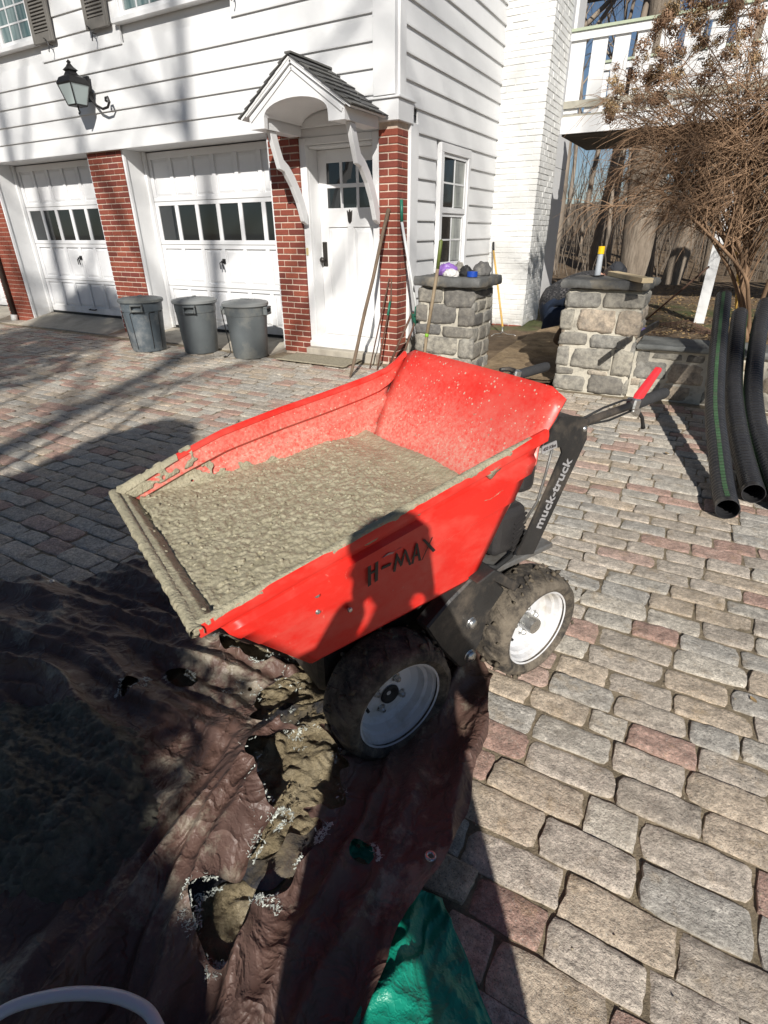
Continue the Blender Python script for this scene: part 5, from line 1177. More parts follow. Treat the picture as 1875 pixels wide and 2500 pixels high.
# ---- wheels
def wheel(uc, vface, far, spin):
    zc = 0.198; sg = -1 if not far else 1     # outer side direction in v
    M = Matrix.Translation((uc, vface, zc)) @ (Matrix.Rotation(R(90), 4, 'X') if not far else Matrix.Rotation(R(-90), 4, 'X')) @ Matrix.Rotation(spin, 4, 'Z')
    w = MB(); n = 48
    prof = [(0.136, -0.004), (0.144, 0.012), (0.160, 0.020), (0.176, 0.014), (0.185, -0.004), (0.190, -0.03), (0.191, -0.06), (0.190, -0.09), (0.185, -0.112), (0.176, -0.128), (0.160, -0.134), (0.144, -0.128), (0.136, -0.114)]
    V = []; F = []
    for r, z in prof:
        for j in range(n):
            t = 2 * math.pi * j / n; rr = r + (0.004 * noise.noise(Vector((math.cos(t) * 4 + uc * 9, math.sin(t) * 4, z * 20))) if r > 0.155 else 0); V.append(M @ Vector((rr * math.cos(t), rr * math.sin(t), z)))
    for i in range(len(prof) - 1):
        for j in range(n): a = i * n + j; b = i * n + (j + 1) % n; F.append((a, b, b + n, a + n))
    w.add(V, F); lugs = 16
    for k in range(lugs * 2):
        t = 2 * math.pi * k / (lugs * 2); side = 1 if k % 2 else -1
        pts = []
        for q in range(5):
            f = q / 4; zz = -0.058 + side * (0.005 + 0.060 * f); a = t + 0.13 * f; r0 = 0.189 - 0.018 * f ** 3
            for rr, da in ((r0 - 0.006, -0.055), (r0 + 0.008, -0.038), (r0 + 0.008, 0.038), (r0 - 0.006, 0.055)): pts.append(M @ Vector((rr * math.cos(a + da), rr * math.sin(a + da), zz)))
        fs = [(0, 1, 2, 3), (19, 18, 17, 16)] + [(q * 4 + e, q * 4 + (e + 1) % 4, q * 4 + 4 + (e + 1) % 4, q * 4 + 4 + e) for q in range(4) for e in range(4)]
        w.add(pts, fs)
    wh = tb_(w, 'wheel', MAT['tyre'], auto=R(45)); wh['label'] = 'muddy lugged tyre on a pale rim'
    mb = MB(); mb.lathe([(0.133, 0.004), (0.139, 0.006), (0.141, -0.004), (0.134, -0.006), (0.127, -0.010), (0.123, -0.028), (0.113, -0.032), (0.109, -0.056), (0.097, -0.062), (0.090, -0.066), (0.040, -0.058), (0.030, -0.056), (0.0, -0.056)], 48, M); tb_(mb, 'rim', MAT['rim'], wh, auto=R(30))
    mb = MB()
    if uc > 1: mb.lathe([(0.030, -0.052), (0.028, -0.030), (0.029, -0.012), (0.027, -0.006), (0.0, -0.006)], 20, M); tb_(mb, 'hub', MAT['zinc'], wh, auto=R(30))
    else:
        mb.lathe([(0.031, -0.052), (0.029, -0.046), (0.022, -0.048), (0.0, -0.060)], 20, M); tb_(mb, 'hub', MAT['rubber'], wh, smooth=True)
    for k in range(4):
        a = math.pi / 4 + k * math.pi / 2; mb = MB(); N = M @ Matrix.Translation((0.052 * math.cos(a), 0.052 * math.sin(a), -0.061))
        mb.lathe([(0.015, 0.0), (0.015, 0.003), (0.010, 0.0035), (0.010, 0.014), (0.006, 0.020), (0.0, 0.021)], 6, N); tb_(mb, 'wheel_nut', MAT['zinc'], wh)
    mb = MB(); mb.tube([M @ Vector((-0.080, 0.01, -0.062)), M @ Vector((-0.082, 0.01, -0.040))], 0.005, 8); tb_(mb, 'valve', MAT['rubber'], wh)
    # clods of mud stuck on the tread
    mb = MB(); rr = random.Random(int(uc * 100) + far)
    for k in range(70):
        t = rr.uniform(0, 6.28); r = rr.uniform(0.184, 0.204); z = rr.uniform(-0.14, 0.012); s = rr.uniform(0.004, 0.014); c = M @ Vector((r * math.cos(t), r * math.sin(t), z))
        if c.z < 0.02: continue
        P = [c + Vector((rr.uniform(.5, 1.3) * s * a, rr.uniform(.5, 1.3) * s * b, rr.uniform(.5, 1.3) * s * e)) for a, b, e in ((1,0,0),(-1,0,0),(0,1,0),(0,-1,0),(0,0,1),(0,0,-1))]
        mb.add(P, [(0,2,4),(2,1,4),(1,3,4),(3,0,4),(2,0,5),(1,2,5),(3,1,5),(0,3,5)])
    tb_(mb, 'mud_clods', MAT['clod'], wh, smooth=True, kind='stuff')
wheel(0.665, 0.872, False, 0.25); wheel(1.240, 0.872, False, 0.75); wheel(0.665, 1.61, True, 0.2); wheel(1.240, 1.61, True, 0.9)
for uc in (0.665, 1.24):
    mb = MB(); mb.tube([(uc, 0.93, 0.203), (uc, 1.55, 0.203)], 0.022, 12); tb_(mb, 'axle', MAT['steel'], smooth=True)

# ================================================================ WET CONCRETE IN THE HOPPER
con = thing('wet_concrete', (tl.x, tl.y, 0.5), 'grey green wet concrete heaped in the red hopper', 'concrete', TH, base=(UB, VB, 0.5))
NU, NV = 300, 250; rows = []
for i in range(NU):
    u = lerp(0.176, 1.04, i / (NU - 1)); row = []
    for j in range(NV):
        v = lerp(0.888, 1.597, j / (NV - 1))
        p = Vector((u * 1.0, v, 0))
        d1 = noise.voronoi(p * 62)[0]; d2 = noise.voronoi(p * 30 + Vector((5, 3, 1)))[0]
        k1 = 0.5 + 0.5 * noise.noise(p * 23 + Vector((2, 7, 0))); lump = 0.009 * max(0, 0.55 - d1[0]) * k1 * 1.4 + 0.010 * max(0, 0.5 - d2[0]) * (0.4 + 0.6 * noise.noise(p * 9)) + 0.0035 * noise.noise(p * 110) + 0.004 * noise.noise(p * 45) - 0.016 * max(0, noise.noise(p * 40 + Vector((9, 9, 9))) - 0.30)
        smooth_back = sstep(0.78, 1.0, u); lump *= (1 - 0.55 * smooth_back)
        z = 0.693 + 0.030 * sstep(0.25, 0.9, u) + 0.012 * noise.noise(p * 5) + lump
        z += 0.030 * sstep(0.06, 0.0, v - 0.888) * sstep(0.3, 0.5, u) + 0.018 * sstep(0.97, 1.04, u)
        fr = 0.196 + 0.012 * (v - 0.888) + 0.012 * noise.noise(Vector((v * 14, 1, 3)))
        z -= 0.034 * sstep(fr + 0.018, fr - 0.004, u) * (0.7 + 0.3 * noise.noise(Vector((u * 60, v * 60, 4)))) 
        z = max(z, 0.712 - (u - 0.195) * 1.113 + 0.011 + 0.010 * max(0, noise.noise(p * 70)))
        if u < fr + 0.026: z = min(0.709, 0.712 - (u - 0.195) * 1.113) + 0.0075 + 0.005 * abs(noise.noise(p * 75))
        row.append((u, v, z))
    rows.append(row)
mb = MB(); mb.grid(rows); mb.build('surface', MAT['concrete'], con, smooth=True, recalc=False)
ag = MB(); ra = random.Random(90)
bm = bmesh.new(); bmesh.ops.create_icosphere(bm, subdivisions=1, radius=1.0); IV = [v.co.copy() for v in bm.verts]; IF = [tuple(v.index for v in f.verts) for f in bm.faces]; bm.free()
for k in range(420):
    i = ra.randrange(8, NU - 12); j = ra.randrange(4, NV - 4); c = Vector(rows[i][j])
    if ra.random() < 0.5 * sstep(0.7, 1.0, c.x): continue
    s = ra.uniform(0.0025, 0.0075); q = [ra.uniform(0.7, 1.3) for _ in range(3)]; ag.add([c + Vector((v.x * s * q[0], v.y * s * q[1], v.z * s * q[2] * 0.7)) for v in IV], IF)
ag.build('aggregate', MAT['concrete'], con, smooth=True, kind='stuff', recalc=False)
mb = MB(); rows = []                      # coat along the near rim with ragged drips
for k in range(260):
    u = lerp(0.165, 1.10, k / 259); z = rz_near(u); th = 0.0036 + 0.0020 * noise.noise(Vector((u * 60, 0, 0)))
    drop = 0.018 + 0.034 * noise.noise(Vector((u * 13, 2, 0))) + 0.012 * noise.noise(Vector((u * 55, 5, 0)))
    fade = sstep(1.10, 1.0, u); gap = sstep(0.30, 0.34, u) * sstep(0.50, 0.44, u)
    drop = max(-0.022, drop * fade * (1 - gap) - 0.034 * gap - 0.02 * (1 - fade)); th *= fade * (1 - 0.55 * gap) + 0.12
    a = 0.004 * max(0.0, min(1, (drop + 0.022) / 0.03))
    rows.append([(u, VN + 0.016, z - 0.025), (u, VN + 0.011, z + 0.004 + th * .7), (u, VN + 0.003, z + 0.009 + th), (u, VN - 0.005 - a * 0.4, z + 0.008 + th * 0.8), (u, VN - 0.007 - a * 0.9, z + 0.004 + th * 0.3), (u, VN - 0.0085 - a, z - max(0, drop) * 0.5), (u, VN - 0.006 - a, z - max(0, drop)), (u, VN - 0.002, z - max(0, drop) - 0.002)])
mb.grid(rows); mb.build('rim_coating', MAT['smear'], con, smooth=True)
mb = MB(); rows = []                      # crust on the front lip: a flat coated ledge
for k in range(420):
    v = lerp(VN - 0.02, VF + 0.012, k / 419); zz = lerp(0.712, 0.720, k / 419); w = 0.0030 * noise.noise(Vector((v * 30, 0, 1))) + 0.0028 * noise.noise(Vector((v * 110, 3, 1)))
    rows.append([(0.171 + a_ - w * (a_ < 0) + 0.0016 * noise.noise(Vector((v * 150, a_ * 400, 0))), v, zz + c_ + 0.0018 * noise.noise(Vector((v * 130, a_ * 300, 5)))) for a_, c_ in ((-0.004, -0.014), (-0.0125, -0.012), (-0.0145, -0.004), (-0.013, 0.004), (-0.006, 0.0075), (0.003, 0.0075), (0.010, 0.004), (0.013, -0.004), (0.012, -0.016))])
mb.grid(rows)
mb.build('lip_crust', MAT['smear'], con, smooth=True)
mb = MB(); V = {}; nu, nw = 190, 46; idx = []     # smear on the inside of the far wall
for i in range(nu):
    for j in range(nw):
        u = lerp(0.178, 0.72, i / (nu - 1)); zt = wall_pt(max(0, (u - 0.195) / 1.017), 0, True)[2]; z = lerp(zt + 0.012, 0.66, j / (nw - 1))
        lim = 0.30 + 1.7 * max(0, zt - z) + 0.12 * noise.noise(Vector((u * 9, z * 14, 2))) + 0.12 * noise.noise(Vector((u * 34, z * 34, 6))) + 0.06 * noise.noise(Vector((u * 90, z * 90, 6)))
        low = (0.715 + 0.030 * noise.noise(Vector((u * 22, 0, 8))))
        keep = u < lim or z < low
        V[(i, j)] = (len(mb.v), keep); t = max(0, (zt - z) / (zt - 0.47)); mb.v.append((u, VF - interp(min(1, t), TS, VO) - 0.0075 - (0.018 if j == 0 else 0) * -1 - 0.002 * abs(noise.noise(Vector((u * 60, z * 60, 0)))), z)); mb.a.append(0)
for i in range(nu - 1):
    for j in range(nw - 1):
        q = [V[(i, j)], V[(i + 1, j)], V[(i + 1, j + 1)], V[(i, j + 1)]]
        if all(k[1] for k in q): mb.f.append(tuple(k[0] for k in q)); mb.mi.append(0)
smooth_edge(mb.build('wall_smear', MAT['smear'], con, smooth=True))
mb = MB(); rows = []                      # coat on the top of the far rim at the front
for k in range(90):
    u = lerp(0.165, 0.36, k / 89); z = wall_pt((u - 0.195) / 1.017, 0, True)[2]; th = (0.004 + 0.003 * noise.noise(Vector((u * 50, 7, 0)))) * sstep(0.36, 0.28, u)
    th *= 0.4
    rows.append([(u, VF - 0.014, z - 0.006), (u, VF - 0.010, z + 0.007 + th), (u, VF + 0.002, z + 0.0095 + th), (u, VF + 0.012, z + 0.005 + th * .5), (u, VF + 0.015, z - 0.008)])
mb.grid(rows); mb.build('rim_coating', MAT['smear'], con, smooth=True)
# ================================================================ TARPAULINS, MUD, SPILL, HOSE
WHEELS = [(-0.515, 0.970), (-1.165, 1.283), (-0.27, 1.49)]
def tbase(x, y):
    b = 0.055 * math.exp(-((x + 0.85) ** 2 / 0.20 + (y - 0.55) ** 2 / 0.16)) + 0.045 * math.exp(-((x + 1.75) ** 2 / 0.22 + (y - 0.55) ** 2 / 0.12)) + 0.02 * (1 + noise.noise(Vector((x * 2.2, y * 2.2, 1))))
    for wx, wy in WHEELS: b *= 1 - 0.97 * math.exp(-((x - wx) ** 2 + (y - wy) ** 2) / 0.018)
    return b
def ridge(n): return max(0.0, 1 - abs(n) * 2.4) ** 2
def tfold(x, y):
    wx = x + 0.07 * noise.noise(Vector((x * 2.2, y * 2.2, 3))); wy = y + 0.07 * noise.noise(Vector((x * 2.2, y * 2.2, 9)))
    k = sstep(-1.25, -0.75, x - 0.25 * (y - 0.6))
    def cr(n, w): return max(0.0, 1 - abs(n) * w)
    a1 = cr(noise.noise(Vector((wx * 5.0 + wy * 0.9, wy * 0.7, 0))), 3.2); a2 = cr(noise.noise(Vector((wx * 10.5 + wy * 1.4, wy * 1.3, 4))), 3.0); a3 = cr(noise.noise(Vector((wx * 21 + wy * 6, wy * 3.5, 7))), 2.6)
    b1 = cr(noise.noise(Vector((wx * 0.9 - wy * 0.6, wy * 4.2, 6))), 3.2); b2 = cr(noise.noise(Vector((wx * 1.9 - wy * 2, wy * 9, 8))), 3.0); b3 = cr(noise.noise(Vector((wx * 6, wy * 19, 8))), 2.6)
    f = lerp(0.052 * b1 ** 1.2 + 0.026 * b2 ** 1.1 + 0.008 * b3, 0.060 * a1 ** 1.2 + 0.030 * a2 ** 1.1 + 0.009 * a3, k)
    c1 = cr(noise.noise(Vector((wx * 7 - wy * 5, wy * 4 + wx * 3, 31))), 4.0); c2 = cr(noise.noise(Vector((wx * 13 + wy * 4, wy * 11 - wx * 5, 37))), 3.5); q1 = lerp(noise.voronoi(Vector((wx * 1.7 - wy, wy * 4.6, 3)))[0][0], noise.voronoi(Vector((wx * 5.2 + wy * 1.2, wy * 1.5, 3)))[0][0], k); q2 = lerp(noise.voronoi(Vector((wx * 5 - wy * 3, wy * 9, 5)))[0][0], noise.voronoi(Vector((wx * 11 + wy * 3, wy * 4.5, 5)))[0][0], k)
    f = f * 1.05 + 0.022 * max(0.0, q1 - 0.25) + 0.014 * max(0.0, q2 - 0.2) + 0.006 * c1 + 0.004 * c2 + 0.0015 * noise.noise(Vector((x * 26, y * 26, 5)))
    for qx, qy in WHEELS: f *= 1 - 0.75 * math.exp(-((x - qx) ** 2 + (y - qy) ** 2) / 0.02)
    return f
TP = [(-2.75, -0.6), (-2.62, 0.45), (-2.33, 0.80), (-2.16, 0.93), (-1.90, 1.26), (-1.60, 1.36), (-1.2, 1.47), (-0.85, 1.50), (-0.60, 1.46), (-0.44, 1.43), (-0.34, 1.32), (-0.29, 1.10), (-0.235, 0.82), (-0.228, 0.68), (-0.262, 0.52), (-0.275, 0.3), (-0.28, -0.6)]
def inside(x, y, P):
    c = False; j = len(P) - 1
    for i in range(len(P)):
        if (P[i][1] > y) != (P[j][1] > y) and x < (P[j][0] - P[i][0]) * (y - P[i][1]) / (P[j][1] - P[i][1]) + P[i][0]: c = not c
        j = i
    return c
HOLES = [(-1.12, 1.00, 0.10, 0.028), (-1.20, 0.80, 0.07, 0.020), (-0.80, 0.88, 0.17, 0.09), (-0.66, 0.70, 0.10, 0.11), (-0.56, 0.50, 0.045, 0.11), (-0.60, 0.36, 0.05, 0.06), (-0.415, 0.615, 0.026, 0.020), (-1.30, 0.68, 0.03, 0.05), (-0.93, 1.05, 0.06, 0.02)]
def hole(x, y):
    best = 9.0
    for hx, hy, a, b in HOLES:
        dx, dy = x - hx, y - hy; n = 1 + 0.75 * noise.noise(Vector((x * 11, y * 11, hx * 9))) + 0.35 * noise.noise(Vector((x * 30, y * 30, hy * 9)))
        best = min(best, math.sqrt((dx / a) ** 2 + (dy / b) ** 2) / n)
    return best
step = 0.0068; nx = int(2.45 / step); ny = int(2.1 / step); ID = {}; mb = MB()
for j in range(ny):
    for i in range(nx):
        x = -2.68 + i * step; y = -0.55 + j * step
        ex = x + 0.015 * noise.noise(Vector((x * 6, y * 6, 11))); ey = y + 0.015 * noise.noise(Vector((x * 6, y * 6, 17)))
        if not inside(ex, ey, TP): continue
        h = hole(x, y)
        if h < 1: continue
        z = 0.022 + tbase(x, y) + tfold(x, y) + (0.014 * sstep(1.35, 1.0, h) * (0.5 + noise.noise(Vector((x * 30, y * 30, 0)))))
        ID[(i, j)] = len(mb.v); mb.v.append((x + 0.35 * 0.03 * noise.noise(Vector((x * 9, y * 9, 21))), y, z)); mb.a.append(0.0)
for (i, j) in list(ID):
    if (i + 1, j) in ID and (i, j + 1) in ID and (i + 1, j + 1) in ID: mb.f.append((ID[(i, j)], ID[(i + 1, j)], ID[(i + 1, j + 1)], ID[(i, j + 1)])); mb.mi.append(0)
tarp = thing('brown_tarp', (-1.4, 0.5, 0.0), 'rumpled torn brown tarpaulin spread under the red barrow', 'tarp')
smooth_edge(mb.build('sheet', MAT['tarp'], tarp, smooth=True, recalc=False), 5)
# frayed threads round the tears
mb = MB(); rn = random.Random(17); cnt = 0
while cnt < 2600:
    hx, hy, a, b = rn.choice(HOLES + [HOLES[0], HOLES[1], HOLES[4], HOLES[4], HOLES[5], HOLES[6]]); t = rn.uniform(0, 6.28); q = rn.uniform(0.6, 1.7)
    x, y = hx + a * q * math.cos(t), hy + b * q * math.sin(t); h = hole(x, y)
    if not 0.80 < h < 1.55: continue
    if noise.noise(Vector((x * 13, y * 13, 30))) < 0.02 + 0.3 * abs(h - 1): continue
    z = 0.03 + tbase(x, y) + tfold(x, y) * (0.9 if h > 1 else 0.45); L = rn.uniform(0.003, 0.014); an = rn.uniform(0, 6.28); P = [Vector((x, y, z))]
    for k in range(3): an += rn.uniform(-0.9, 0.9); P.append(P[-1] + Vector((math.cos(an) * L / 3, math.sin(an) * L / 3, rn.uniform(-0.002, 0.003))))
    cnt += 1
    if cnt % 5 == 0: mb.tube(P, rn.uniform(0.0003, 0.0006), 3, cap=False); continue
    e = rn.uniform(0.0008, 0.0024); c = P[0]; u = Vector((math.cos(an), math.sin(an), rn.uniform(-.5, .5))) * e * 1.8; w = Vector((-math.sin(an), math.cos(an), rn.uniform(-.5, .5))) * e * 0.6
    mb.add([c - u - w, c + u - w, c + u + w, c - u + w], [(0, 1, 2, 3)])
mb.build('frayed_threads', MAT['thread'], tarp, kind='stuff', recalc=False)
def grom(x, y, z):
    mb = MB(); M = Matrix.Translation((x, y, z)) @ Matrix.Rotation(R(-12), 4, 'X'); mb.lathe([(0.006, 0.0), (0.007, 0.003), (0.0115, 0.004), (0.014, 0.001), (0.014, -0.001)], 20, M); mb.build('grommet', MAT['zinc'], tarp, smooth=True)
grom(-2.085, 0.905, 0.026 + tbase(-2.085, 0.905) + tfold(-2.085, 0.905)); grom(-0.268, 0.672, 0.03 + tbase(-0.268, 0.672) + tfold(-0.268, 0.672))
# mud and black plastic showing through the tears
mb = MB(); rows = []
for j in range(190):
    y = 0.15 + 1.05 * j / 189; row = []
    for i in range(220):
        x = -1.60 + 1.28 * i / 219; p = Vector((x, y, 0)); v = noise.voronoi(p * 26)[0][0]
        row.append((x, y, tbase(x, y) + 0.013 + 0.020 * noise.noise(p * 9) + 0.022 * max(0, 0.6 - v) + 0.010 * noise.noise(p * 38) + 0.005 * noise.noise(p * 90) + 0.045 * math.exp(-((x + 0.74) ** 2 / 0.016 + (y - 0.82) ** 2 / 0.020)) * (0.6 + noise.noise(p * 13)) + 0.035 * math.exp(-((x + 1.12) ** 2 / 0.02 + (y - 0.93) ** 2 / 0.006)) * (0.5 + noise.noise(p * 15))))
    rows.append(row)
mb.grid(rows); mb.top('mud', MAT['mud'], 'tan wet mud showing through the torn tarp', 'mud', smooth=True, recalc=False)
mb = MB(); ok = {}; rows = []
for j in range(60):
    for i in range(46):
        x = -0.95 + 0.50 * i / 45; y = 0.36 + 0.66 * j / 59
        if noise.noise(Vector((x * 5, y * 5, 40))) + 0.3 * noise.noise(Vector((x * 16, y * 16, 41))) < 0.12: continue
        ok[(i, j)] = len(mb.v); mb.v.append((x, y, tbase(x, y) + 0.016 + 0.022 * ridge(noise.noise(Vector((x * 7 + y * 4, y * 5, 44)))) + 0.004 * noise.noise(Vector((x * 30, y * 30, 2))))); mb.a.append(0)
for (i, j) in ok:
    if (i + 1, j) in ok and (i, j + 1) in ok and (i + 1, j + 1) in ok: mb.f.append((ok[(i, j)], ok[(i + 1, j)], ok[(i + 1, j + 1)], ok[(i, j + 1)])); mb.mi.append(0)
o = mb.top('black_plastic', MAT['blackplastic'], 'scraps of black plastic sheet under the torn tarp by the front wheel', 'plastic sheet', smooth=True, recalc=False); smooth_edge(o)
# heap of spilled concrete in the shade at the left
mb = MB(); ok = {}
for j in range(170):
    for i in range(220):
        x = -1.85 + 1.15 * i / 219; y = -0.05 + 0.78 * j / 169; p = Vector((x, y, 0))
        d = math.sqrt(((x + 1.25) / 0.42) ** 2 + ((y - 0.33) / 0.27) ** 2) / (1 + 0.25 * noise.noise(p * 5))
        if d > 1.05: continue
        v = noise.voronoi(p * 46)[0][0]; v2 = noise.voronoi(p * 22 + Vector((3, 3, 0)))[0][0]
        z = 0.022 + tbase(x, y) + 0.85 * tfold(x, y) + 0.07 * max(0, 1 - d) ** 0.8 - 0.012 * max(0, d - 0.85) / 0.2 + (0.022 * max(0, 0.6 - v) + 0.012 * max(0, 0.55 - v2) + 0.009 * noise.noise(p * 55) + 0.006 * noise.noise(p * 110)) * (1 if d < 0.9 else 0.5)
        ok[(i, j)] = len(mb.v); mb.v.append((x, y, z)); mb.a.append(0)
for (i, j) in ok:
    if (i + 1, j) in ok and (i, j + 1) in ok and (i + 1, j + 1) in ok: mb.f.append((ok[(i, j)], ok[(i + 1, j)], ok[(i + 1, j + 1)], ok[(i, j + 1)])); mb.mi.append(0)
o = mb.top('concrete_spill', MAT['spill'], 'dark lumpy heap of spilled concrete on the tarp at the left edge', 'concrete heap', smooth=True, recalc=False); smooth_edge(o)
# green tarp at the bottom
mb = MB(); rows = []; n = 70; m = 60
for j in range(n):
    t = j / (n - 1); lx, ly = lerp(-0.28, -0.60, t ** 0.8), lerp(0.645, -0.12, t); rx, ry = lerp(-0.225, 0.34, t ** 1.0), lerp(0.66, 0.16, t); row = []
    for i in range(m):
        s = i / (m - 1); x, y = lerp(lx, rx, s), lerp(ly, ry, s)
        rd = math.exp(-((s - 0.42 + 0.1 * noise.noise(Vector((t * 4, 0, 0)))) ** 2) / 0.02) * 0.055 * min(1, t * 4)
        z = 0.024 + 0.03 * math.sin(math.pi * min(1, s * 1.05)) * min(1, t * 2.5) + rd * 0.7 + 0.014 * ridge(noise.noise(Vector((x * 9, y * 4, 50)))) + 0.010 * ridge(noise.noise(Vector((x * 22, y * 14, 55)))) + 0.005 * noise.noise(Vector((x * 40, y * 40, 3)))
        if s > 0.97: z = 0.014
        if inside(x, y, TP): z = min(z, 0.012 + tbase(x, y) + tfold(x, y))
        row.append((x + 0.012 * noise.noise(Vector((x * 12, y * 12, 60))), y, z))
    rows.append(row)
mb.grid(rows); mb.top('green_tarp', MAT['green'], 'bright green tarpaulin poking from under the brown tarp', 'tarp', smooth=True, recalc=False)
mb = MB(); rows = []
for j in range(24):
    rows.append([(-0.47 + 0.12 * i / 19, 0.56 + 0.11 * j / 23, 0.017 + tbase(-0.42, 0.61) + 0.015 * noise.noise(Vector((i * .3, j * .3, 4)))) for i in range(20)])
mb.grid(rows); mb.top('green_scrap', MAT['green'], 'small green tarp scrap seen through a frayed hole in the brown tarp', 'tarp', smooth=True, recalc=False)
# pale hose loop at the lower left
mb = MB(); P = catmull([(-0.60, -0.30, 0.12), (-0.76, -0.20, 0.15), (-0.825, -0.07, 0.175), (-0.803, 0.033, 0.18), (-0.752, 0.091, 0.18), (-0.687, 0.134, 0.18), (-0.622, 0.160, 0.18), (-0.560, 0.165, 0.178), (-0.495, 0.13, 0.17), (-0.44, 0.02, 0.15), (-0.43, -0.15, 0.12), (-0.5, -0.30, 0.12)], 10)
mb.tube(P, 0.0105, 16); mb.top('white_hose', MAT['hose'], 'loop of pale translucent hose at the bottom left corner', 'hose', smooth=True, recalc=False)
# a few dry leaves and chips on the paving
rn = random.Random(23)
for (x, y) in ((-0.02, 4.02), (0.42, 1.72), (-2.3, 3.4)):
    mb = MB(); a = rn.uniform(0, 6); s = rn.uniform(0.03, 0.045); P = []
    for j in range(5):
        v = j / 4 - 0.5; w = 0.5 * (1 - (2 * v) ** 2) * 0.5
        P.append([(x + s * (math.cos(a) * v - math.sin(a) * u * w), y + s * (math.sin(a) * v + math.cos(a) * u * w), 0.006 + s * 0.25 * abs(u) * w + s * 0.3 * v * v) for u in (-1, 0, 1)])
    mb.grid(P); o = mb.top('dry_leaf', MAT['leaf'], 'curled dry leaf lying on the sunlit cobbles', 'leaf', group='dry leaves on the cobbles', recalc=False)
# ================================================================ TREES, SHRUB, PEOPLE
def grow(mb, p, d, L, r, depth, rn, nseg, sides, droop=0.0, kids=(4, 4, 5), spread=0.8, wob=0.18, tip=0.25, lens=0.55, minr=0.004, f0=0.35):
    pts = [p.copy()]; rs = [r]; dirs = [d.copy()]; q = p.copy(); dd = d.copy()
    for k in range(nseg):
        dd = (dd + Vector((rn.uniform(-wob, wob), rn.uniform(-wob, wob), rn.uniform(-wob, wob) - droop))).normalized()
        q = q + dd * (L / nseg); pts.append(q.copy()); dirs.append(dd.copy()); rs.append(max(minr * 0.6, r * (1 - (1 - tip) * (k + 1) / nseg)))
    mb[min(depth, len(mb) - 1)].tube(pts, rs, sides[min(depth, len(sides) - 1)], cap=False)
    if depth >= len(kids): return
    for c in range(kids[depth]):
        f = rn.uniform(f0 if depth == 0 else 0.2, 1.0); k = min(nseg - 1, int(f * nseg)); b = pts[k].lerp(pts[k + 1], f * nseg - k if f < 1 else 0)
        ax = dirs[k]; side = ax.orthogonal().normalized(); side.rotate(Matrix.Rotation(rn.uniform(0, 6.28), 3, ax)); nd = (ax * rn.uniform(0.4, 0.9) + side * spread * rn.uniform(0.7, 1.2)).normalized()
        grow(mb, b, nd, L * lens * rn.uniform(0.6, 1.15) * (1.15 - 0.5 * f if depth == 0 else 1), max(minr, rs[k] * rn.uniform(0.35, 0.6)), depth + 1, rn, max(3, nseg - 2), sides, droop, kids, spread, wob * 1.15, tip, lens, minr)
def tree_meshes(seed, h, r, kids, lean=(0, 0), spread=0.8, mat='thinbark', wob=0.05, lens=0.5, sides=(9, 5, 4, 3), nseg=9, f0=0.35):
    rn = random.Random(seed); T, B = MB(), MB()
    grow([T, B], Vector((0, 0, -0.3)), Vector((lean[0], lean[1], 1)).normalized(), h, r, 0, rn, nseg, sides, -0.01, kids, spread, wob, 0.2, lens, 0.004, f0)
    return T.mesh('trunk', MAT[mat], True, None, False), B.mesh('branches', MAT[mat if mat != 'bark' else 'thinbark'], True, None, False)
def put_tree(ms, loc, label, rz=0, sc=1.0, group=None, name='bare_tree'):
    t = thing(name, loc, label, 'tree', rz, group); t.scale = (sc, sc, sc)
    for me, nm in ((ms[0], 'trunk'), (ms[1], 'crown')):
        o = bpy.data.objects.new(nm, me); COL.objects.link(o); o.parent = t
    return t
big = tree_meshes(1, 18, 0.45, (9, 5, 4), (-0.07, 0), 0.9, 'bark', 0.02, 0.5)
put_tree(big, (-1.86, 17.0, 0.15), 'thick grey trunked tree right behind the lit stone pillar')
put_tree(tree_meshes(2, 15, 0.235, (7, 4, 4), (0.10, 0.02), 0.9, 'bark', 0.03), (-0.98, 15.6, 0.15), 'leaning pale tree trunk just right of the thick trunk')
put_tree(tree_meshes(3, 14, 0.17, (8, 5, 4), (-0.04, 0.0), 0.9, 'bark', 0.05), (-0.14, 16.5, 0.2), 'slim forked pale tree left of the white deck post')
put_tree(tree_meshes(12, 14, 0.24, (8, 5, 4), (0.02, 0.0), 0.9, 'thinbark', 0.03), (-4.8, 19.5, 0.3), 'dark double trunk seen beside the chimney edge')
variants = [tree_meshes(20 + k, random.uniform(11, 15), random.uniform(0.09, 0.16), (8, 5, 3), (random.uniform(-.06, .06), random.uniform(-.06, .06)), 0.8, 'thinbark', 0.05, 0.42, (7, 4, 3, 3), 8) for k in range(7)]
rn = random.Random(77); n = 0; placed = []
while n < 64:
    y = 17.5 + 42 * rn.random() ** 1.5; x = y * rn.uniform(-0.62, 0.30)
    if y < 20 and abs(x + 1.5) < 1.2: continue
    if any((x - a) ** 2 + (y - b) ** 2 < 0.5 for a, b in placed): continue
    placed.append((x, y)); put_tree(variants[n % 7], (x, y, terr(x, y)), 'slender bare tree in the wood behind the deck', rn.uniform(0, 6.28), rn.uniform(0.65, 1.25), 'bare trees of the wood'); n += 1
mb = MB(); rn = random.Random(78)        # saplings and brush
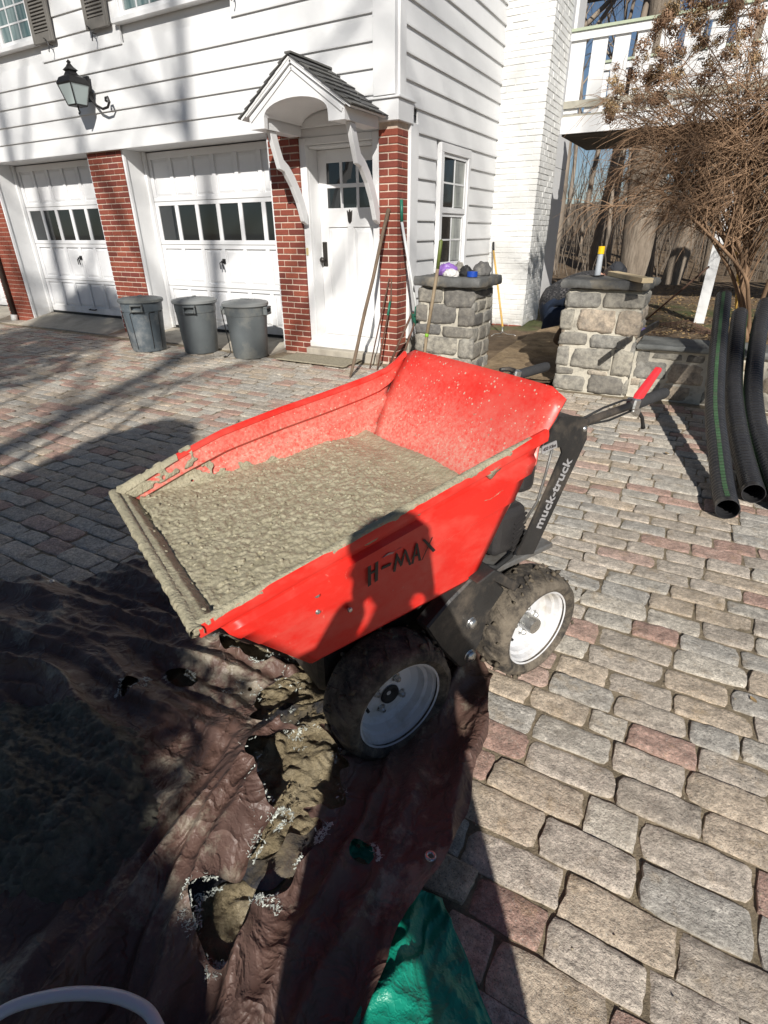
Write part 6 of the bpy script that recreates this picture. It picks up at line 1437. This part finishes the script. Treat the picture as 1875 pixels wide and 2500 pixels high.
for k in range(2400):
    y = 17 + 50 * rn.random() ** 1.4; x = y * rn.uniform(-0.62, 0.30); z = terr(x, y) - 0.1; h = rn.uniform(0.8, 5.5) if rn.random() < 0.6 else rn.uniform(0.4, 1.6); r = (0.004 + 0.0007 * y) * rn.uniform(0.5, 1.2)
    P = [Vector((x, y, z))]; d = Vector((rn.uniform(-.25, .25), rn.uniform(-.2, .2), 1))
    for q in range(3): d += Vector((rn.uniform(-.25, .25), rn.uniform(-.2, .2), 0)); P.append(P[-1] + d.normalized() * h / 3)
    mb.tube(P, [r, r * .8, r * .6, r * .25], 3, cap=False)
mb.top('underbrush', MAT['thinbark'], 'dense brown saplings and brush filling the wood', 'brush', loc=(0, 30, 0), kind='stuff', recalc=False)
mb = MB(); rn = random.Random(79)        # fallen leaves behind the wall
for k in range(3500):
    y = 6.0 + 9 * rn.random(); x = rn.uniform(-1.0, 0.9) if rn.random() < .7 else rn.uniform(-4, 4)
    if x < -1.1 and y < 9.5: continue
    z = terr(x, y) + 0.012; s = rn.uniform(0.012, 0.035); a = rn.uniform(0, 6.28); c = Vector((x, y, z)); u = Vector((math.cos(a), math.sin(a), rn.uniform(-.4, .4))) * s; w = Vector((-math.sin(a), math.cos(a), rn.uniform(-.4, .4))) * s * .6
    mb.add([c - u, c - w * .8, c + u, c + w], [(0, 1, 2, 3)])
mb.top('leaf_litter', MAT['leaf'], 'dry leaf litter on the soil beyond the low wall', 'leaves', kind='stuff', recalc=False)

# ---- hydrangea-like shrub with dry flower heads in front of the deck
SB = Vector((0.42, 6.95, 0.33))
shrub = thing('hydrangea_shrub', SB, 'bare brown hydrangea with dried flower heads before the white deck', 'shrub')
rn = random.Random(41); st, tw = MB(), MB(); tips = []
for k in range(9):
    a = rn.uniform(0, 6.28); top = Vector((rn.uniform(-1.0, 0.7), 6.9 + rn.uniform(-0.5, 0.4), rn.uniform(1.55, 2.3)))
    if k == 0: top = Vector((0.02, 6.9, 1.75))
    mid = SB.lerp(top, 0.5) + Vector((0.25 * (k / 9), rn.uniform(-.1, .1), 0.1)); P = catmull([SB + Vector((rn.uniform(-.05, .05), rn.uniform(-.05, .05), 0)), SB.lerp(mid, .55) + Vector((rn.uniform(-.05, .08), 0, 0.03)), mid, top], 6)
    st.tube(P, [lerp(0.038 if k < 2 else 0.024, 0.010, i / (len(P) - 1)) for i in range(len(P))], 7)
    tips.append((P, k))
hubs = []
for k in range(230):
    P, _ = rn.choice(tips); b = P[rn.randrange(len(P) // 2, len(P))]; tgt = Vector((rn.uniform(-1.25, 1.1), 6.85 + rn.uniform(-0.6, 0.5), rn.uniform(1.5, 2.75) if rn.random() < 0.85 else rn.uniform(2.5, 3.1)))
    if tgt.x < -0.4: tgt.z = min(tgt.z, 2.45 + (tgt.x + 1.25) * 0.8)
    mid = b.lerp(tgt, 0.5) + Vector((0, 0, rn.uniform(0.05, 0.25))); Q = catmull([b, mid, tgt], 4)
    st.tube(Q, [lerp(0.008, 0.0035, i / (len(Q) - 1)) for i in range(len(Q))], 4, cap=False); hubs += Q[3:]
for k in range(6000):
    b = rn.choice(hubs); L = rn.uniform(0.14, 0.50); ox = (b.x - 0.15); d = Vector((ox * 0.7 + rn.gauss(-.1, .7), rn.gauss(-0.1, .7), rn.gauss(0.15, 0.65))).normalized(); P = [b.copy()]; dr = 0.10 if b.z > 2.2 else 0.20
    for q in range(5): d = (d + Vector((rn.uniform(-.25, .25) - 0.03, rn.uniform(-.25, .25), rn.uniform(-.22, .22) - dr))).normalized(); P.append(P[-1] + d * L / 5)
    r = rn.uniform(0.0018, 0.0036); tw.tube(P, [r, r, r * .85, r * .7, r * .55, r * .35], 3, cap=False)
st.build('stems', MAT['twig'], shrub, smooth=True, recalc=False); tw.build('twigs', MAT['twig'], shrub, kind='stuff', recalc=False)
heads = []
for s in range(5):
    rr = random.Random(300 + s); mb = MB()
    for k in range(230):
        v = Vector((rr.gauss(0, 1), rr.gauss(0, 1), rr.gauss(0, 1))).normalized(); rad = 0.062 * rr.uniform(0.45, 1.15); c = Vector((v.x * rad, v.y * rad, v.z * rad * 1.15)); u = v.orthogonal().normalized(); u.rotate(Matrix.Rotation(rr.uniform(0, 6.28), 3, v)); w = v.cross(u); sz = rr.uniform(0.005, 0.011); tilt = v * rr.uniform(-.6, .6) * sz
        mb.add([c - u * sz - tilt, c - w * sz * .8, c + u * sz + tilt, c + w * sz * .8], [(0, 1, 2, 3)])
    heads.append(mb.mesh('flower_head', MAT['petal' if s < 3 else 'petal2'], False, None, False))
spots = []
for (px, py, k) in ((-1.27, 2.65, 2), (-1.29, 2.49, 3), (-1.09, 2.75, 4), (-0.99, 2.92, 6), (-1.03, 2.58, 4), (-1.13, 2.53, 3), (-0.92, 2.74, 7), (-0.91, 3.03, 8), (-0.77, 2.84, 8), (-0.66, 3.08, 9), (-0.62, 2.91, 7), (-0.51, 2.98, 7), (-0.34, 3.0, 8), (-0.17, 2.85, 6), (-0.34, 2.79, 5), (-0.2, 3.04, 8), (-1.25, 2.36, 2), (-0.75, 2.6, 5), (-0.87, 2.49, 4), (-0.51, 2.69, 4), (-0.8, 3.13, 6), (0.1, 2.9, 6)):
    for q in range((k + 1) // 2 + 1): spots.append((px + rn.gauss(0, 0.05), 6.72 + rn.gauss(0, 0.12), py + rn.gauss(0, 0.06)))
for (x, y, z) in spots:
    s = rn.uniform(0.7, 1.25); inst(heads[rn.randrange(5)], 'flower_head', shrub, (x, y, z), (rn.uniform(0, 6), rn.uniform(0, 6), rn.uniform(0, 6)), (s, s, s))
mb = MB()
for (x, y, z) in spots[::2]:
    b = min(hubs, key=lambda h: (h - Vector((x, y, z))).length + 3 * max(0, h.z - z)); mb.tube([b, b.lerp(Vector((x, y, z)), .6) + Vector((0, 0, .03)), (x, y, z)], 0.003, 3, cap=False)
mb.build('flower_stalks', MAT['twig'], shrub, kind='stuff', recalc=False)

# ---- tall trees behind the viewer dapple house and paving; smaller ones added for shade
shade = [tree_meshes(60, 20, 0.24, (11, 6, 5, 3), (0.02, 0.0), 0.9, 'bark', 0.03, 0.34, (9, 5, 4, 3), 9, 0.58), tree_meshes(61, 21, 0.26, (11, 6, 5, 3), (-0.03, 0.02), 0.9, 'bark', 0.03, 0.34, (9, 5, 4, 3), 9, 0.58)]
for k, (x, y, rz, s) in enumerate(((4.1, -14.8, 0.3, 1.0), (1.4, -15.2, 2.0, 1.0), (-0.9, -16.6, 4.0, 1.0), (11.8, -15.6, 1.0, 1.0))):
    put_tree(shade[k % 2], (x, y, 0), 'tall bare tree behind the viewer shading the house', rz, s, 'tall bare trees behind the viewer', 'shade_tree')
put_tree(variants[3], (-0.75, -6.0, 0), 'small bare tree behind the viewer on the left', 1.0, 0.55, None, 'shade_tree')  # added out of view so that thin branches streak the shade
put_tree(variants[5], (-1.9, -5.2, 0), 'crooked small bare tree behind the evergreens', 2.5, 0.5, None, 'shade_tree')  # second unseen tree added for shade streaks
def added_evergreen(loc, h, w, nclump, label, seed, taper=True, trunk=0.06):  # unseen sun blockers in evergreen shape, added to shade tarp and paving
    t = thing('added_evergreen', loc, label, 'tree'); rr = random.Random(seed); mb = MB(); L = Vector(loc)
    mb.tube([L, L + Vector((0, 0, h * 0.9))], [trunk, trunk * 0.2], 8); mb.build('trunk', MAT['thinbark'], t, smooth=True)
    mb = MB()
    for k in range(nclump):
        f = rr.random() ** 0.8; z = h * (0.06 + 0.94 * f); rad = w * ((1 - f) ** 0.7 if taper else math.sqrt(max(0.02, 1 - (2 * f - 0.9) ** 2 * 0.8))) * rr.random() ** 0.36 * (0.75 + 0.6 * noise.noise(Vector((math.cos(k * 0.37) * 2, math.sin(k * 0.37) * 2, f * 7 + seed))))
        a = k * 0.37; c = L + Vector((rad * math.cos(a), rad * math.sin(a), z))
        for q in range(3):
            u = Vector((rr.gauss(0, 1), rr.gauss(0, 1), rr.gauss(0, .6))).normalized() * rr.uniform(0.05, 0.13) * (0.6 + 0.1 * h); v = Vector((rr.gauss(0, 1), rr.gauss(0, 1), rr.gauss(0, 1))).normalized() * 0.035 * (0.6 + 0.1 * h); mb.add([c - v, c + u * .5 - v * .3, c + u, c + u * .5 + v], [(0, 1, 2, 3)])
    mb.build('foliage', MAT['ever'], t, kind='stuff', recalc=False)
for (x_, y_, r_, s_, l_) in ((-0.26, -3.76, 0.5, 0.46, 'spindly bare tree just behind the evergreens'), (-0.90, -4.44, 1.7, 0.5, 'forked bare sapling left of the evergreens'), (-1.37, -5.49, 3.1, 0.55, 'bent bare tree farther left behind the viewer')): put_tree(variants[int(r_ * 2)], (x_, y_, 0), l_, r_, s_, None, 'shade_tree')  # bare trees added out of view to break up the rounded shade
added_evergreen((-0.49, -3.2, 0), 4.0, 1.05, 12000, 'bushy taller evergreen just behind the viewer on the left', 5, False)
added_evergreen((0.22, -2.85, 0), 2.85, 0.78, 10000, 'lower rounded evergreen behind the photographer', 9, False, 0.04)
added_evergreen((0.72, -2.66, 0), 2.15, 0.46, 6000, 'smallest evergreen of the three behind the photographer', 13, False, 0.04)
added_evergreen((-2.75, -6.35, 0), 8.9, 2.0, 11000, 'tall rounded evergreen farther behind on the left', 6, False, 0.12)  # unseen, sized and placed for the dark patch on the far left paving

# ---- people
def skin_body(name, joints, bones, mats, zones, parent, sub=2):
    me = bpy.data.meshes.new(name); keys = list(joints); off = base_of(parent)
    me.from_pydata([Vector(joints[k][0]) - off for k in keys], [(keys.index(a), keys.index(b)) for a, b in bones], [])
    ob = bpy.data.objects.new(name, me); COL.objects.link(ob); sk = ob.modifiers.new('skin', 'SKIN'); sk.use_smooth_shade = True
    for i, k in enumerate(keys):
        r = joints[k][1]; me.skin_vertices[0].data[i].radius = (r, r) if not isinstance(r, tuple) else r
        me.skin_vertices[0].data[i].use_root = (k == 'pelvis')
    s = ob.modifiers.new('sub', 'SUBSURF'); s.levels = sub; s.render_levels = sub
    dg = bpy.context.evaluated_depsgraph_get(); nm = bpy.data.meshes.new_from_object(ob.evaluated_get(dg)); bpy.data.objects.remove(ob)
    nm.materials.clear()
    for m in mats: nm.materials.append(MAT[m])
    J = [(Vector(joints[k][0]) - off, zones.get(k, 0)) for k in keys]
    E = [(Vector(joints[a][0]) - off, Vector(joints[b][0]) - off, zones.get(a, 0), zones.get(b, 0)) for a, b in bones]
    for p in nm.polygons:
        c = p.center; best = (9, 0)
        for a, b, za, zb in E:
            d = b - a; t = max(0, min(1, (c - a).dot(d) / max(1e-9, d.length_squared))); q = (c - (a + d * t)).length
            if q < best[0]: best = (q, za if t < 0.5 else zb)
        p.material_index = best[1]; p.use_smooth = True
    nm.name = name; return link(nm, name, None, parent)
def head(parent, c, face, up, hat=None, hairmat='hair'):
    """head with nose, ears, eyes, brow and hair; face is the looking direction"""
    f = Vector(face).normalized(); u = Vector(up); u = (u - f * u.dot(f)).normalized(); r = f.cross(u); off = base_of(parent); c = Vector(c)
    bm = bmesh.new(); bmesh.ops.create_uvsphere(bm, u_segments=24, v_segments=18, radius=1.0)
    for v in bm.verts:
        x, y, z = v.co; w = 0.076 * (1 - 0.22 * max(0, -z) ** 1.5); d = 0.095; hgt = 0.118
        fx = d * y - (0.012 * max(0, -z) if y < 0 else 0); q = c + r * (x * w) + f * (fx + (0.018 * math.exp(-((x / .16) ** 2 + ((z + .12) / .2) ** 2)) if y > 0 else 0)) + u * (z * hgt); v.co = q - off
    me = bpy.data.meshes.new('head'); bm.to_mesh(me); bm.free(); me.materials.append(MAT['skin']); me.polygons.foreach_set('use_smooth', [True] * len(me.polygons)); h = link(me, 'head', None, parent)
    for s in (-1, 1):
        mb = MB(); P = c + r * (s * 0.077) + f * (-0.01); mb.tube([P - u * .028, P + u * .0 + r * s * .012 - f * .012, P + u * .03 - f * .006], [0.008, 0.014, 0.010], 8); mb.build('ear', MAT['skin'], h, smooth=True)
        mb = MB(); P = c + r * (s * 0.030) + f * 0.085 + u * 0.012; mb.tube([P - f * .008, P + f * .002], [0.013, 0.006], 10); mb.build('eye', MAT['phone'], h, smooth=True)
    mb = MB(); P = c + f * 0.090 - u * 0.052; mb.tube([P - r * .022 - f * .006, P, P + r * .022 - f * .006], 0.006, 6); mb.build('mouth', MAT['redgrip'], h, smooth=True)
    bm = bmesh.new(); bmesh.ops.create_uvsphere(bm, u_segments=24, v_segments=18, radius=1.0); dele = []
    for v in bm.verts:
        x, y, z = v.co
        if (y > 0.25 and z < 0.45) or z < -0.45: dele.append(v); continue
        v.co = c + r * (x * 0.083) + f * (y * 0.103 - 0.004) + u * (z * 0.126 + 0.002) - off
    bmesh.ops.delete(bm, geom=dele, context='VERTS'); me = bpy.data.meshes.new('hair'); bm.to_mesh(me); bm.free(); me.materials.append(MAT[hairmat]); me.polygons.foreach_set('use_smooth', [True] * len(me.polygons)); link(me, 'hair', None, h)
    if hat:
        mb = MB(); 
        M = Matrix.Translation(c - Vector((0, 0, 0)) + u * 0.035) @ Matrix((r, f, u)).transposed().to_4x4()
        mb.lathe([(0.098, 0.0), (0.100, 0.03), (0.090, 0.075), (0.055, 0.105), (0.0, 0.112)], 24, M); mb.prism([(-0.07, 0.08), (-0.055, 0.155), (0.0, 0.175), (0.055, 0.155), (0.07, 0.08)], lambda a, b, d: M @ Vector((a, b, d + 0.004)), 0.0, 0.006); mb.build('cap', MAT[hat], h, smooth=True)
    return h
def hand(parent, wrist, palm, fdir, side, curl, mat='skin'):
    """palm and five unequal bent fingers; palm = palm normal, fdir = finger direction, side = thumb side"""
    w, n, f, s = Vector(wrist), Vector(palm).normalized(), Vector(fdir).normalized(), Vector(side).normalized(); mb = MB()
    M = Matrix((f, s, n)).transposed(); mb.obox(w + f * 0.045, (0.09, 0.078, 0.026), M)
    for k, (ln, o) in enumerate(((0.068, 0.030), (0.078, 0.010), (0.073, -0.010), (0.056, -0.029))):
        p = w + f * 0.086 + s * o; d = f.copy(); P = [p]
        for q in range(3): d = (d * math.cos(curl) + n * math.sin(curl)).normalized(); P.append(P[-1] + d * ln * (0.42, 0.32, 0.26)[q])
        mb.tube(P, [0.0095, 0.009, 0.0082, 0.006], 8)
    p = w + f * 0.02 + s * 0.036; mb.tube([p, p + s * 0.022 + f * 0.022 + n * .008, p + s * 0.026 + f * 0.05 + n * 0.02, p + s * .018 + f * .068 + n * .03], [0.012, 0.011, 0.0095, 0.007], 8); mb.build('hand', MAT[mat], parent, smooth=True)
# crouching worker between chimney and lit pillar
gz = terr(-1.5, 6.75) + 0.12
wk = thing('person', (-1.45, 6.75, gz), 'crouching person in dark plaid shirt and blue jeans behind the lit pillar', 'person')
J = {'pelvis': ((-1.58, 6.62, gz + 0.34), 0.165), 'waist': ((-1.55, 6.66, gz + 0.52), 0.17), 'chest': ((-1.38, 6.74, gz + 0.67), 0.185), 'neckb': ((-1.20, 6.80, gz + 0.74), 0.10), 'neck': ((-1.13, 6.83, gz + 0.74), 0.055), 'hd': ((-1.08, 6.85, gz + 0.74), 0.05),
     'hipL': ((-1.62, 6.74, gz + 0.33), 0.11), 'kneeL': ((-1.30, 6.98, gz + 0.42), 0.075), 'ankL': ((-1.48, 7.0, gz + 0.09), 0.05), 'toeL': ((-1.30, 7.06, gz + 0.04), 0.042),
     'hipR': ((-1.55, 6.52, gz + 0.32), 0.11), 'kneeR': ((-1.22, 6.52, gz + 0.40), 0.075), 'ankR': ((-1.44, 6.50, gz + 0.09), 0.05), 'toeR': ((-1.26, 6.50, gz + 0.04), 0.042),
     'shL': ((-1.28, 6.93, gz + 0.70), 0.075), 'elL': ((-1.10, 7.02, gz + 0.48), 0.052), 'wrL': ((-0.98, 6.92, gz + 0.30), 0.034), 'shR': ((-1.22, 6.60, gz + 0.68), 0.075), 'elR': ((-1.03, 6.60, gz + 0.46), 0.052), 'wrR': ((-0.95, 6.72, gz + 0.30), 0.034)}
Bn = [('pelvis', 'waist'), ('waist', 'chest'), ('chest', 'neckb'), ('neckb', 'neck'), ('neck', 'hd'), ('pelvis', 'hipL'), ('hipL', 'kneeL'), ('kneeL', 'ankL'), ('ankL', 'toeL'), ('pelvis', 'hipR'), ('hipR', 'kneeR'), ('kneeR', 'ankR'), ('ankR', 'toeR'), ('chest', 'shL'), ('shL', 'elL'), ('elL', 'wrL'), ('chest', 'shR'), ('shR', 'elR'), ('elR', 'wrR')]
Zn = {k: 0 for k in J}; Zn.update({'pelvis': 1, 'hipL': 1, 'hipR': 1, 'kneeL': 1, 'kneeR': 1, 'ankL': 2, 'ankR': 2, 'toeL': 2, 'toeR': 2, 'neck': 3, 'hd': 3})
skin_body('body', J, Bn, ['plaid', 'jeans', 'boot', 'skin'], Zn, wk)
head(wk, (-0.99, 6.87, gz + 0.76), (0.75, 0.1, -0.66), (0.55, 0.1, 0.8), 'jacket')
hand(wk, (-0.98, 6.92, gz + 0.30), (0, -0.5, -0.4), (0.5, -0.3, -0.8), (0, -1, 0), 0.35); hand(wk, (-0.95, 6.72, gz + 0.30), (0, 0.5, -0.4), (0.5, 0.2, -0.8), (0, 1, 0), 0.35)
# the photographer, standing behind the camera with the phone raised
ph = thing('person', (0.25, -0.49, 0), 'photographer in dark jacket whose shadow falls across the red hopper', 'person')
fx, fy = -math.sin(R(28)), math.cos(R(28)); rx, ry = fy, -fx
def W(a, b, z): return (0.245 + rx * a + fx * b, -0.485 + ry * a + fy * b, z)       # a: to the right, b: forward
J = {'pelvis': (W(0, 0, 0.93), 0.165), 'waist': (W(0, 0, 1.08), 0.155), 'chest': (W(0, 0.02, 1.24), 0.175), 'neckb': (W(0, 0.02, 1.39), 0.10), 'neck': (W(0, 0.03, 1.47), 0.055), 'hd': (W(0, 0.04, 1.53), 0.052),
     'hipL': (W(-0.11, 0, 0.88), 0.11), 'kneeL': (W(-0.15, 0.02, 0.48), 0.075), 'ankL': (W(-0.18, 0, 0.09), 0.05), 'toeL': (W(-0.20, 0.16, 0.04), 0.042), 'hipR': (W(0.13, 0, 0.88), 0.12), 'kneeR': (W(0.22, 0.02, 0.48), 0.085), 'ankR': (W(0.29, 0, 0.09), 0.06), 'toeR': (W(0.32, 0.16, 0.04), 0.045),
     'shL': (W(-0.20, 0.02, 1.33), 0.072), 'elL': (W(-0.25, 0.20, 1.05), 0.055), 'wrL': (W(-0.085, 0.49, 1.26), 0.034), 'shR': (W(0.20, 0.02, 1.33), 0.072), 'elR': (W(0.26, 0.20, 1.05), 0.055), 'wrR': (W(0.10, 0.49, 1.26), 0.034)}
Zn = {k: 0 for k in J}; Zn.update({'pelvis': 1, 'hipL': 1, 'hipR': 1, 'kneeL': 1, 'kneeR': 1, 'ankL': 2, 'ankR': 2, 'toeL': 2, 'toeR': 2, 'neck': 3, 'hd': 3})
skin_body('body', J, Bn, ['jacket', 'jeans', 'boot', 'skin'], Zn, ph)
head(ph, W(0, 0.055, 1.60), (fx, fy, -0.35), (0, 0, 1), 'jacket')
hand(ph, W(-0.085, 0.49, 1.26), (rx, ry, 0), (rx * 0.15 + fx * 0.15, ry * 0.15 + fy * 0.15, 0.95), (-fx, -fy, 0), 0.4); hand(ph, W(0.10, 0.49, 1.26), (-rx, -ry, 0), (-rx * .15 + fx * .15, -ry * .15 + fy * .15, 0.95), (-fx, -fy, 0), 0.4)
fwd = Vector((CR[0][2], CR[1][2], CR[2][2])); upv = -Vector((CR[0][1], CR[1][1], CR[2][1])); rtv = Vector((CR[0][0], CR[1][0], CR[2][0]))
mb = MB(); mb.obox(Vector((0, 0, 1.385)) - fwd * 0.012 - upv * 0.055 + rtv * 0.028, (0.074, 0.150, 0.008), Matrix((rtv, upv, fwd)).transposed()); mb.top('phone', MAT['phone'], 'black phone held up by the photographer', 'phone', bevel=0.004)
